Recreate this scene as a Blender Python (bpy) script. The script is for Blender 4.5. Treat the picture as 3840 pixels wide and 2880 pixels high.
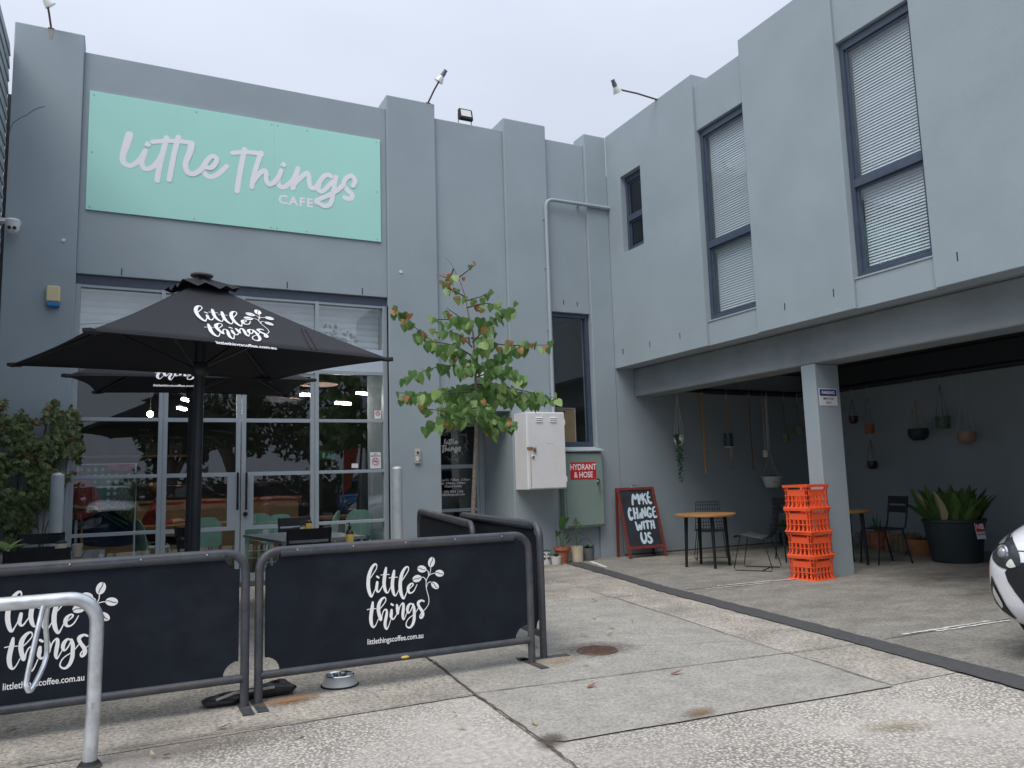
import bpy, bmesh, math, random
from mathutils import Vector, Matrix, Quaternion
from mathutils.bvhtree import BVHTree
R_ = math.radians
SC = bpy.context.scene
COL = SC.collection
for _o in list(bpy.data.objects): bpy.data.objects.remove(_o)

# ------------------------------------------------------------------ camera, sky, sun, exposure
CAM_H = 1.25
F_PX = 2934.4                       # focal length in pixels of the 3840 px wide picture
YAW, PITCH, ROLL = 0.463031, 0.122727, -0.030446
def _axes():
    f = Vector((math.sin(YAW), math.cos(YAW), 0)); r = Vector((math.cos(YAW), -math.sin(YAW), 0)); u = Vector((0, 0, 1))
    f2 = f*math.cos(PITCH) + u*math.sin(PITCH); u2 = u*math.cos(PITCH) - f*math.sin(PITCH)
    return r*math.cos(ROLL) + u2*math.sin(ROLL), u2*math.cos(ROLL) - r*math.sin(ROLL), f2
AX_R, AX_U, AX_F = _axes()
cam_d = bpy.data.cameras.new('camera'); cam = bpy.data.objects.new('camera', cam_d); COL.objects.link(cam)
cam_d.sensor_width = 36; cam_d.lens = F_PX/3840*36; cam_d.clip_start = .05; cam_d.clip_end = 2000
cam.matrix_world = Matrix(((AX_R.x, AX_U.x, -AX_F.x, 0), (AX_R.y, AX_U.y, -AX_F.y, 0), (AX_R.z, AX_U.z, -AX_F.z, CAM_H), (0, 0, 0, 1)))
SC.camera = cam

SUN_EL, SUN_AZ = 58, 236            # the veiled sun stands high, behind and to the left of the camera
world = bpy.data.worlds.new('World'); SC.world = world; world.use_nodes = True
nt = world.node_tree; nt.nodes.clear()
def wn(t, **k):
    n = nt.nodes.new(t)
    for a, b in k.items(): setattr(n, a, b)
    return n
out = wn('ShaderNodeOutputWorld'); tc = wn('ShaderNodeTexCoord')
sky = wn('ShaderNodeTexSky', sky_type='NISHITA', sun_disc=False, sun_elevation=R_(SUN_EL), sun_rotation=R_(SUN_AZ))
sky.dust_density = 4; sky.air_density = 1
bg1 = wn('ShaderNodeBackground'); bg1.inputs[1].default_value = .05
nt.links.new(sky.outputs[0], bg1.inputs[0])
noi = wn('ShaderNodeTexNoise'); noi.inputs['Scale'].default_value = 2.2; noi.inputs['Detail'].default_value = 5; noi.inputs['Roughness'].default_value = .55
mp = wn('ShaderNodeMapping'); mp.inputs['Scale'].default_value = (1, 1, 2.6)
nt.links.new(tc.outputs['Generated'], mp.inputs[0]); nt.links.new(mp.outputs[0], noi.inputs[0])
cr = wn('ShaderNodeValToRGB')
cr.color_ramp.elements[0].position = .32; cr.color_ramp.elements[0].color = (.395, .43, .505, 1)
cr.color_ramp.elements[1].position = .68; cr.color_ramp.elements[1].color = (.435, .47, .545, 1)
nt.links.new(noi.outputs[0], cr.inputs[0])
# an overcast dome is evenly brighter towards the zenith
sep = wn('ShaderNodeSeparateXYZ'); nt.links.new(tc.outputs['Generated'], sep.inputs[0])
mr = wn('ShaderNodeMapRange'); mr.inputs[1].default_value = 0; mr.inputs[2].default_value = 1; mr.inputs[3].default_value = .94; mr.inputs[4].default_value = 2.3
pz = wn('ShaderNodeMath', operation='POWER', use_clamp=True); pz.inputs[1].default_value = 1.6; nt.links.new(sep.outputs['Z'], pz.inputs[0]); nt.links.new(pz.outputs[0], mr.inputs[0])
bg2 = wn('ShaderNodeBackground'); nt.links.new(cr.outputs[0], bg2.inputs[0]); nt.links.new(mr.outputs[0], bg2.inputs[1])
mix = wn('ShaderNodeMixShader'); mix.inputs[0].default_value = .88
nt.links.new(bg1.outputs[0], mix.inputs[1]); nt.links.new(bg2.outputs[0], mix.inputs[2]); nt.links.new(mix.outputs[0], out.inputs[0])

sun_d = bpy.data.lights.new('sun', 'SUN'); sun_d.energy = 1.5; sun_d.angle = R_(35); sun_d.color = (1, .95, .88)
sun = bpy.data.objects.new('sun', sun_d); COL.objects.link(sun)
_az = R_(SUN_AZ)                    # measured clockwise from +Y
sdir = Vector((math.sin(_az)*math.cos(R_(SUN_EL)), math.cos(_az)*math.cos(R_(SUN_EL)), math.sin(R_(SUN_EL))))
sun.rotation_euler = sdir.to_track_quat('Z', 'Y').to_euler(); sun.location = (0, 0, 30)
SC.view_settings.view_transform = 'Standard'; SC.view_settings.look = 'None'
SC.view_settings.exposure = 0.52; SC.view_settings.gamma = 1; SC.view_settings.use_curve_mapping = False

# ------------------------------------------------------------------ pixel -> place (full 3840x2880 pixels)
def ray(p):
    return AX_R*((p[0]-1920)/F_PX) - AX_U*((p[1]-1440)/F_PX) + AX_F
CAMP = Vector((0, 0, CAM_H))
def onY(p, Y): d = ray(p); return CAMP + d*(Y/d.y)
def onX(p, X): d = ray(p); return CAMP + d*(X/d.x)
def onZ(p, Z=0): d = ray(p); return CAMP + d*((Z-CAM_H)/d.z)
def onP(p, p0, n): d = ray(p); return CAMP + d*((p0-CAMP).dot(n)/d.dot(n))
def zz(ox, oy, s): return lambda x, y: (ox+s*x, oy+s*y)
def D(x, y): return (x*1.73599, y*1.73599)

# ------------------------------------------------------------------ materials
def lin(c): return c/12.92 if c <= .04045 else ((c+.055)/1.055)**2.4
def rgb(h): h = h.lstrip('#'); return tuple(lin(int(h[i:i+2], 16)/255) for i in (0, 2, 4))
MATS = {}
def mat(name, col, rough=.6, metal=0., var=0., vscale=3., bump=0., bscale=60., spec=.5, coat=0., stain=None, stain_scale=1.2, stain_amt=.5, trans=0., stretch=(1, 1, 1), two=None, speck=0., sscale=90.):
    m = bpy.data.materials.new(name); m.use_nodes = True; t = m.node_tree; b = t.nodes['Principled BSDF']
    col = tuple(col)+(1,)
    b.inputs['Base Color'].default_value = col; b.inputs['Roughness'].default_value = rough; b.inputs['Metallic'].default_value = metal
    b.inputs['Specular IOR Level'].default_value = spec; b.inputs['Coat Weight'].default_value = coat
    N = t.nodes.new; L = t.links.new
    tcn = N('ShaderNodeTexCoord'); mpn = N('ShaderNodeMapping'); mpn.inputs['Scale'].default_value = stretch; L(tcn.outputs['Object'], mpn.inputs[0])
    cur = None
    if var:
        n1 = N('ShaderNodeTexNoise'); n1.inputs['Scale'].default_value = vscale; n1.inputs['Detail'].default_value = 6; n1.inputs['Roughness'].default_value = .6
        L(mpn.outputs[0], n1.inputs[0])
        r = N('ShaderNodeValToRGB'); e = r.color_ramp.elements
        a = two if two else tuple(c*(1-var) for c in col[:3])
        bb = col[:3] if two else tuple(min(1, c*(1+var)) for c in col[:3])
        e[0].position = .3; e[0].color = tuple(a)+(1,); e[1].position = .7; e[1].color = tuple(bb)+(1,)
        L(n1.outputs[0], r.inputs[0]); cur = r.outputs[0]
        rr = N('ShaderNodeMapRange'); rr.inputs[3].default_value = max(0, rough-.12*(rough < .95)); rr.inputs[4].default_value = min(1, rough+.12)
        L(n1.outputs[0], rr.inputs[0]); L(rr.outputs[0], b.inputs['Roughness'])
    if stain:
        n2 = N('ShaderNodeTexNoise'); n2.inputs['Scale'].default_value = stain_scale; n2.inputs['Detail'].default_value = 9; n2.inputs['Roughness'].default_value = .65
        L(mpn.outputs[0], n2.inputs[0])
        r2 = N('ShaderNodeMapRange'); r2.inputs[1].default_value = .48; r2.inputs[2].default_value = .72; r2.inputs[3].default_value = 0; r2.inputs[4].default_value = stain_amt
        L(n2.outputs[0], r2.inputs[0])
        mx = N('ShaderNodeMix'); mx.data_type = 'RGBA'; L(r2.outputs[0], mx.inputs[0])
        if cur: L(cur, mx.inputs[6])
        else: mx.inputs[6].default_value = col
        mx.inputs[7].default_value = tuple(stain)+(1,); cur = mx.outputs[2]
    if speck:
        n5 = N('ShaderNodeTexNoise'); n5.inputs['Scale'].default_value = sscale; n5.inputs['Detail'].default_value = 5; n5.inputs['Roughness'].default_value = .75; L(tcn.outputs['Object'], n5.inputs[0])
        r5 = N('ShaderNodeMapRange'); r5.inputs[1].default_value = .34; r5.inputs[2].default_value = .60; r5.inputs[3].default_value = 1-speck; r5.inputs[4].default_value = 1+speck*.35; L(n5.outputs[0], r5.inputs[0])
        m5 = N('ShaderNodeMix'); m5.data_type = 'RGBA'; m5.blend_type = 'MULTIPLY'; m5.inputs[0].default_value = 1
        if cur: L(cur, m5.inputs[6])
        else: m5.inputs[6].default_value = col
        L(r5.outputs[0], m5.inputs[7]); cur = m5.outputs[2]
    if cur: L(cur, b.inputs['Base Color'])
    if bump:
        n3 = N('ShaderNodeTexNoise'); n3.inputs['Scale'].default_value = bscale; n3.inputs['Detail'].default_value = 4
        L(mpn.outputs[0], n3.inputs[0]); bp = N('ShaderNodeBump'); bp.inputs['Strength'].default_value = bump; bp.inputs['Distance'].default_value = .01
        L(n3.outputs[0], bp.inputs['Height']); L(bp.outputs[0], b.inputs['Normal'])
    if trans:
        b.inputs['Transmission Weight'].default_value = trans
    MATS[name] = m; return m
def leafmat(name, col, col2, trans=.3):
    m = bpy.data.materials.new(name); m.use_nodes = True; t = m.node_tree; b = t.nodes['Principled BSDF']; N = t.nodes.new; L = t.links.new
    oi = N('ShaderNodeObjectInfo'); geo = N('ShaderNodeNewGeometry'); ad = N('ShaderNodeMath'); ad.operation = 'ADD'
    L(oi.outputs['Random'], ad.inputs[0]); L(geo.outputs['Random Per Island'], ad.inputs[1]); fr = N('ShaderNodeMath'); fr.operation = 'FRACT'; L(ad.outputs[0], fr.inputs[0])
    mx = N('ShaderNodeMix'); mx.data_type = 'RGBA'; mx.inputs[6].default_value = tuple(col)+(1,); mx.inputs[7].default_value = tuple(col2)+(1,)
    L(fr.outputs[0], mx.inputs[0]); L(mx.outputs[2], b.inputs['Base Color']); b.inputs['Roughness'].default_value = .5
    tr = N('ShaderNodeBsdfTranslucent'); L(mx.outputs[2], tr.inputs[0]); ms = N('ShaderNodeMixShader'); ms.inputs[0].default_value = trans
    L(b.outputs[0], ms.inputs[1]); L(tr.outputs[0], ms.inputs[2]); L(ms.outputs[0], t.nodes['Material Output'].inputs[0])
    MATS[name] = m; return m
def glassmat(name, tint, base, rough=.0, streak=0.):
    m = bpy.data.materials.new(name); m.use_nodes = True; t = m.node_tree; t.nodes.clear(); N = t.nodes.new; L = t.links.new
    o = N('ShaderNodeOutputMaterial'); tr = N('ShaderNodeBsdfTransparent'); tr.inputs[0].default_value = tuple(tint)+(1,)
    gl = N('ShaderNodeBsdfGlossy'); gl.inputs['Roughness'].default_value = rough; gl.inputs[0].default_value = (.95, .98, 1, 1)
    lw = N('ShaderNodeLayerWeight'); lw.inputs[0].default_value = .5; pw_ = N('ShaderNodeMath'); pw_.operation = 'POWER'; pw_.inputs[1].default_value = 5; L(lw.outputs['Facing'], pw_.inputs[0])
    mr_ = N('ShaderNodeMapRange'); mr_.inputs[1].default_value = 0; mr_.inputs[2].default_value = 1; mr_.inputs[3].default_value = base; mr_.inputs[4].default_value = .9
    L(pw_.outputs[0], mr_.inputs[0]); ms = N('ShaderNodeMixShader'); L(mr_.outputs[0], ms.inputs[0]); L(tr.outputs[0], ms.inputs[1]); L(gl.outputs[0], ms.inputs[2])
    L(ms.outputs[0], o.inputs[0])
    n = N('ShaderNodeTexNoise'); n.inputs['Scale'].default_value = .8; tcn = N('ShaderNodeTexCoord'); L(tcn.outputs['Object'], n.inputs[0])
    bp = N('ShaderNodeBump'); bp.inputs['Strength'].default_value = .05; bp.inputs['Distance'].default_value = .05; L(n.outputs[0], bp.inputs['Height']); L(bp.outputs[0], gl.inputs['Normal'])
    MATS[name] = m; return m
def emit(name, col, s):
    m = bpy.data.materials.new(name); m.use_nodes = True; b = m.node_tree.nodes['Principled BSDF']
    b.inputs['Base Color'].default_value = tuple(col)+(1,); b.inputs['Emission Color'].default_value = tuple(col)+(1,); b.inputs['Emission Strength'].default_value = s
    MATS[name] = m; return m

# ------------------------------------------------------------------ mesh builder
class MB:
    def __init__(s): s.v = []; s.f = []; s.m = []
    def add(s, vs, fs, mi=0):
        o = len(s.v); s.v += [tuple(x) for x in vs]; s.f += [tuple(i+o for i in f) for f in fs]; s.m += [mi]*len(fs); return s
    def box(s, a, b, mi=0):
        x0, y0, z0 = [min(p, q) for p, q in zip(a, b)]; x1, y1, z1 = [max(p, q) for p, q in zip(a, b)]
        v = [(x0,y0,z0),(x1,y0,z0),(x1,y1,z0),(x0,y1,z0),(x0,y0,z1),(x1,y0,z1),(x1,y1,z1),(x0,y1,z1)]
        return s.add(v, [(0,3,2,1),(4,5,6,7),(0,1,5,4),(1,2,6,5),(2,3,7,6),(3,0,4,7)], mi)
    def obox(s, c, u, v, w, mi=0):      # oriented box: centre and three half-vectors
        c, u, v, w = Vector(c), Vector(u), Vector(v), Vector(w)
        P = [c+u*a+v*b+w*d for d in (-1, 1) for a, b in ((-1,-1),(1,-1),(1,1),(-1,1))]
        return s.add(P, [(0,3,2,1),(4,5,6,7),(0,1,5,4),(1,2,6,5),(2,3,7,6),(3,0,4,7)], mi)
    def bar(s, a, b, w, h, up=(0, 0, 1), mi=0):
        a, b = Vector(a), Vector(b); d = (b-a); u = d.normalized(); side = u.cross(Vector(up))
        if side.length < 1e-4: side = u.cross(Vector((1, 0, 0)))
        side.normalize(); v = side.cross(u)
        return s.obox((a+b)/2, d/2, side*w/2, v*h/2, mi)
    def tube(s, pts, r, seg=8, closed=False, caps=True, mi=0):
        pts = [Vector(p) for p in pts]; n = len(pts); rs = r if isinstance(r, (list, tuple)) else [r]*n
        T = []
        for i in range(n):
            if closed: d = pts[(i+1) % n]-pts[i-1]
            else: d = pts[min(i+1, n-1)]-pts[max(i-1, 0)]
            T.append(d.normalized())
        ref = Vector((0, 0, 1)) if abs(T[0].z) < .9 else Vector((1, 0, 0))
        u = T[0].cross(ref).normalized(); V = []
        for i in range(n):
            if i: u = (u - T[i]*u.dot(T[i])).normalized()
            w = T[i].cross(u)
            V += [pts[i] + (u*math.cos(a)+w*math.sin(a))*rs[i] for a in (2*math.pi*k/seg for k in range(seg))]
        Fc = []
        for i in range(n if closed else n-1):
            j = (i+1) % n
            for k in range(seg):
                l = (k+1) % seg; Fc.append((i*seg+k, i*seg+l, j*seg+l, j*seg+k))
        if caps and not closed:
            Fc.append(tuple(range(seg-1, -1, -1))); Fc.append(tuple((n-1)*seg+k for k in range(seg)))
        return s.add(V, Fc, mi)
    def cyl(s, a, b, r, r2=None, seg=16, mi=0): return s.tube([a, b], [r, r if r2 is None else r2], seg, mi=mi)
    def lathe(s, prof, c=(0, 0, 0), seg=24, mi=0, axis=None, caps=True):
        c = Vector(c); q = Vector((0, 0, 1)).rotation_difference(Vector(axis)) if axis else Quaternion()
        V = [c + q @ Vector((r*math.cos(2*math.pi*k/seg), r*math.sin(2*math.pi*k/seg), z)) for r, z in prof for k in range(seg)]
        Fc = [(i*seg+k, i*seg+(k+1) % seg, (i+1)*seg+(k+1) % seg, (i+1)*seg+k) for i in range(len(prof)-1) for k in range(seg)]
        if caps:
            if prof[0][0] > 1e-5: Fc.append(tuple(range(seg-1, -1, -1)))
            if prof[-1][0] > 1e-5: Fc.append(tuple((len(prof)-1)*seg+k for k in range(seg)))
        return s.add(V, Fc, mi)
    def ball(s, c, r, seg=12, mi=0):
        n = max(6, seg//2); rr = r if isinstance(r, (tuple, list)) else (r, r, r); c = Vector(c)
        V = []; Fc = []
        for i in range(n+1):
            t = math.pi*i/n
            for k in range(seg):
                a = 2*math.pi*k/seg; V.append(c+Vector((rr[0]*math.sin(t)*math.cos(a), rr[1]*math.sin(t)*math.sin(a), -rr[2]*math.cos(t))))
        for i in range(n):
            for k in range(seg): Fc.append((i*seg+k, i*seg+(k+1) % seg, (i+1)*seg+(k+1) % seg, (i+1)*seg+k))
        return s.add(V, Fc, mi)
    def prism(s, pts, d, mi=0):         # polygon of 3D points extruded by the vector d
        pts = [Vector(p) for p in pts]; d = Vector(d); n = len(pts)
        return s.add(pts+[p+d for p in pts], [tuple(range(n-1, -1, -1)), tuple(range(n, 2*n))]+[(i, (i+1) % n, n+(i+1) % n, n+i) for i in range(n)], mi)
    def quad(s, *p, mi=0): return s.add(p, [tuple(range(len(p)))], mi)
    def mesh(s, name, mats, smooth=False, bevel=0):
        me = bpy.data.meshes.new(name); me.from_pydata(s.v, [], s.f)
        for m in (mats if isinstance(mats, (list, tuple)) else [mats]): me.materials.append(MATS[m] if isinstance(m, str) else m)
        me.polygons.foreach_set('material_index', s.m); me.update()
        bm = bmesh.new(); bm.from_mesh(me); bmesh.ops.remove_doubles(bm, verts=bm.verts, dist=1e-5) if smooth else None
        bmesh.ops.recalc_face_normals(bm, faces=bm.faces)
        if bevel:
            bmesh.ops.remove_doubles(bm, verts=bm.verts, dist=1e-5)
            bmesh.ops.bevel(bm, geom=[e for e in bm.edges if e.is_manifold and e.calc_face_angle(0) > .5], offset=bevel, segments=2, affect='EDGES', profile=.5, clamp_overlap=True)
        bm.to_mesh(me); bm.free()
        if smooth:
            me.polygons.foreach_set('use_smooth', [True]*len(me.polygons))
            me.set_sharp_from_angle(angle=R_(38))
        return me
    def obj(s, name, mats, parent=None, smooth=False, bevel=0):
        return link(name, s.mesh(name, mats, smooth, bevel), parent)
def link(name, me, parent=None, loc=None, rot=None, scale=None):
    o = bpy.data.objects.new(name, me); COL.objects.link(o)
    if parent: attach(o, parent)
    if loc is not None: o.location = loc
    if rot is not None: o.rotation_euler = rot
    if scale is not None: o.scale = (scale,)*3 if isinstance(scale, (int, float)) else scale
    return o
def attach(o, parent):
    o.parent = parent; o.matrix_parent_inverse = Matrix.Translation(parent.get('base', (0, 0, 0))).inverted() if 'base' in parent else Matrix()
def thing(name, label, cat, base=(0, 0, 0), group=None):
    o = bpy.data.objects.new(name, None); COL.objects.link(o); o.location = base; o['base'] = tuple(base); o.empty_display_size = .1
    return tag(o, label, cat, group)
def tag(o, label, cat, group=None, kind=None):
    if label: o['label'] = label
    if cat: o['category'] = cat
    if group: o['group'] = group
    if kind: o['kind'] = kind
    return o
def struct(o): o['kind'] = 'structure'; return o
def dup(root, loc, rz=0, label=None, group=None, rot=None):
    def cp(o, par):
        c = o.copy(); COL.objects.link(c); c.parent = par
        if par is not None: c.matrix_parent_inverse = o.matrix_parent_inverse.copy()
        for ch in o.children: cp(ch, c)
        return c
    r = cp(root, None); r.location = loc; r.rotation_euler = rot or (0, 0, rz)
    if label: r['label'] = label
    if group: r['group'] = group
    return r
def arc(c, r, a0, a1, n, u, v):
    c, u, v = Vector(c), Vector(u), Vector(v)
    return [c+(u*math.cos(a0+(a1-a0)*i/n)+v*math.sin(a0+(a1-a0)*i/n))*r for i in range(n+1)]
def spline(P, k=6):                  # Catmull-Rom through tuples of any length
    out = []; n = len(P)
    for i in range(n-1):
        p0, p1, p2, p3 = P[max(i-1, 0)], P[i], P[i+1], P[min(i+2, n-1)]
        for j in range(k):
            t = j/k
            out.append(tuple(.5*((2*b)+(-a+c)*t+(2*a-5*b+4*c-d)*t*t+(-a+3*b-3*c+d)*t**3) for a, b, c, d in zip(p0, p1, p2, p3)))
    out.append(tuple(P[-1])); return out
def stroke(mb, P, f, lift, k=6, mi=0, round_=True):
    """a flat brush stroke: P = (x, y, half width); f maps (x, y, lift) to a place"""
    S = spline(P, k); n = len(S); Lp = []; Rp = []
    for i in range(n):
        a, b = S[max(i-1, 0)], S[min(i+1, n-1)]; dx, dy = b[0]-a[0], b[1]-a[1]; l = math.hypot(dx, dy) or 1
        nx, ny = -dy/l, dx/l; w = S[i][2]
        Lp.append((S[i][0]+nx*w, S[i][1]+ny*w)); Rp.append((S[i][0]-nx*w, S[i][1]-ny*w))
    rmp = [lift+i*2.5e-5*min(1, lift/.0008) for i in range(n)]
    V = [f(x, y, l_) for (x, y), l_ in zip(Lp, rmp)]+[f(x, y, l_) for (x, y), l_ in zip(Rp, rmp)]
    mb.add(V, [(i, i+1, n+i+1, n+i) for i in range(n-1)], mi)
    if round_:
        for e, (a, b) in ((0, (0, 1)), (n-1, (n-1, n-2))):
            ang = math.atan2(S[a][1]-S[b][1], S[a][0]-S[b][0]); w = S[e][2]
            mb.add([f(S[e][0]+w*math.cos(ang+t), S[e][1]+w*math.sin(ang+t), rmp[e]) for t in (-math.pi/2+math.pi*q/6 for q in range(7))], [tuple(range(7))], mi)
def text_into(mb, body, f, x, y, size, lift=0, align='LEFT', bold=0., sx=1., spacing=1., mi=0):
    cu = bpy.data.curves.new('t', 'FONT'); cu.body = body; cu.size = 1; cu.align_x = align; cu.offset = bold; cu.space_character = spacing; cu.resolution_u = 3
    o = bpy.data.objects.new('t', cu); COL.objects.link(o); dg = bpy.context.evaluated_depsgraph_get(); me = bpy.data.meshes.new_from_object(o.evaluated_get(dg))
    V = [f(x+v.co.x*size*sx, y+v.co.y*size, lift) for v in me.vertices]; mb.add(V, [tuple(p.vertices) for p in me.polygons], mi)
    bpy.data.objects.remove(o); bpy.data.curves.remove(cu); bpy.data.meshes.remove(me)
def frame2d(o, u, v, n):
    o, u, v, n = Vector(o), Vector(u), Vector(v), Vector(n)
    return lambda x, y, l=0: o+u*x+v*y+n*l
def rnd(a, b): return random.uniform(a, b)
random.seed(7)

# ------------------------------------------------------------------ palette
mat('render_paint', (.318, .378, .415), .75, var=.06, vscale=1.3, bump=.35, bscale=140, stain=(.262, .313, .348), stain_scale=.8, stain_amt=.35)
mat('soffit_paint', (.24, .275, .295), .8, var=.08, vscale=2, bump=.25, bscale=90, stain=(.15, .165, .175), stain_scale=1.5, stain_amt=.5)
mat('slot_dark', (.03, .035, .04), .9)
mat('alu_frame', (.35, .405, .45), .45, metal=.15, var=.06, vscale=5)
mat('dark_frame', (.055, .075, .115), .4, var=.15, vscale=6)
mat('pale_panel', (.55, .63, .72), .35, metal=.3, var=.05, vscale=2)
mat('shutter', (.78, .80, .80), .55, var=.08, vscale=3)
mat('blind', (.80, .83, .86), .45)
glassmat('cafe_glass', (.86, .9, .92), .06)
glassmat('upper_glass', (.95, .97, .98), .13)
glassmat('window_glass', (.93, .96, .97), .06)
glassmat('frosted_glass', (.5, .56, .6), .06, .12)
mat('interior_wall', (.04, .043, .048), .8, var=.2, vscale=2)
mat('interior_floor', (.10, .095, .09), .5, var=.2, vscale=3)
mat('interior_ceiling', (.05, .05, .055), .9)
mat('office_wall', (.45, .46, .46), .9)
mat('sign_mint', (.42, .78, .69), .38, var=.03, vscale=.8, bump=.04, bscale=8)
mat('sign_white', (.9, .9, .95), .5)
mat('sign_screw', (.40, .55, .5), .4, metal=.5)
mat('white_vinyl', (.93, .93, .93), .5, var=.05, vscale=20)
mat('banner', (.012, .016, .024), .85, spec=.2, var=.25, vscale=5, bump=.15, bscale=420, stain=(.035, .042, .052), stain_scale=3, stain_amt=.4)
mat('barrier_tube', (.055, .062, .075), .48, var=.3, vscale=16, stain=(.13, .10, .08), stain_scale=5, stain_amt=.55, bump=.1, bscale=120)
mat('galvanised', (.66, .70, .74), .38, metal=.75, var=.15, vscale=14, stain=(.36, .38, .40), stain_scale=9, stain_amt=.6)
mat('bollard_galv', (.50, .56, .60), .55, metal=.3, var=.12, vscale=12, stain=(.36, .40, .43), stain_scale=6, stain_amt=.5)
mat('canvas_black', (.022, .023, .028), .8, var=.18, vscale=4, bump=.2, bscale=500)
mat('pole_black', (.022, .027, .034), .4, var=.2, vscale=8)
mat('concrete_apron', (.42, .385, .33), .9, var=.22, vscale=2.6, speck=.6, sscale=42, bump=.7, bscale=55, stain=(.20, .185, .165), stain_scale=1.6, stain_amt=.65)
mat('concrete_patch', (.375, .355, .317), .9, var=.12, vscale=4, speck=.42, sscale=55, bump=.35, bscale=90, stain=(.25, .24, .215), stain_scale=2.2, stain_amt=.55)
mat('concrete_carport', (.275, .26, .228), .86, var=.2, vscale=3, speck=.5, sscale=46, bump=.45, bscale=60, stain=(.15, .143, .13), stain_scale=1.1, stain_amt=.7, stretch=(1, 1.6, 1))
mat('asphalt', (.075, .075, .077), .9, var=.25, vscale=40, bump=.6, bscale=160)
mat('joint_dirt', (.11, .09, .07), .95, var=.4, vscale=20, bump=.4, bscale=80)
mat('joint_dark', (.17, .16, .145), .95, var=.4, vscale=20)
mat('white_line', (.66, .65, .62), .8, var=.25, vscale=25, bump=.3, bscale=120)
mat('rust_iron', (.14, .085, .065), .7, metal=.4, var=.3, vscale=20, bump=.4, bscale=90)
mat('white_enamel', (.80, .80, .82), .35, var=.03, vscale=3, stain=(.62, .56, .42), stain_scale=2.4, stain_amt=.25)
mat('rust', (.25, .12, .06), .8, var=.4, vscale=30)
mat('steel', (.55, .55, .56), .3, metal=.9)
mat('green_cabinet', (.235, .315, .285), .45, var=.06, vscale=3, stain=(.28, .35, .32), stain_scale=2, stain_amt=.4)
mat('sign_red', (.62, .025, .035), .4)
mat('sign_blue', (.03, .04, .19), .4)
mat('sign_paper', (.72, .73, .74), .5)
mat('black_print', (.02, .02, .022), .6)
mat('cream_plastic', (.72, .62, .36), .45)
mat('blue_plastic', (.015, .19, .46), .3)
mat('grey_plastic', (.42, .42, .40), .45)
mat('white_plastic', (.76, .77, .78), .35)
mat('black_plastic', (.02, .021, .024), .45)
mat('black_metal', (.013, .015, .019), .5, var=.3, vscale=12, spec=.25)
mat('wood_top', (.42, .215, .08), .45, var=.28, vscale=6, stretch=(12, 1, 1), two=(.30, .14, .05))
mat('red_timber', (.17, .035, .03), .5, var=.3, vscale=8, stretch=(1, 1, 6))
mat('chalkboard', (.022, .027, .036), .7, var=.2, vscale=6)
mat('chalk_paint', (.55, .68, .78), .7, var=.08, vscale=30)
mat('crate_orange', (.86, .115, .035), .42, var=.08, vscale=8)
mat('terracotta', (.36, .125, .06), .8, var=.2, vscale=9, stain=(.45, .25, .17), stain_scale=7, stain_amt=.4)
mat('ochre_pot', (.33, .15, .06), .75, var=.2, vscale=9)
mat('cream_pot', (.60, .53, .38), .65, var=.15, vscale=14, stain=(.36, .17, .10), stain_scale=7, stain_amt=.6)
mat('grey_pot', (.14, .15, .15), .7, var=.15, vscale=12)
mat('white_pot', (.62, .64, .64), .4, var=.05, vscale=12)
mat('dark_tub', (.022, .036, .044), .6, var=.2, vscale=4)
mat('soil', (.03, .022, .016), .95, var=.4, vscale=40, bump=.8, bscale=60)
mat('rope_tan', (.36, .22, .10), .9, var=.25, vscale=60)
mat('rope_pale', (.50, .48, .43), .9, var=.2, vscale=60)
mat('straw', (.36, .26, .13), .9, var=.3, vscale=50)
mat('bark', (.25, .20, .17), .85, var=.3, vscale=25, bump=.5, bscale=70)
mat('twig', (.10, .075, .06), .85, var=.3, vscale=25)
leafmat('leaf_green', (.11, .23, .065), (.19, .34, .10), .45)
leafmat('leaf_light', (.30, .44, .15), (.42, .55, .23), .45)
leafmat('leaf_rust', (.36, .15, .07), (.50, .28, .10), .35)
leafmat('leaf_vine', (.07, .12, .045), (.22, .28, .11), .3)
leafmat('leaf_vine_red', (.15, .075, .055), (.20, .14, .06), .25)
leafmat('leaf_dark', (.05, .12, .035), (.11, .20, .05), .25)
leafmat('leaf_pot', (.06, .19, .045), (.12, .26, .06), .25)
leafmat('leaf_trail', (.025, .075, .05), (.05, .12, .07), .15)
leafmat('leaf_litter', (.30, .24, .12), (.45, .42, .33), .1)
leafmat('leaf_litter_red', (.22, .07, .04), (.28, .12, .07), .1)
leafmat('far_foliage', (.035, .07, .025), (.075, .12, .04), .15)
mat('mint_chair', (.42, .66, .52), .4, var=.04, vscale=5)
mat('weatherboard', (.30, .35, .37), .7, var=.08, vscale=4, bump=.2, bscale=80)
mat('brown_board', (.34, .225, .12), .8, var=.1, vscale=8)
mat('car_white', (.78, .78, .83), .22, coat=.8)
mat('car_red', (.33, .03, .02), .25, coat=.8)
mat('car_blue', (.03, .15, .42), .25, coat=.8)
mat('car_glass', (.012, .014, .016), .06)
mat('car_black', (.014, .016, .02), .5)
mat('tyre', (.02, .02, .021), .85)
mat('chrome', (.72, .73, .75), .16, metal=1)
mat('lens', (.30, .32, .34), .08, metal=.3)
mat('lamp_clear', (.70, .70, .66), .15, metal=.2)
mat('amber', (.5, .2, .08), .2)
mat('quilt_red', (.30, .035, .035), .9, var=.2, vscale=40)
mat('quilt_green', (.012, .085, .065), .9, var=.2, vscale=40)
mat('quilt_gold', (.36, .28, .12), .9, var=.3, vscale=60)
mat('quilt_patch', (.55, .56, .46), .9)
mat('skin', (.50, .29, .21), .6)
mat('hair', (.13, .06, .025), .7, var=.3, vscale=40)
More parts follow.
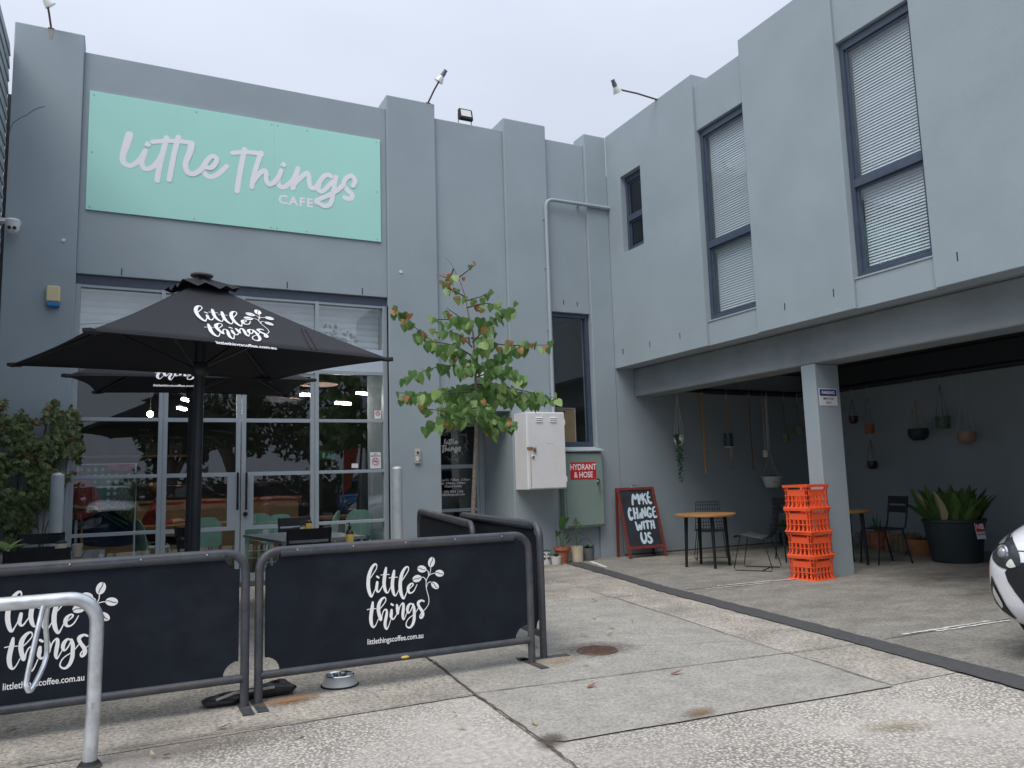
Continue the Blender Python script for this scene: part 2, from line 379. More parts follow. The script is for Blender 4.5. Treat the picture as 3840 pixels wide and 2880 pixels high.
mat('shirt_red', (.30, .05, .04), .85, var=.15, vscale=20)
mat('jeans', (.03, .045, .08), .9)
mat('amber_glass', (.035, .016, .008), .12)
mat('label_yellow', (.75, .50, .12), .5)
mat('label_cream', (.66, .60, .48), .6)
mat('cup_card', (.55, .46, .36), .7)
mat('rubber', (.018, .018, .02), .8)
mat('flag_red', (.50, .07, .03), .7)
mat('pink_disc', (.62, .42, .38), .6)
mat('exit_green', (.01, .22, .12), .4)
emit('lamp_glow', (1, .93, .82), 55)
emit('bulb_glow', (1, .72, .38), 60)
# aggregate concrete in the foreground: cells of pale pebbles in a grey matrix
def aggregate(name):
    m = bpy.data.materials.new(name); m.use_nodes = True; t = m.node_tree; b = t.nodes['Principled BSDF']; N = t.nodes.new; L = t.links.new
    tcn = N('ShaderNodeTexCoord'); w = N('ShaderNodeTexNoise'); w.inputs['Scale'].default_value = 30; L(tcn.outputs['Object'], w.inputs[0])
    mxv = N('ShaderNodeMix'); mxv.data_type = 'VECTOR'; mxv.inputs[0].default_value = .02; L(tcn.outputs['Object'], mxv.inputs[4]); L(w.outputs['Color'], mxv.inputs[5])
    vo = N('ShaderNodeTexVoronoi'); vo.inputs['Scale'].default_value = 62; L(mxv.outputs[1], vo.inputs['Vector'])
    r = N('ShaderNodeValToRGB'); e = r.color_ramp.elements; e[0].position = .02; e[0].color = (.60, .55, .48, 1); e[1].position = 1; e[1].color = (.54, .51, .46, 1)
    for p, c in ((.25, (.36, .34, .315, 1)), (.5, (.56, .51, .44, 1)), (.72, (.29, .275, .26, 1)), (.86, (.50, .45, .38, 1))): x = e.new(p); x.color = c
    sp = N('ShaderNodeSeparateColor'); L(vo.outputs['Color'], sp.inputs[0]); L(sp.outputs[0], r.inputs[0])
    edge = N('ShaderNodeMapRange'); edge.inputs[1].default_value = .30; edge.inputs[2].default_value = .62; L(vo.outputs['Distance'], edge.inputs[0])
    mx = N('ShaderNodeMix'); mx.data_type = 'RGBA'; L(edge.outputs[0], mx.inputs[0]); L(r.outputs[0], mx.inputs[6]); mx.inputs[7].default_value = (.185, .172, .155, 1)
    # worn patches where the cement skin is still whole
    n2 = N('ShaderNodeTexNoise'); n2.inputs['Scale'].default_value = .9; n2.inputs['Detail'].default_value = 8; n2.inputs['Roughness'].default_value = .6; L(tcn.outputs['Object'], n2.inputs[0])
    mr2 = N('ShaderNodeMapRange'); mr2.inputs[1].default_value = .43; mr2.inputs[2].default_value = .62; mr2.inputs[4].default_value = .85; L(n2.outputs[0], mr2.inputs[0])
    n3 = N('ShaderNodeTexNoise'); n3.inputs['Scale'].default_value = 26; n3.inputs['Detail'].default_value = 6; L(tcn.outputs['Object'], n3.inputs[0])
    r3 = N('ShaderNodeValToRGB'); r3.color_ramp.elements[0].position = .35; r3.color_ramp.elements[0].color = (.29, .275, .255, 1); r3.color_ramp.elements[1].position = .65; r3.color_ramp.elements[1].color = (.44, .41, .37, 1); L(n3.outputs[0], r3.inputs[0])
    mx2 = N('ShaderNodeMix'); mx2.data_type = 'RGBA'; L(mr2.outputs[0], mx2.inputs[0]); L(mx.outputs[2], mx2.inputs[6]); L(r3.outputs[0], mx2.inputs[7])
    n4 = N('ShaderNodeTexNoise'); n4.inputs['Scale'].default_value = .55; n4.inputs['Detail'].default_value = 7; L(tcn.outputs['Object'], n4.inputs[0])
    mr4 = N('ShaderNodeMapRange'); mr4.inputs[1].default_value = .3; mr4.inputs[2].default_value = .7; mr4.inputs[3].default_value = 1.08; mr4.inputs[4].default_value = 1.45; L(n4.outputs[0], mr4.inputs[0])
    mu = N('ShaderNodeMix'); mu.data_type = 'RGBA'; mu.blend_type = 'MULTIPLY'; mu.inputs[0].default_value = 1; L(mx2.outputs[2], mu.inputs[6]); L(mr4.outputs[0], mu.inputs[7])
    L(mu.outputs[2], b.inputs['Base Color']); b.inputs['Roughness'].default_value = .88
    bp = N('ShaderNodeBump'); bp.inputs['Strength'].default_value = .7; bp.inputs['Distance'].default_value = .006; bp.invert = True; L(vo.outputs['Distance'], bp.inputs['Height']); L(bp.outputs[0], b.inputs['Normal'])
    MATS[name] = m
aggregate('aggregate')
# slats of corrugated quilt print
def dots(name, base, dot, scale):
    m = bpy.data.materials.new(name); m.use_nodes = True; t = m.node_tree; b = t.nodes['Principled BSDF']; N = t.nodes.new; L = t.links.new
    tcn = N('ShaderNodeTexCoord'); vo = N('ShaderNodeTexVoronoi'); vo.inputs['Scale'].default_value = scale; vo.inputs['Randomness'].default_value = .15; L(tcn.outputs['Object'], vo.inputs['Vector'])
    c = N('ShaderNodeMath'); c.operation = 'LESS_THAN'; c.inputs[1].default_value = .3; L(vo.outputs['Distance'], c.inputs[0])
    mx = N('ShaderNodeMix'); mx.data_type = 'RGBA'; L(c.outputs[0], mx.inputs[0]); mx.inputs[6].default_value = tuple(base)+(1,); mx.inputs[7].default_value = tuple(dot)+(1,)
    L(mx.outputs[2], b.inputs['Base Color']); b.inputs['Roughness'].default_value = .9; MATS[name] = m
dots('print_red', (.34, .04, .04), (.5, .33, .24), 34); dots('print_green', (.015, .10, .07), (.42, .44, .33), 13); dots('print_olive', (.06, .09, .04), (.3, .3, .2), 40)

# ------------------------------------------------------------------ ground
YF = 10.61                           # face of the cafe pilasters
XB = 7.20                            # face of the wing
gd = MB(); gd.quad((-150, -150, 0), (150, -150, 0), (150, 150, 0), (-150, 150, 0)); ground = struct(gd.obj('ground', 'aggregate'))
def sheet(name, pts, z, m):
    me = MB(); me.quad(*[(p[0], p[1], z) for p in pts]); return struct(me.obj(name, m))
def ragged(pts, step=.12, amp=.012):
    o = []
    for i in range(len(pts)):
        a, b = Vector(pts[i][:2]), Vector(pts[(i+1) % len(pts)][:2]); n = max(1, int((b-a).length/step)); t = (b-a).normalized(); q = Vector((-t.y, t.x))
        for k in range(n): p = a+(b-a)*k/n + q*rnd(-amp, amp)*(k > 0); o.append((p.x, p.y))
    return o
z8 = zz(1600, 1900, .5907); z3b = zz(2500, 2200, .6058)
# weathered forecourt concrete between the shop front and the joint line
sheet('forecourt_slab', ragged([(-12, 4.42), (1.9, 4.42), (1.99, 5.6), (2.05, 7.55), (4.66, 7.07), (4.18, 4.2), (4.05, 3.28), (5.0, 3.25), (5.6, 7.3), (6.2, 10.2), (6.3, 10.6), (-12, 10.6)], .3, .008), .004, 'concrete_apron')
sheet('patched_slab', ragged([(1.83, 3.50), (1.93, 3.42), (4.02, 3.25), (4.15, 4.19), (4.62, 7.08), (3.9, 7.21), (2.06, 7.5), (2.0, 5.53), (1.9, 4.41)], .2, .006), .008, 'concrete_patch')
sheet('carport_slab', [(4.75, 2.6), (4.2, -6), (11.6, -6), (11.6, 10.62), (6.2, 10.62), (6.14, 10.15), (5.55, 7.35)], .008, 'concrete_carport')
strip_l = [(4.3, 1.9), (4.52, 2.81), (4.86, 4.6), (5.24, 6.96), (5.6, 8.6), (5.89, 10.13), (5.95, 10.35)]
strip_r = [(6.22, 10.4), (6.17, 10.15), (5.87, 8.8), (5.54, 7.35), (5.14, 4.9), (4.8, 2.97), (4.55, 1.8)]
sheet('asphalt_strip', ragged(strip_l+strip_r, .08, .012), .012, 'asphalt')
def joint(name, pts, w, z, m, amp=.006):
    P = spline([tuple(p[:2]) for p in pts], 14); me = MB(); V = []
    for i, p in enumerate(P):
        a, b = P[max(i-1, 0)], P[min(i+1, len(P)-1)]; d = Vector((b[0]-a[0], b[1]-a[1])).normalized(); n = Vector((-d.y, d.x)); ww = w*rnd(.6, 1.35)/2
        c = Vector(p)+n*rnd(-amp, amp); V += [(c.x+n.x*ww, c.y+n.y*ww, z), (c.x-n.x*ww, c.y-n.y*ww, z)]
    me.add(V, [(2*i, 2*i+1, 2*i+3, 2*i+2) for i in range(len(P)-1)]); return struct(me.obj(name, m))
joint('ground_joint', [(2.05, 7.5), (2.0, 5.53), (1.9, 4.41), (1.85, 3.6), (1.80, 3.1), (1.72, 2.4), (1.6, 1)], .013, .012, 'joint_dirt')
joint('ground_joint', [(1.9, 4.41), (1.0, 4.43), (.46, 4.46), (-1.5, 4.50), (-3, 4.5)], 0.0074, .0125, 'joint_dark', .003)
joint('ground_joint', [(1.9, 4.43), (2.8, 4.33), (4.15, 4.19), (4.73, 4.14), (4.76, 4.14)], 0.0087, .0125, 'joint_dark', .003)
joint('ground_joint', [(4.02, 3.25), (4.15, 4.19), (4.62, 7.08), (4.7, 7.6)], 0.0099, .0128, 'joint_dark', .003)
joint('ground_joint', [(2.06, 7.52), (3.9, 7.21), (4.62, 7.08), (5.2, 6.98)], 0.0087, .0122, 'joint_dark', .003)
joint('ground_joint', [(5.05, 4.13), (6.0, 4.11), (9, 4.05), (11.3, 4.0)], .014, .0125, 'joint_dark', .003)
joint('ground_joint', [(5.55, 7.02), (6.4, 6.95), (7.5, 6.87)], .014, .0125, 'joint_dark', .003)
joint('ground_joint', [(8.0, 6.86), (9.5, 6.76), (11.3, 6.7)], .012, .0125, 'joint_dark', .003)
joint('ground_crack', [(3.3, 5.05), (3.7, 4.83), (4.0, 4.75), (4.22, 4.62)], .005, .0128, 'joint_dark', .01)
for k, (a, b, off) in enumerate((((5.3, 4.16), (6.3, 4.13), .045), ((5.6, 4.1), (6.45, 4.06), -.03), ((6.0, 7.03), (7.15, 6.92), .04), ((5.75, 6.93), (6.6, 6.87), -.03))):
    sheet('parking_line', ragged([(a[0], a[1]-.014), (b[0], b[1]-.014), (b[0], b[1]+.014), (a[0], a[1]+.014)], .04, .01), .0135, 'white_line')
sheet('parking_line', ragged([(6.05, 9.4), (6.11, 9.4), (6.36, 10.2), (6.28, 10.2)], .06, .014), .0135, 'white_line')
mat('ground_stain', (.34, .25, .17), .9, var=.3, vscale=12)

# ------------------------------------------------------------------ cafe building
cafe = thing('cafe_building', 'grey rendered cafe building with stepped pilasters and a mint name board', 'building', (3, YF, 0))
for x0, x1, yb in ((-1.32, -.57, 10.95), (3.36, 4.12, 11.76), (5.28, 6.04, 11.76), (6.78, 7.20, 10.95)):
    MB().box((x0, YF, 0), (x1, yb, 6.99)).obj('pilaster', 'render_paint', cafe, bevel=.012)
YBAY = YF+.05
fw = MB()
fw.box((-.57, YBAY, 3.92), (3.36, YBAY+.3, 6.79))
fw.box((4.12, YBAY, 2.30), (5.28, YBAY+.3, 6.79)); fw.box((4.12, YBAY+.3, 2.30), (5.28, 11.76, 2.5))
fw.box((6.04, YBAY, 3.91), (6.78, YBAY+.3, 6.79)); fw.box((6.04, YBAY, 0), (6.78, YBAY+.3, 1.66))
fw.obj('front_wall', 'render_paint', cafe, bevel=.008)
MB().box((-.57, YF+.09, 3.80), (3.36, YF+.2, 3.918)).obj('lintel_trim', 'dark_frame', cafe)
MB().box((-.57, YF+.16, 0), (3.36, YF+.34, .06)).obj('threshold', 'concrete_patch', cafe)
for p, q in (((457, 1006), (457, 1032)), ((1077, 1056), (1077, 1081)), ((1359, 1080), (1359, 1104)), ((780, 1032), (780, 1050)), ((2113, 1124), (2114, 1143)), ((2164, 1132), (2165, 1149))):
    a, b = onY(p, YBAY), onY(q, YBAY); MB().box((a.x-.006, YBAY-.003, b.z), (a.x+.006, YBAY+.01, a.z)).obj('weep_slot', 'slot_dark', cafe)
crk = MB(); crk.tube([onY((p[0]*.57866, p[1]*.57866), YF) for p in ((60, 850), (85, 795), (130, 765), (175, 745), (215, 715), (250, 698), (290, 690))], .003, 4); crk.obj('wall_crack', 'slot_dark', cafe)
rs = MB(); rs.quad((-.97, YF-.003, 6.975), (-.91, YF-.003, 6.975), (-.925, YF-.003, 6.86), (-.95, YF-.003, 6.84)); rs.obj('rust_stain', 'rust_stain' if 'rust_stain' in MATS else mat('rust_stain', (.33, .30, .27), .8, var=.15, vscale=20), cafe)
for p in (z8,):
    pass
for F in ((238, 901), (1503, 1020)):
    a = onY(F, YF); MB().lathe([(.0001, -.012), (.02, -.012), (.024, 0)], (a.x, a.y, a.z), 12, axis=(0, 1, 0)).obj('wall_plug', 'white_plastic', cafe, smooth=True)
# shop-front glazing
YG = 10.75
XL, XM1, XMID, XM2, XR = -.53, .415, 1.38, 2.36, 3.30
def vbar(n, x, z0, z1, w=.05, y0=YG-.05, y1=YG+.05, par=cafe): return MB().box((x-w/2, y0, z0), (x+w/2, y1, z1)).obj(n, 'alu_frame', par, bevel=.003)
def hbar(n, z, x0, x1, h=.042, y0=YG-.046, y1=YG+.046, par=cafe): return MB().box((x0, y0, z-h/2), (x1, y1, z+h/2)).obj(n, 'alu_frame', par, bevel=.003)
vbar('jamb', XL-.015, .06, 3.80, .06); vbar('jamb', XR+.03, .06, 3.80, .07)
MB().box((XL-.08, YF+.02, .06), (XL-.045, YG+.04, 3.80)).obj('jamb_strip', mat('tan_strip', (.36, .29, .23), .6), cafe)
MB().box((XR+.065, YF+.03, .0), (3.36, YG+.04, 3.80)).obj('jamb_strip', 'tan_strip', cafe)
vbar('mullion', XM1, .06, 2.79); vbar('mullion', XM2, .06, 2.79)
vbar('mullion', XM1, 3.16, 3.80); vbar('mullion', XMID, 3.16, 3.80); vbar('mullion', XM2, 3.16, 3.80)
hbar('header_rail', 2.815, XL+.015, XR-.005, .05); hbar('top_rail', 3.83-.045, XL+.015, XR-.005, .04)
MB().box((XL+.015, YG-.035, 2.842), (XR-.005, YG+.03, 3.158)).obj('header_panel', 'pale_panel', cafe)
rows = (.06, .755, 1.44, 2.14, 2.79)
for xa, xb in ((XL+.015, XM1-.025), (XM2+.025, XR-.005)):
    for z in rows[1:4]: hbar('transom', z, xa, xb)
    hbar('bottom_rail', .10, xa, xb, .08)
    for za, zb in zip(rows, rows[1:]): MB().box((xa, YG-.003, za), (xb, YG+.003, zb)).obj('glass_pane', 'cafe_glass', cafe)
for a, b in ((XM1+.025, XMID-.03), (XMID+.03, XM2-.025)):
    pass
for k, (xa, xb) in enumerate(((XM1+.028, XMID-.006), (XMID+.006, XM2-.028))):
    dr = MB()                        # one leaf of the double door, its stiles and rails
    st = .055
    dr.box((xa, YG-.03, .07), (xa+st, YG+.02, 2.785)); dr.box((xb-st, YG-.03, .07), (xb, YG+.02, 2.785))
    for z, h in ((.12, .10), (.75, .05), (1.44, .05), (2.14, .05), (2.765, .04)): dr.box((xa+st, YG-.028, z-h/2), (xb-st, YG+.018, z+h/2))
    d = dr.obj('door', 'alu_frame', cafe)
    ex = xb-st-.10 if k == 0 else xa+st; MB().box((ex, YG-.026, .775), (ex+.10, YG+.016, 1.415)).obj('lock_stile', 'alu_frame', d)
    for za, zb in ((.17, .725), (.775, 1.415), (1.465, 2.115), (2.165, 2.745)): MB().box((xa+st, YG-.009, za), (xb-st, YG-.003, zb)).obj('glass_pane', 'cafe_glass', d)
    hx = xb-.035 if k == 0 else xa+.06
    h = MB(); h.tube([(hx, YG-.075, .98), (hx, YG-.075, 1.46)], .014, 10); h.cyl((hx, YG-.075, 1.06), (hx, YG-.03, 1.06), .008, seg=8); h.cyl((hx, YG-.075, 1.38), (hx, YG-.03, 1.38), .008, seg=8); h.obj('handle', 'black_metal', d, smooth=True)
    if k: MB().lathe([(.0001, -.02), (.028, -.02), (.03, 0)], (hx-.005, YG-.03, .925), 16, axis=(0, 1, 0)).obj('lock', 'black_metal', d, smooth=True)
ux = (XL+.015, XM1-.025, XM1+.025, XMID-.025, XMID+.025, XM2-.025, XM2+.025, XR-.005)
for i in range(0, 8, 2): MB().box((ux[i], YG-.003, 3.16), (ux[i+1], YG+.003, 3.765)).obj('glass_pane', 'upper_glass', cafe)
sh = MB()                            # ribbed roller shutter drawn up behind the top panes
prof = []
zc = 3.12
while zc < 3.9: prof += [(zc, 0), (zc+.022, -.022), (zc+.07, -.026), (zc+.08, .004)]; zc += .092
V = [(x, YG+.22+dy, z) for z, dy in prof for x in (XL, XR)]
sh.add(V, [(2*i, 2*i+1, 2*i+3, 2*i+2) for i in range(len(prof)-1)]); sh.obj('roller_shutter', 'shutter', cafe)
# room behind the glass and roof
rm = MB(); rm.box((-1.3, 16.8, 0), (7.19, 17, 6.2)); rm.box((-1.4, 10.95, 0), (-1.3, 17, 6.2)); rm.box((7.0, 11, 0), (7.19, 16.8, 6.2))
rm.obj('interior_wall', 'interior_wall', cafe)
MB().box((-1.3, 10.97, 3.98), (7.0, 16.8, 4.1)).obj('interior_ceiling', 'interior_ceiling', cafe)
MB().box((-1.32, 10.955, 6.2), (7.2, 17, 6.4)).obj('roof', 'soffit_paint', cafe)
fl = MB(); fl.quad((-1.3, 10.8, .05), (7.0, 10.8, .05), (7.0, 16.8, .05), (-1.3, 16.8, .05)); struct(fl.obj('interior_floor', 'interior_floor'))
# recessed side entrance
YD = 11.70
dg = MB(); dg.box((4.121, YD-.03, .03), (4.30, YD+.03, 2.30)); dg.box((5.19, YD-.03, .03), (5.279, YD+.03, 2.30)); dg.box((4.30, YD-.03, 2.19), (5.19, YD+.03, 2.30)); dg.obj('door_frame', 'alu_frame', cafe, bevel=.003)
d = MB(); d.box((4.305, YD-.022, .06), (4.40, YD+.02, 2.185)); d.box((5.14, YD-.022, .06), (5.185, YD+.02, 2.185))
for z, h in ((.14, .14), (.81, .05), (1.50, .06), (2.165, .04)): d.box((4.40, YD-.02, z-h/2), (5.14, YD+.018, z+h/2))
d = d.obj('entry_door', 'alu_frame', cafe)
for za, zb in ((.21, .785), (.835, 1.47), (1.53, 2.145)): MB().box((4.40, YD-.006, za), (5.14, YD, zb)).obj('glass_pane', 'cafe_glass', d)
for z in (.35, 1.05, 1.95): MB().cyl((5.188, YD-.04, z-.05), (5.188, YD-.04, z+.05), .01, seg=8).obj('hinge', 'alu_frame', d)
# tall frosted window over the hydrant cabinet
wn_ = MB(); YW = YBAY+.09
for a, b in (((6.05, 1.755), (6.11, 3.90)), ((6.71, 1.755), (6.77, 3.90)), ((6.11, 1.755), (6.71, 1.83)), ((6.11, 3.84), (6.71, 3.90))): wn_.box((a[0], YW-.04, a[1]), (b[0], YW+.04, b[1]))
w = wn_.obj('window', 'dark_frame', cafe, bevel=.004)
MB().box((6.11, YW-.003, 1.83), (6.71, YW+.003, 3.84)).obj('glass_pane', 'window_glass', w)
sl = MB(); sl.prism([(6.0, YF-.16, 1.665), (6.0, YF-.16, 1.685), (6.0, YW-.02, 1.752), (6.0, YW-.02, 1.70)], (.82, 0, 0)); sl.obj('window_sill', mat('sill_paint', (.34, .39, .43), .6), w, bevel=.003)

# ------------------------------------------------------------------ wing over the carport
wing = thing('wing_building', 'grey rendered upper storey with blind-covered windows built over an open carport', 'building', (XB, 5, 0))
ZS, TP, TB = 3.02, 6.99, 6.81
XI, XW, YE = XB+.04, 11.40, -5.0
def wallseg(y0, y1, x, top, zb=ZS, n='upper_wall'): return MB().box((x, y0, zb), (XB+.28, y1, top)).obj(n, 'render_paint', wing, bevel=.008)
# first pier with the small window
pw = MB(); pw.box((XB, 10.215, ZS), (XB+.28, 10.609, TP)); pw.box((XB, 8.34, ZS), (XB+.28, 9.665, TP)); pw.box((XB, 9.665, ZS), (XB+.28, 10.215, 4.86)); pw.box((XB, 9.665, 6.14), (XB+.28, 10.215, TP)); pw.obj('upper_wall', 'render_paint', wing)
wallseg(5.89, 7.38, XB, TP); wallseg(2.6, 4.93, XB, TP); wallseg(YE, 1.6, XB, TP)
for a, b in ((7.38, 8.34), (4.93, 5.89), (1.6, 2.6)):
    MB().box((XI, a, ZS), (XB+.28, b, 3.355)).obj('spandrel', 'render_paint', wing, bevel=.006); MB().box((XI, a, 6.14), (XB+.28, b, TB)).obj('bay_wall', 'render_paint', wing, bevel=.006)
for F in ((2336, 1318), (2437, 1292), (2550, 1260), (2943, 1150), (3126, 1098), (3590, 962), (2337, 1318)):
    a = onX(F, XB); MB().box((XB-.003, a.y-.006, a.z-.045), (XB+.01, a.y+.006, a.z+.045)).obj('weep_slot', 'slot_dark', wing)
def upper_window(y0, y1, z0, z1, zm, blind, label):
    """y1 > y0; seen from -X"""
    XF = XI+.09; fr = MB(); w = .06
    fr.box((XF-.04, y0+.004, z0+.012), (XF+.04, y0+w, z1-.004)); fr.box((XF-.04, y1-w, z0+.012), (XF+.04, y1-.004, z1-.004))
    fr.box((XF-.04, y0+w, z0+.012), (XF+.04, y1-w, z0+.075)); fr.box((XF-.04, y0+w, z1-.10), (XF+.04, y1-w, z1-.004)); fr.box((XF-.05, y0+w, zm-.045), (XF+.04, y1-w, zm+.045))
    f = fr.obj('window', 'dark_frame', wing, bevel=.004); f['label'] = label
    for za, zb in ((z0+.075, zm-.045), (zm+.045, z1-.10)):
        MB().box((XF-.004, y0+w, za), (XF+.004, y1-w, zb)).obj('glass_pane', 'window_glass' if blind else 'frosted_glass', f)
        sash = MB(); t = .03
        sash.box((XF-.015, y0+w, za), (XF+.02, y0+w+t, zb)); sash.box((XF-.015, y1-w-t, za), (XF+.02, y1-w, zb)); sash.box((XF-.015, y0+w+t, za), (XF+.02, y1-w-t, za+t)); sash.box((XF-.015, y0+w+t, zb-t), (XF+.02, y1-w-t, zb)); sash.obj('sash', 'dark_frame', f)
    MB().box((XI-.012, y0+.002, z0-.006), (XF-.035, y1-.002, z0+.012)).obj('sill', 'sill_paint', f)
    if blind:
        sm = MB(); sm.obox((0, 0, 0), (.0075, 0, .0145), (0, (y1-y0)/2-.075, 0), (-.0009, 0, .0005)); me = sm.mesh('blind_slat', 'blind')
        z = z0+.09; i = 0
        while z < z1-.12:
            link('blind_slat', me, f, (XF+.075, (y0+y1)/2, z), (0, rnd(-.05, .05), 0)); z += .034
        cd = MB()
        for yy in (y0+.22, y1-.22): cd.cyl((XF+.062, yy, z0+.08), (XF+.062, yy, z1-.1), .0015, seg=4)
        cd.obj('blind_cord', 'blind', f)
upper_window(9.665, 10.215, 4.86, 6.14, 5.42, False, 'small dark frosted two-sash window')
upper_window(7.38, 8.34, 3.355, 6.14, 4.44, True, 'tall window with white slatted blind')
upper_window(4.93, 5.89, 3.355, 6.14, 4.44, True, 'tall window with white slatted blind')
upper_window(1.6, 2.6, 3.355, 6.14, 4.44, True, 'tall window with white slatted blind')
of = MB(); of.box((XB+1.6, YE, 3.3), (XB+1.7, 10.6, 6.3)); of.obj('office_wall', 'office_wall', wing)
MB().box((XB+.281, YE, 6.3), (11.7, 10.608, 6.5)).obj('roof', 'soffit_paint', wing)
MB().box((XB+.281, YE, ZS), (7.75, 10.608, 3.30)).obj('soffit', 'soffit_paint', wing); MB().box((7.75, YE, ZS+.001), (11.7, 10.608, 3.30)).obj('carport_ceiling', mat('ceiling_dark', (.045, .05, .058), .85), wing); MB().box((7.5, YE-.2, 0), (11.7, YE, 6.3)).obj('blocker_wall', 'render_paint', wing)  # unseen wall added across the carport's open end to keep light out
MB().box((7.55, YE, 2.56), (7.95, 10.607, 3.018)).obj('beam', 'soffit_paint', wing, bevel=.02)
for y in (6.83, .9, -4.6): MB().box((7.55, y, 0), (7.95, y+.22, 2.558)).obj('pillar', 'render_paint', wing, bevel=.008)
MB().box((7.201, YF, 0), (11.7, YF+.25, 6.3)).obj('carport_wall', 'render_paint', wing)
MB().box((XW, YE, 0), (XW+.3, YF-.001, 3.018)).obj('carport_wall', 'render_paint', wing)
MB().box((7.21, 10.585, 0), (11.39, 10.608, .03)).obj('wall_base_gap', 'joint_dirt', wing)
MB().box((11.0, YE, 2.70), (11.3, 10.3, 3.0)).obj('service_duct', mat('duct_dark', (.03, .035, .042), .8), wing)

# ------------------------------------------------------------------ weatherboard neighbour on the left
nb = thing('neighbour_building', 'grey weatherboard side wall of the building next door', 'building', (-1.5, 8.5, 0))
me = MB(); me.prism([(-1.37, 0, 0), (-1.345, 0, 0), (-1.36, 0, .165), (-1.37, 0, .165)], (0, 6.1, 0)); bm_ = me.mesh('board', 'weatherboard')
for i in range(41): link('board', bm_, nb, (0, 4.5, i*.163))
MB().box((-3.5, 4.5, 0), (-1.371, 10.6, 6.66)).obj('wall', 'weatherboard', nb)  # out-of-view stretch lengthened to keep low sky light off the carport

# ------------------------------------------------------------------ lettering, traced as brush strokes
zA, zB_ = zz(430, 470, .20796), zz(850, 530, .23508)
LOGO1 = []                            # (stroke points, half width in F pixels) in photo pixels of the sign
def L1(z, s, pts, w=None): LOGO1.append([z(p[0], p[1])+((p[2] if len(p) > 2 else w)*s,) for p in pts])
sA, sB = .20796, .23508
L1(zA, sA, [(265, 168, 72), (215, 330, 70), (165, 480, 62), (145, 585, 56), (165, 680, 54), (270, 728, 50), (380, 685, 50), (470, 600, 50), (530, 500, 48), (556, 458, 46)])
L1(zA, sA, [(556, 458, 46), (510, 600, 48), (490, 690, 48), (530, 775, 48), (600, 787, 48), (700, 740, 50), (790, 640, 50), (840, 540, 50)])
L1(zA, sA, [(935, 225), (880, 450), (830, 650), (790, 830), (768, 995)], 52)
L1(zA, sA, [(682, 298), (900, 285), (1130, 285), (1370, 315)], 44)
L1(zA, sA, [(1150, 215), (1080, 480), (1025, 750), (983, 982)], 51)
L1(zA, sA, [(1385, 335, 62), (1360, 470, 60), (1290, 640, 55), (1275, 720, 52), (1310, 840, 50), (1400, 880, 48), (1500, 840, 50), (1590, 760, 52), (1650, 660, 50), (1720, 580, 46), (1785, 560, 46), (1840, 615, 46), (1810, 700, 46), (1740, 766, 46), (1660, 766, 44)])
L1(zA, sA, [(1600, 800, 44), (1640, 890, 46), (1730, 930, 46), (1850, 888, 48), (1950, 805, 48), (2015, 742, 48)])
DOTS = [[zA(*q) for q in ((585, 280), (658, 345), (622, 403), (520, 360))], [zB_(*q) for q in ((898, 320), (955, 375), (930, 422), (852, 385))]]
LOGO1.append([zA(587, 330)+(4,), zA(592, 350)+(4,)])
L1(zB_, sB, [(283, 132), (250, 300), (200, 560), (167, 792)], 44)
L1(zB_, sB, [(92, 187), (280, 172), (480, 190), (560, 210)], 38)
L1(zB_, sB, [(548, 185), (490, 350), (430, 560), (400, 728)], 41)
L1(zB_, sB, [(420, 650), (500, 540), (595, 467), (630, 520), (632, 620), (680, 690), (760, 650), (830, 560), (868, 468)], 39)
L1(zB_, sB, [(868, 468), (825, 610), (830, 695), (900, 735), (980, 690), (1060, 610), (1110, 500), (1132, 437)], 38)
LOGO1.append([zB_(898, 360)+(4,), zB_(905, 380)+(4,)])
L1(zB_, sB, [(1135, 432), (1095, 600), (1056, 748)], 40)
L1(zB_, sB, [(1080, 680), (1170, 590), (1275, 505), (1312, 560), (1318, 660), (1350, 745), (1420, 735), (1480, 650), (1550, 560), (1615, 535), (1665, 562)], 38)
L1(zB_, sB, [(1480, 680), (1460, 770), (1520, 802), (1600, 740), (1690, 640)], 37)
L1(zB_, sB, [(1745, 570), (1715, 720), (1690, 880), (1650, 1000), (1570, 1036), (1490, 1000), (1425, 952), (1560, 890), (1690, 830), (1790, 760), (1860, 690), (1880, 625), (1930, 570), (2000, 560), (2046, 635), (2012, 712)], 37)
L1(zB_, sB, [(1865, 700), (1930, 780), (2000, 850), (1990, 905), (1930, 915), (1880, 895)], 38)
LOGO2 = []                            # brush logo of the banners, on a 2212 wide tracing; y down
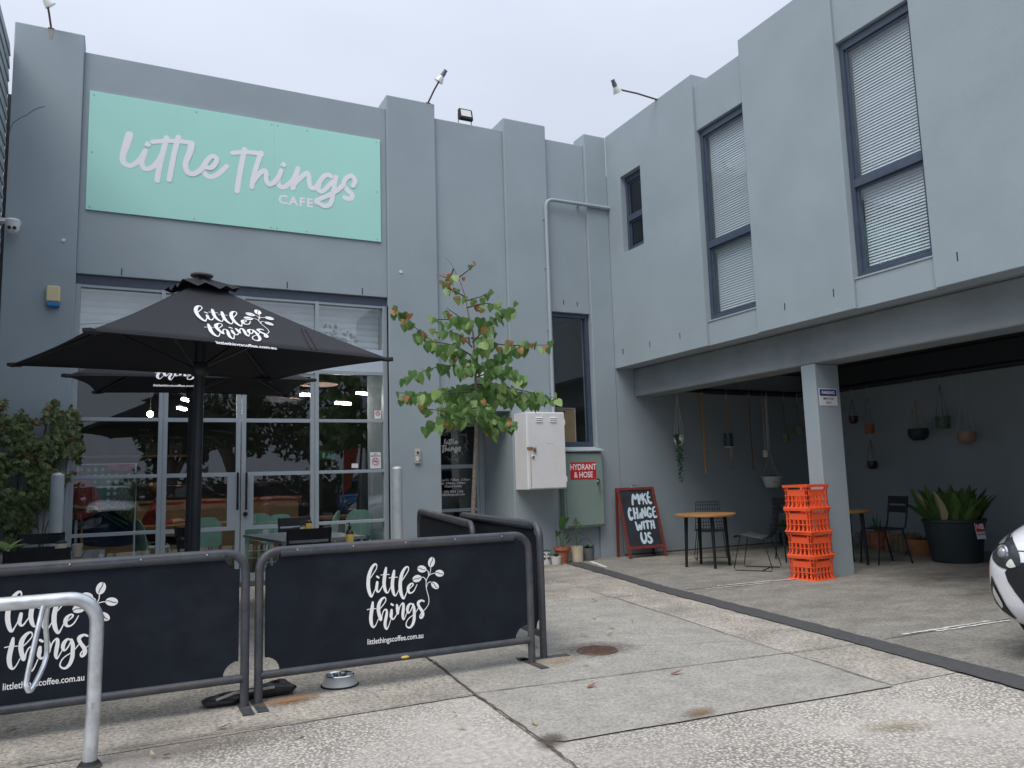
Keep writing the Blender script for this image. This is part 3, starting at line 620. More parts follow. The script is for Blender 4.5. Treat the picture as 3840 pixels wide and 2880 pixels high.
LOGO2 += [[(190,610,12),(270,490,12),(340,380,12),(360,290,14),(325,240,24),(260,290,34),(200,400,42),(150,560,45),(135,750,47),(150,900,46),(190,1040,38),(225,1080,26),(265,1010,14),(310,910,12),(330,850,12)],
 [(372,712,32),(360,800,38),(352,890,36),(380,960,24),(420,950,18),(460,890,14),(515,790,10)], [(365,562,26),(405,592,26)],
 [(598,340,26),(580,450,42),(555,620,44),(548,780,44),(580,920,38),(620,985,22),(660,960,14),(720,830,10)], [(465,527,10),(560,512,10),(680,510,11)],
 [(808,415,28),(790,530,42),(765,700,44),(765,860,44),(795,1000,36),(830,1060,22),(870,1030,14),(930,900,10)], [(675,603,10),(770,583,10),(890,582,11)],
 [(1015,665,12),(1100,540,12),(1170,420,12),(1180,340,14),(1145,310,20),(1080,360,32),(1010,490,42),(970,680,44),(965,860,46),(990,1010,42),(1030,1110,32),(1060,1130,22),(1100,1050,14),(1145,930,11)],
 [(1205,880,10),(1270,820,14),(1300,770,18),(1280,740,16),(1230,760,24),(1180,830,36),(1170,920,38),(1200,980,28),(1260,985,18),(1330,920,14),(1400,770,9)],
 [(1570,1452,9),(1640,1375,9),(1700,1270,9),(1705,1120,9),(1670,980,9),(1640,850,9),(1635,720,9),(1660,620,9),(1720,530,9),(1790,490,9),(1880,475,9)],
 [(1640,700,9),(1610,620,9),(1560,582,9),(1510,582,9)], [(1700,545,9),(1695,460,9),(1670,410,9),(1630,390,9)], [(1712,520,9),(1745,440,9),(1755,360,9),(1752,310,9)], [(1650,830,9),(1680,740,9),(1740,702,9),(1800,738,9)]]
def t2(P): return [(x, y+968, w) for x, y, w in P]
LOGO2 += [t2(P) for P in (
 [(255,262,26),(240,400,44),(215,560,46),(205,700,46),(225,840,40),(270,910,24),(320,870,14),(360,790,10),(395,700,10)], [(115,455,12),(200,435,10),(340,428,10)],
 [(445,430,12),(520,340,12),(585,240,12),(590,170,14),(550,140,22),(480,190,34),(420,300,44),(400,430,46),(415,560,44),(450,680,44),(460,715,36)],
 [(482,700,20),(500,580,14),(540,480,14),(590,450,22),(620,490,26),(610,600,36),(580,750,40),(575,880,36),(610,960,22),(650,910,14),(690,800,11),(715,720,11)],
 [(738,310,28),(778,338,26)], [(742,462,30),(735,560,40),(730,640,36),(765,700,24),(810,680,16),(870,580,12)],
 [(880,335,28),(895,430,42),(900,540,36),(905,560,26)], [(930,480,14),(960,370,14),(1010,300,18),(1045,300,30),(1050,400,36),(1035,540,38),(1030,650,30),(1055,710,18),(1090,650,12),(1135,545,10)],
 [(1275,315,20),(1225,300,24),(1170,370,36),(1150,460,36),(1165,530,26),(1200,530,16),(1250,450,14),(1290,350,16)],
 [(1298,310,24),(1325,420,36),(1330,560,38),(1325,700,38),(1290,830,34),(1220,915,26),(1150,905,20),(1115,840,14),(1150,730,12),(1220,650,12),(1290,600,11),(1365,520,10),(1440,400,10)],
 [(1578,238,22),(1520,215,26),(1450,250,36),(1430,310,36),(1470,400,36),(1530,490,40),(1550,570,40),(1530,650,30),(1490,670,22),(1475,610,14),(1530,520,11),(1570,480,10)])]
BEANS = [(1775, 190, 88, 134, 12), (1525, 368, 118, 92, 10), (1400, 618, 120, 92, -22), (1982, 480, 114, 90, 6), (1865, 795, 116, 78, 42)]
def bean_logo(parent, f, lift, white='white_vinyl', dark='banner', sc=1.0):
    """f maps tracing coordinates (x, y down, lift) to a place"""
    mb = MB()
    for i, P in enumerate(LOGO2): stroke(mb, P, f, lift*(1+.12*(i % 5)), 5)
    o = mb.obj('brush_lettering', white, parent); bb = MB(); ss = MB()
    for cx, cy, rx, ry, rot in BEANS:
        a = R_(rot); ca, sa = math.cos(a), math.sin(a)
        bb.add([f(cx+rx*math.cos(t)*ca-ry*math.sin(t)*sa, cy+rx*math.cos(t)*sa+ry*math.sin(t)*ca, lift*1.7) for t in (2*math.pi*k/24 for k in range(24))], [tuple(range(24))])
        lx = rx >= ry; R1 = max(rx, ry)*1.02
        pts = [(-R1, 0), (-R1*.4, -12), (R1*.2, 12), (R1*.75, 6)] if lx else [(6, -R1), (12, -R1*.4), (-14, R1*.3), (-12, R1*.75)]
        stroke(ss, [(cx+x*ca-y*sa, cy+x*sa+y*ca, 8) for x, y in pts], f, lift*2.3, 5)
    tag(bb.obj('bean_print', white, o), None, None, kind='stuff'); tag(ss.obj('bean_slit', dark, o), None, None, kind='stuff')
    ur = MB(); text_into(ur, 'littlethingscoffee.com.au', lambda x, y, l=0: f(x, -y, l), 112, -(1375+968), 195, lift, sx=.74, bold=.02); 
    return o, ur

# name board on the facade
YS = YBAY-.022
sg = thing('name_board', 'large mint green board with white brush lettering fixed to the cafe facade', 'sign', (1.4, YS, 4.73))
MB().box((-.495, YS, 4.73), (3.265, YBAY, 6.28)).obj('board', 'sign_mint', sg, bevel=.003)
lt = MB()
for i, P in enumerate(LOGO1):
    Q = []
    for x, y, w in P:
        a = onY((x, y), YS); b = onY((x+1, y), YS); Q.append((a.x, a.z, w*(b.x-a.x)))
    stroke(lt, Q, lambda x, y, l: Vector((x, YS-l, y)), .0012+.0006*(i % 6), 6)
for P in DOTS: lt.add([onY(q, YS)+Vector((0, -.0048, 0)) for q in P], [(0, 1, 2, 3)])
lt.obj('brush_lettering', 'sign_white', sg)
a = onY(zB_(825, 985), YS); cf = MB(); text_into(cf, 'CAFE', lambda x, y, l=0: Vector((x, YS-l, y)), a.x, a.z, .175, .0015, bold=.032, spacing=1.22); cf.obj('cafe_lettering', 'sign_white', sg)
for x in (-.45, .75, 1.72, 1.80, 2.2, 3.21):
    for z in (4.77, 6.235): MB().lathe([(.0001, -.006), (.009, -.005), (.011, 0)], (x, YS, z), 8, axis=(0, 1, 0)).obj('screw', 'sign_screw', sg)
for x in (-.45, 1.69, 3.21): MB().lathe([(.0001, -.006), (.009, -.005), (.011, 0)], (x, YS, 5.48), 8, axis=(0, 1, 0)).obj('screw', 'sign_screw', sg)
MB().box((1.757, YS-.0006, 4.732), (1.7595, YS+.001, 6.278)).obj('board_seam', 'sign_screw', sg)

# spotlights on rusty arms
def spotlight(foot, head, aim, label, mount=None):
    foot, head, aim = Vector(foot), Vector(head), Vector(aim).normalized()
    t = thing('spotlight', label, 'spotlight', foot, 'spotlights on arms along the parapet')
    ar = MB(); ar.tube([foot, foot.lerp(head, .5)+Vector((0, 0, .015)), head], .013, 8); ar.obj('arm', mat('arm_rust', (.16, .10, .085), .6, metal=.4, var=.3, vscale=20) if 'arm_rust' not in MATS else 'arm_rust', t, smooth=True)
    pl = MB(); pl.box(foot-Vector((.035, .035, .006)), foot+Vector((.035, .035, .004))); pl.obj('base_plate', 'arm_rust', t)
    b = MB(); b.lathe([(.0001, 0), (.034, 0), (.036, .10), (.045, .13)], head-aim*.09, 16, axis=aim); b.lathe([(.03, -.05), (.03, 0)], head-aim*.09, 10, axis=aim); b.obj('lamp_holder', 'grey_plastic' if False else mat('holder_grey', (.16, .18, .22), .5) if 'holder_grey' not in MATS else 'holder_grey', t, smooth=True)
    s = MB(); s.lathe([(.036, .02), (.05, .05), (.066, .10), (.070, .112)], head-aim*.05, 20, axis=aim, caps=False); s.lathe([(.0001, .105), (.04, .112), (.069, .110)], head-aim*.05, 20, axis=aim, caps=False); s.obj('reflector_bulb', 'lamp_clear', t, smooth=True)
spotlight((-.94, YF+.03, 6.99), onY((176, 4), YF-.12), (.62, .25, -.72), 'spotlight on a rusty arm above the crack in the end pilaster')
spotlight((4.02, YF+.03, 6.99), (4.12, YF-.28, 7.27), (-.45, .35, -.8), 'spotlight on a rusty arm beside the black floodlight')
f_ = onX(zz(2200, 0, .57866)(452, 635), XB); hd = onX(zz(2200, 0, .57866)(190, 575), 6.45)
spotlight((XB+.03, f_.y, 6.99), hd, (.55, .25, -.75), 'spotlight on a long arm reaching out from the wing parapet')
# floodlight
fl_ = thing('floodlight', 'square black LED floodlight standing on the parapet between two pilasters', 'floodlight', (4.66, YBAY, 6.79))
br = MB(); br.tube([(4.55, YBAY+.05, 6.97), (4.55, YBAY+.05, 6.80), (4.77, YBAY+.05, 6.80), (4.77, YBAY+.05, 6.97)], .008, 6); br.obj('bracket', 'black_metal', fl_)
c0 = Vector((4.66, YBAY+.02, 6.945)); tl = Matrix.Rotation(R_(-14), 3, 'X')
hb = MB(); hb.obox(c0, tl @ Vector((.115, 0, 0)), tl @ Vector((0, .03, 0)), tl @ Vector((0, 0, .095))); hb.obj('housing', 'black_metal', fl_, bevel=.012)
hb = MB(); hb.obox(c0+tl @ Vector((0, -.031, .012)), tl @ Vector((.085, 0, 0)), tl @ Vector((0, .003, 0)), tl @ Vector((0, 0, .058))); hb.obj('lens', 'lamp_clear', fl_)
fi = MB()
for k in range(9): fi.obox(c0+tl @ Vector((-.09+k*.0225, .01, .098)), tl @ Vector((.004, 0, 0)), tl @ Vector((0, .03, 0)), tl @ Vector((0, 0, .008)))
tag(fi.obj('cooling_fin', 'black_metal', fl_), None, None, kind='stuff')
# dome camera
cc = onY(zz(0, 0, .57866)(82, 1470), YF-.16)
cm = thing('security_camera', 'white dome security camera on a wall bracket', 'camera', cc)
b = MB(); b.bar((cc.x-.22, cc.y+.02, cc.z+.062), (cc.x, cc.y, cc.z+.062), .11, .042); b.lathe([(.08, .036), (.087, .065), (.065, .09)], cc, 20); b.obj('bracket', 'white_plastic', cm, smooth=True)
b = MB(); b.lathe([(.0001, -.075), (.045, -.064), (.07, -.03), (.08, .036)], cc, 20); b.obj('dome', 'white_plastic', cm, smooth=True)
for dx in (-.025, .025):
    b = MB(); b.lathe([(.0001, .014), (.019, .012), (.021, 0)], cc+Vector((dx, -.062, -.028)), 12, axis=(0, -1, -.3)); b.obj('lens', 'black_plastic', cm, smooth=True)
# small sensor light behind the tree
sp_ = onY(D(1040, 812), YBAY-.07); sl_ = thing('sensor_light', 'small white box light on the wall half hidden by the young tree', 'light', (sp_.x, YBAY, sp_.z))
MB().box((sp_.x-.07, YBAY-.12, sp_.z-.035), (sp_.x+.07, YBAY, sp_.z+.05)).obj('housing', 'white_plastic', sl_, bevel=.01)
b = MB(); b.lathe([(.0001, -.04), (.03, -.03), (.035, 0)], (sp_.x-.03, YBAY-.07, sp_.z-.035), 12); b.obj('sensor', 'grey_plastic', sl_, smooth=True)
# alarm siren
al = thing('alarm_siren', 'cream alarm siren box with a blue strobe base', 'alarm', (-.79, YF, 3.46))
MB().box((-.865, YF-.075, 3.525), (-.72, YF, 3.715)).obj('cover', 'cream_plastic', al, bevel=.015)
MB().box((-.862, YF-.072, 3.465), (-.723, YF, 3.523)).obj('strobe', 'blue_plastic', al, bevel=.012)
# intercom
ic = thing('intercom', 'small grey intercom panel beside the recessed entry door', 'intercom', (3.755, YF, 1.53))
MB().box((3.712, YF-.03, 1.53), (3.80, YF, 1.735)).obj('panel', 'grey_plastic', ic, bevel=.008)
MB().box((3.728, YF-.034, 1.655), (3.784, YF-.029, 1.71)).obj('camera_window', 'cream_pot', ic)
MB().lathe([(.0001, -.006), (.016, -.004), (.018, 0)], (3.756, YF-.034, 1.684), 14, axis=(0, 1, 0)).obj('lens', 'black_plastic', ic)
MB().box((3.73, YF-.033, 1.57), (3.762, YF-.029, 1.63)).obj('name_plate', 'sign_paper', ic)
MB().lathe([(.0001, -.006), (.009, -.006), (.010, 0)], (3.782, YF-.03, 1.573), 12, axis=(0, 1, 0)).obj('button', 'chrome', ic)
# painted conduit
pp = thing('wall_pipe', 'grey painted pipe climbing the facade and turning towards the wing', 'pipe', (5.93, YF, 2.3))
px_ = 5.985; path = [(px_, YF-.035, 1.85), (px_, YF-.035, 5.60)]+arc((px_+.13, YF-.035, 5.60), .13, math.pi, math.pi/2, 6, (1, 0, 0), (0, 0, 1))[1:]+[(7.195, YF-.035, 5.73)]
q = MB(); q.tube(path, .03, 12); q.obj('pipe', 'sill_paint', pp, smooth=True)
for z in (2.6, 3.6, 4.6, 5.4): MB().box((px_-.05, YF-.012, z-.012), (px_+.05, YF-.0005, z+.012)).obj('clip', 'sill_paint', pp)
MB().box((6.6, YF-.012, 5.70), (6.624, YBAY, 5.76)).obj('clip', 'sill_paint', pp)

# white meter box
wb = thing('meter_box', 'white enamel meter cabinet with rusty hasp fixed to the wall', 'cabinet', (5.63, YF, 1.11))
MB().box((5.31, 10.215, 1.11), (5.955, YF-.001, 2.25)).obj('cabinet', 'white_enamel', wb, bevel=.006)
MB().box((5.325, 10.195, 1.125), (5.95, 10.2145, 2.235)).obj('door', 'white_enamel', wb, bevel=.004)
for x in (5.46, 5.70):
    for k in range(3):
        z = 2.105+k*.03; v = MB(); v.obox((x+.055, 10.190, z), (.055, 0, 0), (0, .006, .006), (0, -.002, .002)); v.obj('louvre', 'white_enamel', wb)
MB().box((5.30, 10.183, 1.69), (5.40, 10.194, 1.73)).obj('hasp', 'rust', wb, bevel=.003)
MB().box((5.405, 10.170, 1.655), (5.445, 10.190, 1.715)).obj('padlock', mat('brass_old', (.30, .20, .10), .5, metal=.6, var=.3, vscale=30), wb, bevel=.005)
q = MB(); q.tube(arc((5.43, 10.18, 1.715), .018, 0, math.pi, 8, (1, 0, 0), (0, 0, 1)), .005, 6); q.obj('shackle', 'steel', wb, smooth=True)
q = MB(); q.lathe([(.0001, -.018), (.016, -.018), (.024, -.012), (.026, 0)], (5.395, 10.195, 1.585), 16, axis=(0, 1, 0)); q.obj('cam_lock', 'chrome', wb, smooth=True)
q = MB(); q.quad((5.345, 10.1935, 1.14), (5.365, 10.1935, 1.14), (5.372, 10.1935, 1.55), (5.352, 10.1935, 1.70)); q.quad((5.64, 10.1935, 1.775), (5.76, 10.1935, 1.778), (5.76, 10.1935, 1.784), (5.64, 10.1935, 1.782)); tag(q.obj('rust_streak', mat('rust_faint', (.58, .50, .37), .6, var=.2, vscale=30), wb), None, None, kind='stuff')
for z in (1.25, 2.1): MB().box((5.951, 10.19, z-.04), (5.962, 10.215, z+.04)).obj('hinge', 'white_enamel', wb)
# hydrant cabinet
hy = thing('hydrant_cabinet', 'grey green steel hydrant cabinet mounted below the tall window', 'cabinet', (6.43, YF, .5))
yh = YF-.13
MB().box((6.09, yh+.02, .50), (6.785, YBAY+.001, 1.655)).obj('cabinet', 'green_cabinet', hy, bevel=.006)
MB().box((6.115, yh, .53), (6.78, yh+.0195, 1.63)).obj('door', 'green_cabinet', hy, bevel=.006)
pl = MB(); pl.box((6.19, yh-.004, 1.235), (6.655, yh, 1.50)); pl = pl.obj('sign_plate', 'sign_red', hy); pl['label'] = 'red plate reading HYDRANT & HOSE'
tx = MB(); F2 = lambda x, y, l=0: Vector((x, yh-.0045-l, y))
text_into(tx, 'HYDRANT', F2, 6.4225, 1.385, .125, .001, 'CENTER', bold=.02, sx=.80); text_into(tx, '& HOSE', F2, 6.4225, 1.265, .125, .001, 'CENTER', bold=.02, sx=.80); tx.obj('lettering', 'white_vinyl', pl)
q = MB(); q.box((6.655, yh-.02, 1.16), (6.70, yh, 1.24)); q.cyl((6.68, yh-.02, 1.2), (6.68, yh-.05, 1.2), .014, seg=10); q.obj('handle', 'chrome', hy, smooth=True)
q = MB(); q.tube(arc((6.69, yh-.03, 1.06), .03, 0, 2*math.pi, 14, (.5, 0, 0), (0, 0, 2))[:-1], .003, 5, closed=True); q.tube([(6.685, yh-.03, 1.12), (6.68, yh-.03, 1.19)], .003, 5); q.obj('key_ring', 'steel', hy)
# picture frame standing inside the tall window
pf = thing('picture_frame', 'back of a brown picture frame leaning inside the tall window', 'frame', (6.35, YW+.1, 1.83))
a, b, c, d_ = [onY(zz(1500, 1450, .4822)(*p), YW+.07) for p in ((1225, 455), (1420, 420), (1438, 140), (1238, 135))]
q = MB(); q.prism([(6.16, YW+.05, 1.84), (6.50, YW+.05, 1.80+.03), (6.54, YW+.11, 2.37), (6.17, YW+.11, 2.38)], (0, .012, 0)); q.obj('backing', 'brown_board', pf)
q = MB(); P = [(6.155, YW+.048, 1.835), (6.505, YW+.048, 1.825), (6.545, YW+.108, 2.375), (6.165, YW+.108, 2.385)]
for i in range(4): q.bar(P[i], P[(i+1) % 4], .016, .014)
q.obj('rim', mat('frame_grey', (.38, .36, .33), .6), pf)
MB().box((6.33, YW+.098, 2.30), (6.35, YW+.104, 2.335)).obj('hanger', 'black_metal', pf)

# parking notice on the pillar
pk = thing('parking_sign', 'white and blue notice reserving parking for employees, screwed to the pillar', 'sign', (7.74, 6.83, 2.0))
zp = zz(3000, 1300, .5063); P = [onY(zp(*p), 6.825) for p in ((143, 308), (268, 310), (280, 437), (150, 435))]
x0, x1, z0, z1 = P[3].x, P[2].x, (P[2].z+P[3].z)/2, (P[0].z+P[1].z)/2
MB().box((x0, 6.825, z0), (x1, 6.8298, z1)).obj('plate', 'sign_paper', pk)
W_ = x1-x0; H_ = z1-z0; FP = lambda x, y, l=0: Vector((x, 6.825-l, y))
MB().box((x0+.008, 6.8238, z0+H_*.56), (x1-.008, 6.8249, z1-.012)).obj('blue_band', 'sign_blue', pk)
t = MB(); text_into(t, 'PARKING', FP, (x0+x1)/2, z0+H_*.67, H_*.26, .0018, 'CENTER', bold=.02, sx=.95); t.obj('white_lettering', 'white_vinyl', pk)
t = MB(); text_into(t, 'EMPLOYEES', FP, (x0+x1)/2, z0+H_*.33, H_*.2, .0012, 'CENTER', bold=.01, sx=.85); text_into(t, 'ONLY', FP, (x0+x1)/2, z0+H_*.10, H_*.2, .0012, 'CENTER', bold=.01, sx=.85); t.obj('black_lettering', 'black_print', pk)

# notices on the shop glass
def notice(name, label, x, z, w, h):
    t = thing(name, label, 'notice', (x, YG, z)); MB().box((x-w/2, YG-.0065, z-h/2), (x+w/2, YG-.0035, z+h/2)).obj('sheet', 'sign_paper', t); return t, lambda a, b, l=0: Vector((x+a, YG-.0068-l, z+b))
zg = zz(800, 1400, .42195)
a = onY(zg(1440, 773), YG); t, f = notice('no_smoking_notice', 'white no smoking notice with a pink prohibition ring on the shop glass', a.x, a.z, .155, .225)
m = MB(); text_into(m, 'NO', f, 0, .075, .034, 0, 'CENTER', bold=.02); text_into(m, 'SMOKING', f, 0, .05, .03, 0, 'CENTER', bold=.02); m.obj('lettering', 'black_print', t)
m = MB(); ring = [f(.048*math.cos(k*math.pi/14), -.012+.048*math.sin(k*math.pi/14), .002) for k in range(28)]; m.tube(ring, .0045, 5, closed=True); m.tube([f(-.033, .022, .002), f(.033, -.046, .002)], .0045, 5); m.obj('ring', mat('notice_pink', (.60, .16, .24), .5), t)
m = MB(); m.box(f(-.034, -.021, 0), f(.03, -.011, .001)); m.tube([f(.012, -.004, .001), f(.02, .012, .001), f(.008, .024, .001)], .002, 4); m.obj('cigarette', 'black_print', t)
a = onY(zg(1460, 367), YG); t, f = notice('red_roundel_notice', 'small white sticker with a red roundel on the shop glass', a.x, a.z, .095, .115)
m = MB(); m.add([f(.034*math.cos(k*math.pi/12), .014+.034*math.sin(k*math.pi/12), .001) for k in range(24)], [tuple(range(24))]); m.obj('roundel', mat('sticker_red', (.60, .07, .08), .5), t)
m = MB()
for k in range(3): stroke(m, [(-.018, .03-k*.014, .0035), (0, .018-k*.014, .0035), (.018, .032-k*.014, .0035)], f, .002, 3)
m.obj('chevron', 'sign_paper', t)
a = onY(zg(1257, 821), YG); t, f = notice('white_card', 'small blank white card stuck to the shop glass', a.x, a.z, .09, .06)
# entry door lettering
dl = thing('door_lettering', 'white vinyl name, leafy wreath and opening hours on the recessed entry door', 'lettering', (4.77, YD, .9))
FD = lambda x, y, l=0: Vector((x, YD-.0065-l, y))
xs = [p[0] for s_ in LOGO1 for p in s_]; m = MB()
zd = zz(1500, 1500, .30145)
def fit(strokes, x0, x1, z0, z1):
    xa = min(p[0] for s_ in strokes for p in s_); xb = max(p[0] for s_ in strokes for p in s_); Q = []
    pts = [[(onY((p[0], p[1]), YS).x, onY((p[0], p[1]), YS).z, p[2]) for p in s_] for s_ in strokes]
    xa, xb = min(p[0] for s_ in pts for p in s_), max(p[0] for s_ in pts for p in s_); za, zb = min(p[1] for s_ in pts for p in s_), max(p[1] for s_ in pts for p in s_)
    return [[(x0+(x-xa)/(xb-xa)*(x1-x0), z0+(z-za)/(zb-za)*(z1-z0), w*.0017*(x1-x0)/.5) for x, z, w in s_] for s_ in pts]
a, b = onY(zd(552, 560), YD), onY(zd(722, 485), YD); n8 = 8
for s_ in fit(LOGO1[:n8], a.x, b.x, a.z, b.z): stroke(m, s_, FD, .0004, 4)
a, b = onY(zd(522, 660), YD), onY(zd(750, 562), YD)
for s_ in fit(LOGO1[n8:], a.x, b.x, a.z, b.z): stroke(m, s_, FD, .0008, 4)
m.obj('name_lettering', 'white_vinyl', dl)
m = MB()
def tline(body, p, size, z=None):
    a = onY(zd(*p), YD); text_into(m, body, FD, a.x, a.z, size, .0003, 'CENTER', bold=.012)
tline('Proprietor: World Vision Australia', (640, 333), .046); tline('t/a Little Things Coffee', (652, 360), .046)
tline('Mon to Fri  7.30am - 3.00pm', (660, 1006), .05); tline('Sat  8.00am - 2.00pm', (660, 1046), .05); tline('Closed Sunday', (662, 1084), .05); tline('(03) 9894 1336', (664, 1154), .054); tline('littlethingscafe.com', (664, 1188), .05)
m.obj('hours_lettering', 'white_vinyl', dl)
m = MB(); wr = [[(515, 440), (560, 400), (640, 385), (700, 400)], [(750, 430), (800, 440), (830, 520), (820, 600), (800, 660)], [(780, 650), (750, 710), (690, 735), (620, 735), (565, 700)]]
for P in wr:
    Q = [onY(zd(*p), YD) for p in P]; stroke(m, [(q.x, q.z, .0025) for q in Q], FD, .0005, 5)
for cx, cy, an in ((540, 430, 40), (585, 415, -50), (680, 402, 10), (640, 392, 160), (770, 432, 10), (820, 440, 60), (805, 565, -70), (835, 520, 70), (830, 610, 50), (770, 660, 60), (690, 690, -30), (660, 700, 150), (620, 745, 40), (700, 745, 20)):
    q = onY(zd(cx, cy), YD); u = R_(-an); L_ = .035; st = [(-L_, 0), (-L_*.2, L_*.35), (L_, 0), (-L_*.2, -L_*.35), (-L_, 0)]
    stroke(m, [(q.x+x*math.cos(u)-y*math.sin(u), q.z+x*math.sin(u)+y*math.cos(u), .0022) for x, y in st], FD, .0008, 4)
m.obj('wreath', mat('vinyl_grey', (.36, .38, .40), .5), dl)

# ------------------------------------------------------------------ umbrellas
def umbrella(name, label, corners, apex, pole_xy, logo_edge=None, logo=None):
    t = thing(name, label, 'umbrella', (pole_xy[0], pole_xy[1], 0), 'black cafe umbrellas')
    ap = Vector(apex); cs = [Vector(c) for c in corners]; cv = MB(); N = 10; M_ = 14
    def face_pt(a, b, u, v):            # u along the edge, v from edge (0) to apex (1); gentle sag of the cloth
        e = a.lerp(b, u); p = e.lerp(ap, v); sag = .05*math.sin(math.pi*u)*(1-v)
        ctr = (a+b)/2; inward = (ap-ctr); inward.z = 0; inward.normalize()
        return p + Vector((0, 0, -.035*math.sin(math.pi*v)*.6)) + inward*sag*.9 + Vector((0, 0, sag*.25))
    for k in range(4):
        a, b = cs[k], cs[(k+1) % 4]; V = [face_pt(a, b, i/M_, j/N*.93) for j in range(N+1) for i in range(M_+1)]
        cv.add(V, [(j*(M_+1)+i, j*(M_+1)+i+1, (j+1)*(M_+1)+i+1, (j+1)*(M_+1)+i) for j in range(N) for i in range(M_)])
    o = cv.obj('canopy', 'canvas_black', t, smooth=True); md = o.modifiers.new('s', 'SOLIDIFY'); md.thickness = .004; md.offset = -1
    hm = MB()
    for k in range(4):
        a, b = cs[k], cs[(k+1) % 4]; hm.tube([face_pt(a, b, i/M_, 0) for i in range(M_+1)], .006, 5)
    hm.obj('hem', 'canvas_black', o)
    vc = MB(); V = []; zt = ap.z+.055
    for k in range(4):
        a, b = cs[k], cs[(k+1) % 4]
        for i in range(8):
            e = a.lerp(b, i/8); d = (e-ap); d.z = 0; r = .26*(1 if i else 1.05)*(1-.16*math.sin(math.pi*i/8)); V.append(ap+d.normalized()*r*(d.length/1.25)**.5+Vector((0, 0, -.075+.02*math.sin(i*2.1+k))))
    n = len(V); V2 = [ap+(Vector(p)-ap)*.30+Vector((0, 0, .02)) for p in V]; V3 = [(ap.x, ap.y, zt-.01)]
    vc.add(V+V2+V3, [(i, (i+1) % n, n+(i+1) % n, n+i) for i in range(n)]+[(n+i, n+(i+1) % n, 2*n) for i in range(n)]); o2 = vc.obj('vent_cap', 'canvas_black', t, smooth=True)
    c = MB(); c.lathe([(.0001, .035), (.06, .03), (.085, .012), (.085, 0)], (ap.x, ap.y, zt-.022), 20); c.obj('finial', 'grey_pot', t, smooth=True)
    p = MB(); p.cyl((pole_xy[0], pole_xy[1], .06), (ap.x, ap.y, ap.z), .038, seg=16); p.obj('pole', 'pole_black', t, smooth=True)
    zh = min(c_.z for c_ in cs)+.10
    hb = MB(); hb.lathe([(.05, 0), (.065, .02), (.065, .09), (.05, .11)], (pole_xy[0]+(ap.x-pole_xy[0])*.8, pole_xy[1]+(ap.y-pole_xy[1])*.8, zh-.22), 14); hb.obj('hub', 'pole_black', t, smooth=True)
    for k in range(4):
        r = MB(); tip = cs[k]; r.tube([ap-Vector((0, 0, .06)), tip.lerp(ap, .4)-Vector((0, 0, .05)), tip-Vector((0, 0, .012))], .012, 6); rb = r.obj('rib', 'pole_black', t)
        s = MB(); s.tube([(pole_xy[0], pole_xy[1], zh-.17), tip.lerp(ap, .5)-Vector((0, 0, .05))], .010, 6); s.obj('strut', 'pole_black', rb)
        e = MB(); d = (tip-ap); d.z = 0; d.normalize(); e.obox(tip-d*.02+Vector((0, 0, .0)), d*.045, Vector((-d.y, d.x, 0))*.03, Vector((0, 0, .014))); e.obj('corner_pocket', 'canvas_black', rb, bevel=.006)
    b = MB(); b.lathe([(.0001, .07), (.05, .07), (.06, .055), (.28, .05), (.30, .035), (.30, .0)], (pole_xy[0], pole_xy[1], .004), 28); b.obj('base', 'pole_black', t, smooth=True)
    if logo_edge is not None:
        a, b = cs[logo_edge], cs[(logo_edge+1) % 4]; u0, v0, wu = logo
        eu = (b-a).normalized(); mid = a.lerp(b, u0); up = (ap-mid); up = (up-eu*up.dot(eu)).normalized(); nn = eu.cross(up).normalized()
        if nn.z < 0: nn = -nn
        L_ = (b-a).length; sc = wu*L_/2000
        tree = BVHTree.FromPolygons([v.co for v in o.data.vertices], [p_.vertices for p_ in o.data.polygons])
        org = mid.lerp(ap, v0)
        def f(x, y, l=0):
            p = org+eu*(x-1000)*sc+up*(1100-y)*sc*.95; h_ = tree.ray_cast(p+nn*.5, -nn)
            return (h_[0]+nn*(l+.006)) if h_[0] else p+nn*l
        _, ur = bean_logo(o, f, .0012, dark='canvas_black'); ur.obj('web_address', 'white_vinyl', o)
    return t, o
ZE = 2.25
cor = [onZ(p, ZE) for p in ((45, 1368), (333, 1239), (1463, 1347), (1013, 1428))]
u1, can1 = umbrella('umbrella', 'black cafe umbrella with white brush logo, the larger front one', cor, onY((757, 1052), 6.5), (.505, 6.5), 1, (.50, .33, .285))
# cord hanging over the front umbrella
trc = BVHTree.FromPolygons([v.co for v in can1.data.vertices], [p_.vertices for p_ in can1.data.polygons])
cd = MB()
for P in (((1118, 1194), (1130, 1230), (1148, 1275), (1170, 1310)), ((1120, 1194), (1145, 1235), (1170, 1275), (1190, 1311))):
    Q = []
    for p in P:
        d = ray(p); h_ = trc.ray_cast(CAMP, d.normalized()); 
        if h_[0]: Q.append(h_[0]-d.normalized()*.012)
    if len(Q) > 1: cd.tube(Q, .004, 5)
cd.obj('tie_cord', 'canvas_black', u1)
cor2 = [onZ(p, ZE) for p in ((245, 1408), (1174, 1425), (1082, 1486), (359, 1471))]
umbrella('umbrella', 'black cafe umbrella sheltered behind the larger one, close to the shop windows', cor2, (.60, 8.12, 2.80), (.58, 8.12), 0, (.44, .20, .26))

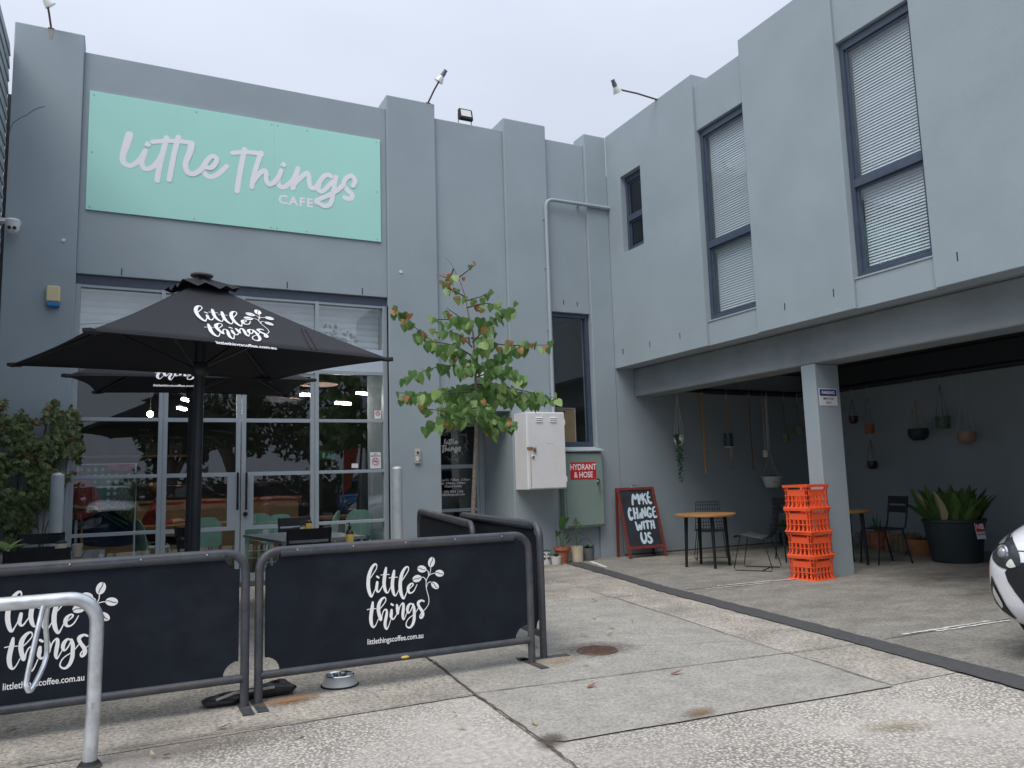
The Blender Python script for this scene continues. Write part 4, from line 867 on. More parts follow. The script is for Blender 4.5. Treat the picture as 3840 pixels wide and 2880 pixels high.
# ------------------------------------------------------------------ banner barriers
def barrier(name, label, a, b, za, zb, logo=None, flip=1):
    """a, b: ground ends (x, y); za, zb: height of the top tube at each end"""
    a, b = Vector((a[0], a[1], 0)), Vector((b[0], b[1], 0)); t = thing(name, label, 'barrier', (a+b)/2, 'black banner barriers around the tables')
    u = (b-a).normalized(); nrm = Vector((u.y, -u.x, 0))*flip; L_ = (b-a).length; r = .025; R = .11
    def pt(x, z): return a+u*x+Vector((0, 0, z+(zb-za)*x/L_*(z/za)))
    path = [pt(0, .012)]+[pt(0, .3), pt(0, za-R)]+[pt(R-R*math.cos(k*math.pi/12), za-R+R*math.sin(k*math.pi/12)) for k in range(1, 7)]+[pt(L_*k/8, za) for k in range(1, 8)]
    path += [pt(L_-R+R*math.sin(k*math.pi/12), za-R+R*math.cos(k*math.pi/12)) for k in range(0, 7)]+[pt(L_, .3), pt(L_, .012)]
    m = MB(); m.tube(path, r, 12); m.tube([pt(.0, .165), pt(L_, .165)], r*.96, 12); m.obj('frame', 'barrier_tube', t, smooth=True)
    x0, x1, z0, z1 = .035, L_-.035, .18, za-.01; k = .085
    ol = []
    for cx, cz, a0 in ((x0-.0, z0, 90), (x0, z1, 0), (x1, z1, -90), (x1, z0, 180)):
        for q in range(7):
            an = R_(a0-q*15); ol.append((cx+k*math.cos(an), cz+k*math.sin(an)))
    # order: bottom-left (left to bottom reversed) ... build the outline clockwise from bottom-left
    ol2 = []
    for cx, cz, a0, s_ in ((x0, z0, 0, 1), (x0, z1, 270, 1), (x1, z1, 180, 1), (x1, z0, 90, 1)):
        ol2.append([(cx+k*math.cos(R_(a0+90*q/6)), cz+k*math.sin(R_(a0+90*q/6))) for q in range(7)])
    poly = ol2[0]+ol2[1]+ol2[2]+ol2[3]
    m = MB(); m.prism([pt(x, z)+nrm*.004 for x, z in poly], nrm*-.008); bn = m.obj('banner', 'banner', t)
    sl = MB(); sl.tube([pt(x0+k, za-.012), pt(x1-k, za-.012)], r*1.12, 10); sl.obj('top_sleeve', 'barrier_tube', bn, smooth=True)
    for x in (0, L_):
        f = MB(); c = pt(x, .008); f.obox(c, nrm*.19, u*.03, Vector((0, 0, .005))); f.obj('foot', 'barrier_tube', t)
    for q in range(5):
        x = L_*(.12+.19*q); m = MB(); m.ball(pt(x, za)+nrm*r*1.08, .006, 6); m.obj('rivet', 'steel', t)
    if logo:
        p0 = a+nrm*.0042
        def f(x, y, l=0):
            q = onY((1360+.14467*x, 2080+.14467*y), 4.92); return Vector((q.x+logo, a.y+nrm.y*(.0045+l), q.z))
        def ft(x, y, l=0): return f(x, y, l)
        _, ur = bean_logo(bn, f, .0008)
        ur = MB(); c1, c2 = onY((1360+.14467*112, 2220+.14467*1362), 4.92), onY((1360+.14467*1572, 2220+.14467*1180), 4.92)
        text_into(ur, 'littlethingscoffee.com.au', lambda x, y, l=0: Vector((c1.x+logo+x, a.y+nrm.y*(.0048+l), c1.z+y)), 0, 0, .0475, .0003, sx=(c2.x-c1.x)/(.040*11.1) if False else .80, bold=.012); ur.obj('web_address', 'white_vinyl', bn)
    return t
b1 = barrier('banner_barrier', 'black banner barrier with white logo standing beside the dog bowl', (.745, 4.92), (2.545, 4.92), .875, .875, .0001)
b2 = barrier('banner_barrier', 'black banner barrier with white logo partly behind the galvanised bike hoop', (-1.14, 4.90), (.665, 4.90), .872, .88, -1.912)
b3 = barrier('banner_barrier', 'plain black banner barrier set edgeways, its foot near the drain cover', (2.69, 5.02), (2.86, 6.9), .93, .95)
b4 = barrier('banner_barrier', 'plain black banner barrier set edgeways further back, towards the entry door', (2.62, 6.06), (2.97, 8.36), .905, .955)
# sandbag on the joined feet
sb = thing('sandbag', 'flat black sandbag lying across the barrier feet', 'sandbag', (.68, 5.02, 0)); m = MB()
def pillow(mb, c, r, seed):
    rg = random.Random(seed); n, k_ = 14, 22; V = []; ph_ = [rg.uniform(0, 6) for _ in range(6)]
    for i in range(n+1):
        t_ = math.pi*i/n
        for k in range(k_):
            a_ = 2*math.pi*k/k_; e = lambda q, x: math.copysign(abs(q)**x, q); bump = 1+.07*math.sin(3*a_+ph_[0])+.05*math.sin(5*a_+2*t_+ph_[1])+.03*math.sin(9*a_+ph_[2])
            V.append((c[0]+r[0]*e(math.sin(t_), .7)*e(math.cos(a_), .65)*bump, c[1]+r[1]*e(math.sin(t_), .7)*e(math.sin(a_), .65)*bump, max(.006, c[2]-r[2]*math.cos(t_)*(1+.25*math.sin(2*a_+ph_[3])+.15*math.sin(4*a_+ph_[4])))))
    mb.add(V, [(i*k_+k, i*k_+(k+1) % k_, (i+1)*k_+(k+1) % k_, (i+1)*k_+k) for i in range(n) for k in range(k_)])
pillow(m, (.56, 5.03, .03), (.11, .07, .03), 2); pillow(m, (.86, 5.09, .038), (.13, .075, .038), 5)
m.tube([(.6, 5.03, .04), (.8, 5.07, .04)], [.03, .03], 10); sbo = m.obj('bag', mat('bag_black', (.018, .02, .025), .45, var=.3, vscale=12, bump=.8, bscale=18), sb, smooth=True)
m = MB(); m.tube([(.52, 4.97, .05), (.62, 4.97, .075), (.70, 4.98, .07), (.85, 5.0, .07)], .008, 6); m.obj('strap', 'rope_pale', sb)
# dog bowl
bw = thing('dog_bowl', 'steel dog bowl with a white skirt and black rubber ring on the concrete', 'bowl', (1.265, 5.09, .006))
m = MB(); m.lathe([(.112, .004), (.109, .010), (.088, .056), (.086, .06)], (1.265, 5.09, .006), 32, caps=False); m.obj('skirt', 'white_pot', bw, smooth=True)
m = MB(); m.lathe([(.087, .059), (.091, .064), (.086, .068), (.075, .062), (.07, .03), (.0001, .022)], (1.265, 5.09, .006), 32, caps=False); m.obj('dish', 'chrome', bw, smooth=True)
m = MB(); m.lathe([(.102, 0), (.118, 0), (.119, .006), (.113, .010), (.102, .008), (.102, 0)], (1.265, 5.09, .0045), 32, caps=False); m.obj('rubber_ring', 'rubber', bw, smooth=True)
# galvanised bike hoop
YR = 4.27; zr = zz(0, 2000, .53044)
leg = [onY(zr(*p), YR) for p in ((668, 1300), (680, 800), (678, 660))]; top = onY(zr(300, 478), YR); top0 = onY(zr(0, 497), YR)
xl, zt = leg[1].x, top.z
bh = thing('bike_hoop', 'galvanised steel bike parking hoop in front of the banner barrier', 'bike rack', (xl, YR, 0))
path = [(xl-.012, YR, 0), (xl-.003, YR, .25), (xl, YR, zt-.13)]+[(xl-.12+.12*math.cos(k*math.pi/16), YR, zt-.12+.12*math.sin(k*math.pi/16)) for k in range(1, 9)]+[(xl-.4, YR, zt), (xl-.78, YR, zt)]
path += [(xl-.78-.12*math.sin(k*math.pi/16), YR, zt-.12+.12*math.cos(k*math.pi/16)) for k in range(1, 9)]+[(xl-.9, YR, .0)]
m = MB(); m.tube(path, .031, 16); m.obj('hoop', 'galvanised', bh, smooth=True)
vp = [onY(zr(*p), YR) for p in ((312, 500), (205, 1060), (222, 1070), (325, 880), (322, 640))]
m = MB(); P = [(vp[0].x, YR-.012, zt-.01), (vp[1].x+.002, YR-.10, vp[1].z+.06), (vp[1].x+.004, YR-.12, vp[1].z+.005), (vp[2].x+.012, YR-.10, vp[2].z+.005), (vp[3].x, YR+.02, vp[3].z), (vp[4].x, YR+.012, vp[4].z), (vp[0].x+.016, YR+.005, zt-.01)]
m.tube([Vector(p) for p in spline([tuple(p) for p in P], 4)], .0115, 8); m.obj('wheel_loop', 'galvanised', bh, smooth=True)
m = MB(); m.lathe([(.055, 0), (.05, .012), (.036, .03)], (xl-.012, YR, .002), 16); m.obj('base_collar', 'rubber', bh, smooth=True)
m = MB(); m.obox((xl-.004, YR-.034, .28), (.008, 0, 0), (0, .003, 0), (0, 0, .014)); m.obj('tag_plate', 'steel', bh)
# bollards
for F, lab in ((D(125, 1023), 'galvanised bollard beside the leafy creeper'), (D(858, 1009), 'galvanised bollard between the shop windows and the entry door')):
    q = onY(F, 9.95); t = thing('bollard', lab, 'bollard', (q.x, 9.95, 0), 'galvanised bollards by the shop front')
    m = MB(); m.cyl((q.x, 9.95, .0), (q.x, 9.95, q.z-.02), .066, seg=20); m.obj('post', 'bollard_galv', t, smooth=True)
    m = MB(); m.lathe([(.067, 0), (.06, .02), (.035, .036), (.0001, .042)], (q.x, 9.95, q.z-.03), 20); m.obj('cap', 'bollard_galv', t, smooth=True)
# drain cover
mh = thing('drain_cover', 'round rusty iron drain cover set in the concrete', 'drain cover', (3.12, 5.0, .008))
m = MB(); m.lathe([(.0001, .003), (.132, .003), (.135, 0)], (3.12, 5.0, .0095), 36); m.obj('lid', 'rust_iron', mh)
m = MB(); m.lathe([(.137, 0), (.137, .005), (.150, .005), (.153, 0)], (3.12, 5.0, .0095), 36, caps=False); m.obj('rim', 'rust_iron', mh)
m = MB()
for i in range(-5, 6):
    for j in range(-5, 6):
        x, y = i*.024+(j % 2)*.012, j*.022
        if x*x+y*y < .0145: m.obox((3.12+x, 5+y, .0135), (.008, 0, 0), (0, .004, 0), (0, 0, .0016))
tag(m.obj('tread_stud', 'rust_iron', mh), None, None, kind='stuff')

# ------------------------------------------------------------------ carport: table, chairs, crates, board
def slat_chair():
    t = thing('metal_chair', 'x', 'chair', (0, 0, 0)); r = .011
    for s in (-1, 1):
        m = MB(); m.tube([(s*.185, .235, 0), (s*.185, .20, .30), (s*.185, .185, .44), (s*.185, .15, .452), (s*.185, -.17, .452), (s*.185, -.205, .475), (s*.185, -.225, .55), (s*.185, -.283, .88)], r, 8); m.obj('side_frame', 'black_metal', t, smooth=True)
        m = MB(); m.tube([(s*.185, -.16, .448), (s*.19, -.20, .25), (s*.195, -.26, 0)], r, 8); m.obj('leg', 'black_metal', t, smooth=True)
    for k in range(5):
        y = .15-k*.075; MB().box((-.185, y-.031, .452), (.185, y+.031, .464)).obj('seat_slat', 'black_metal', t, bevel=.004)
    for z, h in ((.825, .10), (.705, .09)):
        y = -.225-(z-.55)*.172; m = MB(); V = []
        for i in range(9):
            x = -.20+.05*i; b = -.018*math.cos(i/8*math.pi*2-math.pi)*0-.02*(1-(x/.2)**2)
            for dz in (-h/2, h/2): V += [(x, y+b+(-.172*dz)+.004, z+dz), (x, y+b+(-.172*dz)-.004, z+dz)]
        F_ = []
        for i in range(8):
            o = i*4; F_ += [(o, o+4, o+6, o+2), (o+1, o+3, o+7, o+5), (o+2, o+6, o+7, o+3), (o, o+1, o+5, o+4)]
        F_ += [(0, 2, 3, 1), (32, 33, 35, 34)]; m.add(V, F_); m.obj('back_slat', 'black_metal', t)
    return t
def wire_chair():
    t = thing('wire_chair', 'x', 'chair', (0, 0, 0)); prof = [(.24, .425), (.20, .455), (.10, .445), (0, .425), (-.12, .41), (-.18, .425), (-.215, .48), (-.235, .58), (-.265, .72), (-.29, .83)]
    S = spline(prof, 4); w = lambda i: .215 if i < len(S)*.5 else .215-.05*(i/len(S)-.5)*2
    m = MB(); n = len(S)
    for k in range(11):
        f = -1+2*k/10; m.tube([(f*w(i), y-.02*(1-f*f)*(z > .5), z-.012*(1-f*f)*(z < .47)) for i, (y, z) in enumerate(S)], 0.0048 if 0 < k < 10 else .006, 5)
    acc = 0
    for i in range(0, n, 2):
        y, z = S[i]; m.tube([(f*w(i), y-.02*(1-f*f)*(z > .5), z-.012*(1-f*f)*(z < .47)) for f in (-1, -.6, -.2, .2, .6, 1)], 0.0048 if 0 < i < n-1 else .006, 5)
    m.obj('wire_shell', 'black_metal', t)
    for s in (-1, 1):
        m = MB(); m.tube([(s*.19, .16, .44), (s*.235, .25, .03), (s*.235, .235, .008), (s*.235, -.22, .008), (s*.235, -.235, .03), (s*.19, -.13, .415)], .006, 7); m.obj('sled_leg', 'black_metal', t, smooth=True)
    m = MB(); m.tube([(-.235, -.1, .008), (.235, -.1, .008)], .005, 6); m.obj('cross_bar', 'black_metal', t)
    m = MB(); m.tube([(-.19, .16, .44), (.19, .16, .44)], .005, 6); m.tube([(-.19, -.13, .415), (.19, -.13, .415)], .005, 6); tag(m.obj('seat_rail', 'black_metal', t), None, None, kind='stuff')
    return t
def bistro_table(name, label, c, R=.35, h=.72, rot=0., top='wood_top'):
    t = thing(name, label, 'table', (c[0], c[1], 0), 'round wooden tables in the carport')
    m = MB(); m.lathe([(.0001, h-.032), (R-.006, h-.032), (R, h-.026), (R, h-.006), (R-.006, h), (.0001, h)], (c[0], c[1], 0), 48); m.obj('table_top', top, t, smooth=True)
    for k in range(4):
        a = rot+k*math.pi/2; p = (c[0]+.30*math.cos(a), c[1]+.30*math.sin(a)); q = (c[0]+.27*math.cos(a), c[1]+.27*math.sin(a))
        m = MB(); m.cyl((p[0], p[1], .02), (q[0], q[1], h-.032), .017, .027, 14); lg = m.obj('leg', 'black_metal', t, smooth=True)
        m = MB(); m.cyl((p[0], p[1], .0125), (p[0], p[1], .021), .022, seg=12); m.obj('foot', 'rubber', lg)
    return t
ZC = .008                             # carport slab level
bistro_table('cafe_table', 'round wooden cafe table on black legs beside the sandwich board', (7.2, 8.6), .41, .72, R_(-112))
wc = wire_chair(); wc.location = (7.87, 9.30, ZC); wc.rotation_euler = (0, 0, R_(145)); wc['label'] = 'black wire chair tucked behind the round wooden table'; wc['group'] = 'black wire chairs'
dup(wc, (7.46, 7.92, ZC), R_(32), 'black wire chair seen side-on between the round table and the crates', 'black wire chairs')
sc_ = slat_chair(); sc_.location = (8.55, 8.35, ZC); sc_.rotation_euler = (0, 0, R_(150)); sc_['label'] = 'black slatted metal chair half hidden by the orange crates'; sc_['group'] = 'black slatted metal chairs'
dup(sc_, (9.15, 7.35, ZC), R_(75), 'black slatted metal chair near the big planted tub', 'black slatted metal chairs')
bistro_table('cafe_table', 'round wooden table mostly hidden behind the pillar', (8.70, 7.62), .36, .72, R_(20))
# crates
def crate():
    t = thing('milk_crate', 'x', 'crate', (0, 0, 0)); h = .272; W0, W1, Wm = .185, .180, .168; mt = 'crate_orange'
    prof = [(0, .186), (.045, .168), (.21, .168), (.245, .180), (.272, .181)]
    def wd(z):
        for (za, wa), (zb, wb) in zip(prof, prof[1:]):
            if z <= zb: return wa+(wb-wa)*(z-za)/(zb-za)
        return prof[-1][1]
    def ring(z0, z1, n, th=.012, proud=0.):
        m = MB(); a, b = wd(z0)+proud, wd(z1)+proud
        for i in range(4):
            c, s = [(1, 0), (0, 1), (-1, 0), (0, -1)][i]; R3 = lambda x, y, z: (x*c-y*s, x*s+y*c, z)
            m.add([R3(a, -a, z0), R3(a, a, z0), R3(b, b, z1), R3(b, -b, z1), R3(a-th, -a+th, z0), R3(a-th, a-th, z0), R3(b-th, b-th, z1), R3(b-th, -b+th, z1)], [(0, 1, 2, 3), (7, 6, 5, 4), (3, 2, 6, 7), (0, 4, 5, 1)])
        return m.obj(n, mt, t)
    ring(.0, .014, 'base_ring', .02, .003); ring(.082, .092, 'rail', .008, .003); ring(.142, .152, 'rail', .008, .003); ring(.205, .213, 'rail', .008, .002); ring(.243, .272, 'rim', .012, .004)
    for i in range(4):
        c, s = [(1, 0), (0, 1), (-1, 0), (0, -1)][i]; R3 = lambda x, y, z: (x*c-y*s, x*s+y*c, z)
        m = MB()
        for q, y in enumerate((-.168, -.118, -.06, 0, .06, .118, .168)):
            hw = .011 if 0 < q < 6 else .016; zs = [0, .045, .147] if 0 < q < 6 and q not in (1, 5) else [0, .045, .21, .245, .26]
            V = []
            for z in zs:
                x = wd(z); yy = y*(x/.168)
                for dx, dy in ((0, -hw), (0, hw), (-.010, hw), (-.010, -hw)): V.append(R3(x+dx, max(-x, min(x, yy+dy)), z))
            n = len(zs); m.add(V, [(j*4+k, j*4+(k+1) % 4, (j+1)*4+(k+1) % 4, (j+1)*4+k) for j in range(n-1) for k in range(4)])
        m.obj('side_ribs', mt, t)
        m = MB(); V = [R3(wd(z)+.001, y, z) for z, y in ((.15, -.118), (.15, .118), (.212, .118), (.212, -.118))]; m.prism(V, Vector(R3(-.008, 0, 0))); m.obj('name_panel', mt, t)
    m = MB()
    for k in range(-3, 4):
        m.box((-.17, k*.05-.008, .004), (.17, k*.05+.008, .010)); m.box((k*.05-.008, -.17, .0105), (k*.05+.008, .17, .014))
    tag(m.obj('base_grid', mt, t), None, None, kind='stuff')
    return t
cr0 = crate(); cc_ = (7.955-.06, 7.40-.06)
ph = math.atan2(7.28-7.22, 8.11-7.70)
labs = ['orange milk crate at the bottom of the stack by the pillar', 'orange milk crate resting on the bottom one of the stack', 'orange milk crate just under the topmost one of the stack', 'orange milk crate on top of the stack by the pillar']
c0 = onZ((3057, 2181)); c0 = Vector((7.13, 6.69, 0)); c0 = onZ((3057, 2181), ZC)
ctr = c0+Vector((math.cos(R_(50)), math.sin(R_(50)), 0))*.186*1.414
for k in range(4):
    loc = (ctr.x+rnd(-.006, .006), ctr.y+rnd(-.006, .006), ZC+k*.2725); rz = R_(4+rnd(-1.5, 1.5))
    if k == 0: cr0.location = loc; cr0.rotation_euler = (0, 0, rz); cr0['label'] = labs[0]; cr0['group'] = 'stacked orange milk crates'
    else: dup(cr0, loc, rz, labs[k], 'stacked orange milk crates')
# sandwich board
ze = zz(2320, 1800, .18083)
bl, brr = onZ(ze(250, 1635), ZC), onZ(ze(980, 1575), ZC); uu = (brr-bl); uu.z = 0; uu.normalize(); nb_ = Vector((uu.y, -uu.x, 0))
tilt = R_(15); vv = Vector((0, 0, math.cos(tilt)))-nb_*math.sin(tilt); nn = uu.cross(vv).normalized()
if nn.y > 0: nn = -nn
bd = thing('sandwich_board', 'red framed blackboard lettered MAKE CHANGE WITH US leaning open by the wall', 'sign board', bl)
def bp_(x, y, l=0): return onP(ze(x, y), bl, nn)+nn*l
def loc2(p): d = p-bl; return d.dot(uu), d.dot(vv)
TL, TR, BL_, BR_ = [loc2(bp_(*p)) for p in ((62, 165), (790, 140), (255, 1630), (975, 1570))]
def pv(x, y, l=0): return bl+uu*x+vv*y+nn*l
Wd, Hd = (BR_[0]+TR[0]-TL[0]-BL_[0])/2, (TL[1]+TR[1])/2
x0 = 0.0; wb_ = .045
for x in (x0, x0+Wd):
    m = MB(); m.bar(pv(x, 0), pv(x, Hd), wb_, .028, nn); m.obj('stile', 'red_timber', bd, bevel=.004)
zb_ = loc2(bp_(600, 1390))[1]
for y in (zb_, Hd-.022): m = MB(); m.bar(pv(x0+.0225, y), pv(x0+Wd-.0225, y), .026, .045, vv); m.obj('rail', 'red_timber', bd, bevel=.003)
m = MB(); m.prism([pv(x0+.02, zb_, .002), pv(x0+Wd-.02, zb_, .002), pv(x0+Wd-.02, Hd-.03, .002), pv(x0+.02, Hd-.03, .002)], nn*-.008); pnl = m.obj('blackboard', 'chalkboard', bd)
bk = nb_*-1
for x in (x0, x0+Wd): m = MB(); m.bar(pv(x, Hd)-nb_*.03, pv(x, 0)-nb_*(2*Hd*math.sin(tilt)*.55+.03)-Vector((0, 0, 0)), .04, .026, nn); m.obj('rear_stile', 'red_timber', bd)
m = MB(); m.tube([pv(x0+Wd*.40, Hd-.005), pv(x0+Wd*.42, Hd+.035), pv(x0+Wd*.56, Hd+.035), pv(x0+Wd*.58, Hd-.005)], .007, 8); m.obj('handle', 'steel', bd, smooth=True)
CH = [[(290,505,20),(285,400,20),(298,305,20),(340,395,20),(385,300,22),(405,390,22),(425,485,22)], [(442,425,13),(440,340,13),(455,310,14),(485,420,14)], [(447,375,11),(478,372,11)],
 [(483,285,14),(500,390,13),(510,500,11)], [(545,290,16),(508,360,14),(545,420,20),(580,485,22)], [(605,255,17),(590,330,18),(610,430,22),(650,478,24),(672,470,20)], [(600,365,14),(640,355,14)],
 [(245,625,20),(225,590,20),(207,650,20),(215,740,22),(250,815,26),(283,790,22)], [(305,590,20),(322,700,20),(335,795,20)], [(372,590,20),(385,690,20),(395,790,20)], [(325,695,16),(385,675,16)],
 [(437,785,15),(440,720,15),(455,690,15),(478,785,15)], [(442,750,10),(470,748,10)], [(500,780,15),(482,690,16),(480,600,18),(520,680,20),(550,745,20),(548,660,18),(540,580,17)],
 [(655,600,22),(620,575,20),(592,640,20),(600,730,22),(650,765,22),(672,720,18),(640,695,14)], [(735,560,16),(705,600,17),(712,700,20),(740,765,22),(792,755,16)], [(715,655,12),(752,650,12)],
 [(350,880,18),(375,960,20),(402,1040,20),(430,930,18),(462,1025,20),(475,940,18),(472,880,16)], [(508,865,17),(525,960,17),(532,1010,15)], [(535,870,17),(590,852,18),(640,862,16)], [(585,870,18),(597,940,20),(605,1000,18)],
 [(668,845,16),(675,930,16),(680,1005,14)], [(712,845,17),(725,920,20),(738,990,20)], [(675,935,12),(725,925,12)],
 [(463,1100,18),(470,1190,22),(500,1270,26),(535,1298,26),(568,1240,22),(565,1160,20),(545,1105,20)], [(650,1105,18),(615,1105,20),(612,1160,20),(660,1200,22),(685,1260,24),(650,1300,22),(610,1272,18)]]
m = MB(); sc2 = (loc2(bp_(600, 700))[0]-loc2(bp_(500, 700))[0])/100
for i, P in enumerate(CH):
    Q = [loc2(bp_(x, y))+(w*sc2,) for x, y, w in P]; stroke(m, Q, pv, .003+.0004*(i % 6), 5)
m.obj('painted_lettering', 'chalk_paint', pnl)

# ------------------------------------------------------------------ plants
def heart(w=1., fold=.12, n=6):
    """heart-shaped leaf hanging from the origin down -Z, width w, facing -Y"""
    O = [(0, 0), (.12, .10), (.30, .13), (.46, .03), (.50, -.16), (.42, -.42), (.24, -.70), (0, -.98)]
    V = [(0, 0, 0), (0, -fold*.2, -.35*w), (0, -fold*.3, -.7*w)]; F_ = []
    Rr = [(x*w, fold*abs(x)*w*1.2, z*w) for x, z in O]; Ll = [(-x*w, fold*abs(x)*w*1.2, z*w) for x, z in O[1:-1]]
    V = [(0, 0, -.05*w), (0, -.02*w, -.4*w)]+Rr+Ll; r0 = 2; nr = len(Rr); l0 = r0+nr
    F_ = [(1, r0+i, r0+i+1) for i in range(nr-1)]
    Lx = [r0]+[l0+i for i in range(len(Ll))]+[r0+nr-1]
    F_ += [(1, Lx[i+1], Lx[i]) for i in range(len(Lx)-1)]
    return V[0:], F_
def leaf_blade(L=1., w=.3, curl=.15):
    P = [(0, .02), (.12, .55), (.35, 1), (.6, .85), (.85, .4), (1, .02)]; V = []; F_ = []
    for t, k in P: z = -curl*L*t*t; V += [(t*L, -w*L/2*k, z+.06*L*k), (t*L, 0, z), (t*L, w*L/2*k, z+.06*L*k)]
    for i in range(len(P)-1): a = i*3; F_ += [(a, a+3, a+4, a+1), (a+1, a+4, a+5, a+2)]
    return V, F_
def put(mb, VF, M_): V, F_ = VF; mb.add([M_ @ Vector(v) for v in V], F_)
# young tree with heart-shaped leaves
random.seed(11)
YT = 8.3
tr = thing('young_tree', 'slender young tree with heart-shaped green leaves turning rusty at the top', 'tree', (3.62, YT, 0))
tkp = [(1012, 1190), (1022, 1100), (1026, 1000), (1030, 900), (1028, 850), (1027, 790), (1022, 720), (1012, 680), (1005, 640), (995, 610), (975, 570), (962, 555)]
tk = [onY(D(*p), YT) for p in tkp]; tk[0].z = .0; tk[0].x = 3.60
m = MB(); m.tube(tk, [.030, .026, .023, .020, .018, .015, .011, .009, .007, .005, .003, .0015], 9); m.obj('trunk', 'bark', tr, smooth=True)
m = MB()
for k in range(9):
    p = tk[1].lerp(tk[3], k/9)
    m.ball(p+Vector((rnd(-.012, .012), -.022, 0)), (.011, .008, .008), 6)
tag(m.obj('bark_knot', 'twig', tr), None, None, kind='stuff')
BR = [  # (start, through, end) in display pixels, depth drift, leaf count, rusty share
 ((1022, 790), (930, 735, ), (850, 663), .3, 26, .22), ((1025, 845), (945, 850), (870, 857), -.3, 24, .08), ((1028, 870), (960, 860), (862, 848), .4, 18, .05),
 ((1022, 770), (975, 745), (905, 735), -.2, 16, .05), ((1020, 750), (985, 720), (935, 718), .3, 12, .1), ((1012, 690), (960, 690), (930, 690), -.2, 9, .12),
 ((1027, 800), (960, 790), (878, 815), .2, 14, .12), ((1030, 900), (985, 905), (918, 918), -.3, 20, .12), ((1030, 880), (980, 890), (905, 880), .2, 12, .05),
 ((1025, 805), (1080, 770), (1140, 745), .3, 22, .05), ((1020, 740), (1070, 690), (1115, 660), -.25, 22, .18), ((1018, 730), (1090, 745), (1190, 745), .3, 26, .2),
 ((1028, 830), (1110, 840), (1198, 860), -.35, 34, .04), ((1028, 860), (1090, 860), (1160, 868), .35, 30, .04), ((1030, 885), (1070, 905), (1108, 918), -.3, 26, .06),
 ((1027, 815), (1085, 800), (1130, 820), -.3, 18, .03), ((1030, 895), (1060, 925), (1060, 938), .2, 8, .1), ((1005, 650), (1040, 640), (1062, 628), .2, 10, .3),
 ((1008, 665), (1050, 655), (1085, 665), -.3, 12, .2), ((1003, 640), (975, 625), (955, 605), .2, 12, .55), ((990, 600), (1010, 585), (1028, 570), -.1, 4, .7), ((980, 580), (970, 600), (950, 595), .2, 6, .7),
 ((1015, 705), (1000, 690), (965, 665), -.3, 12, .2), ((1010, 690), (1040, 700), (1070, 715), .2, 12, .1), ((1028, 850), (1010, 870), (985, 880), -.5, 16, .05), ((1028, 845), (1040, 865), (1065, 885), -.5, 18, .04), ((1026, 840), (1000, 840), (960, 845), .5, 14, .03), ((1028, 835), (1060, 840), (1100, 842), .55, 14, .03), ((1022, 780), (1015, 790), (990, 800), -.4, 12, .04), ((1024, 800), (1035, 760), (1052, 735), -.4, 12, .06)]
leafm = {}
for key, mt in (('g', 'leaf_green'), ('l', 'leaf_light'), ('r', 'leaf_rust')):
    leafm[key] = []
    for k in range(3):
        mb = MB(); V, F_ = heart(1., rnd(.02, .3)); mb.add([(x+rnd(-.03, .03), y+.12*z*z*rnd(-1, 1), z) for x, y, z in V], F_); leafm[key].append(mb.mesh('leaf', mt))
extra = {'g': MB(), 'l': MB(), 'r': MB()}; placed = []
for bi, (a, b, c, dz, n, rust) in enumerate(BR):
    y0 = YT; A, B, C = onY(D(*a), YT), onY(D(*b), YT+dz*.5), onY(D(*c), YT+dz)
    S = spline([tuple(A), tuple(B), tuple(C)], 5); mb = MB(); N = len(S); mb.tube(S, [.009*(1-.75*i/(N-1))+.0012 for i in range(N)], 6); mb.obj('branch', 'twig', tr, smooth=True)
    n = int(n*(1.4 if a[1] > 770 else .95))
    for k in range(n):
        t = .18+.82*(k+rnd(0, 1))/n; i = min(int(t*(N-1)), N-2); p = Vector(S[i]).lerp(Vector(S[i+1]), t*(N-1)-i)
        p = p+Vector((rnd(-.05, .05), rnd(-.07, .07), rnd(-.055, .045))); sz = rnd(.10, .15)*(1-.22*t)
        if p.z > 3.3: sz *= .8
        key = 'r' if random.random() < rust else ('l' if random.random() < .24 else 'g')
        if key == 'r': sz *= .7
        rot = (rnd(-.5, .75), rnd(-.45, .45), rnd(-.9, .9)); placed.append((p, rot, sz, key))
random.shuffle(placed)
for k, (p, rot, sz, key) in enumerate(placed):
    if k < 300: link('leaf', random.choice(leafm[key]), tr, p, rot, sz)
    else:
        from mathutils import Euler
        M_ = Matrix.Translation(p) @ Euler(rot).to_matrix().to_4x4() @ Matrix.Scale(sz, 4); put(extra[key], heart(1., .15), M_)
for key, mt in (('g', 'leaf_green'), ('l', 'leaf_light'), ('r', 'leaf_rust')): tag(extra[key].obj('leaf_mass', mt, tr), None, None, kind='stuff')
# creeper on the end pilaster
vi = thing('creeper', 'leafy green creeper spilling over the wall at the end pilaster', 'plant', (-1.0, 10.4, 0))
random.seed(5)
def palm_leaf():
    mb = MB()
    for k in range(5):
        a = R_(-70+35*k); M_ = Matrix.Rotation(a-math.pi/2, 4, 'Y') @ Matrix.Rotation(R_(90), 4, 'X'); put(mb, leaf_blade([.7, .9, 1, .9, .7][k], .42, rnd(.1, .4)), M_)
    return mb
pal = {}
for key, mt in (('g', 'leaf_vine'), ('r', 'leaf_vine_red')): pal[key] = [palm_leaf().mesh('leaf', mt) for _ in range(3)]
EDGE = [(2.32, -1.34, -.60), (2.18, -1.34, -.50), (2.0, -1.34, -.50), (1.8, -1.34, -.47), (1.6, -1.34, -.50), (1.45, -1.34, -.56), (1.2, -1.34, -.72), (1.0, -1.34, -.85), (.8, -1.34, -1.0), (.6, -1.34, -1.06), (.3, -1.34, -1.12)]
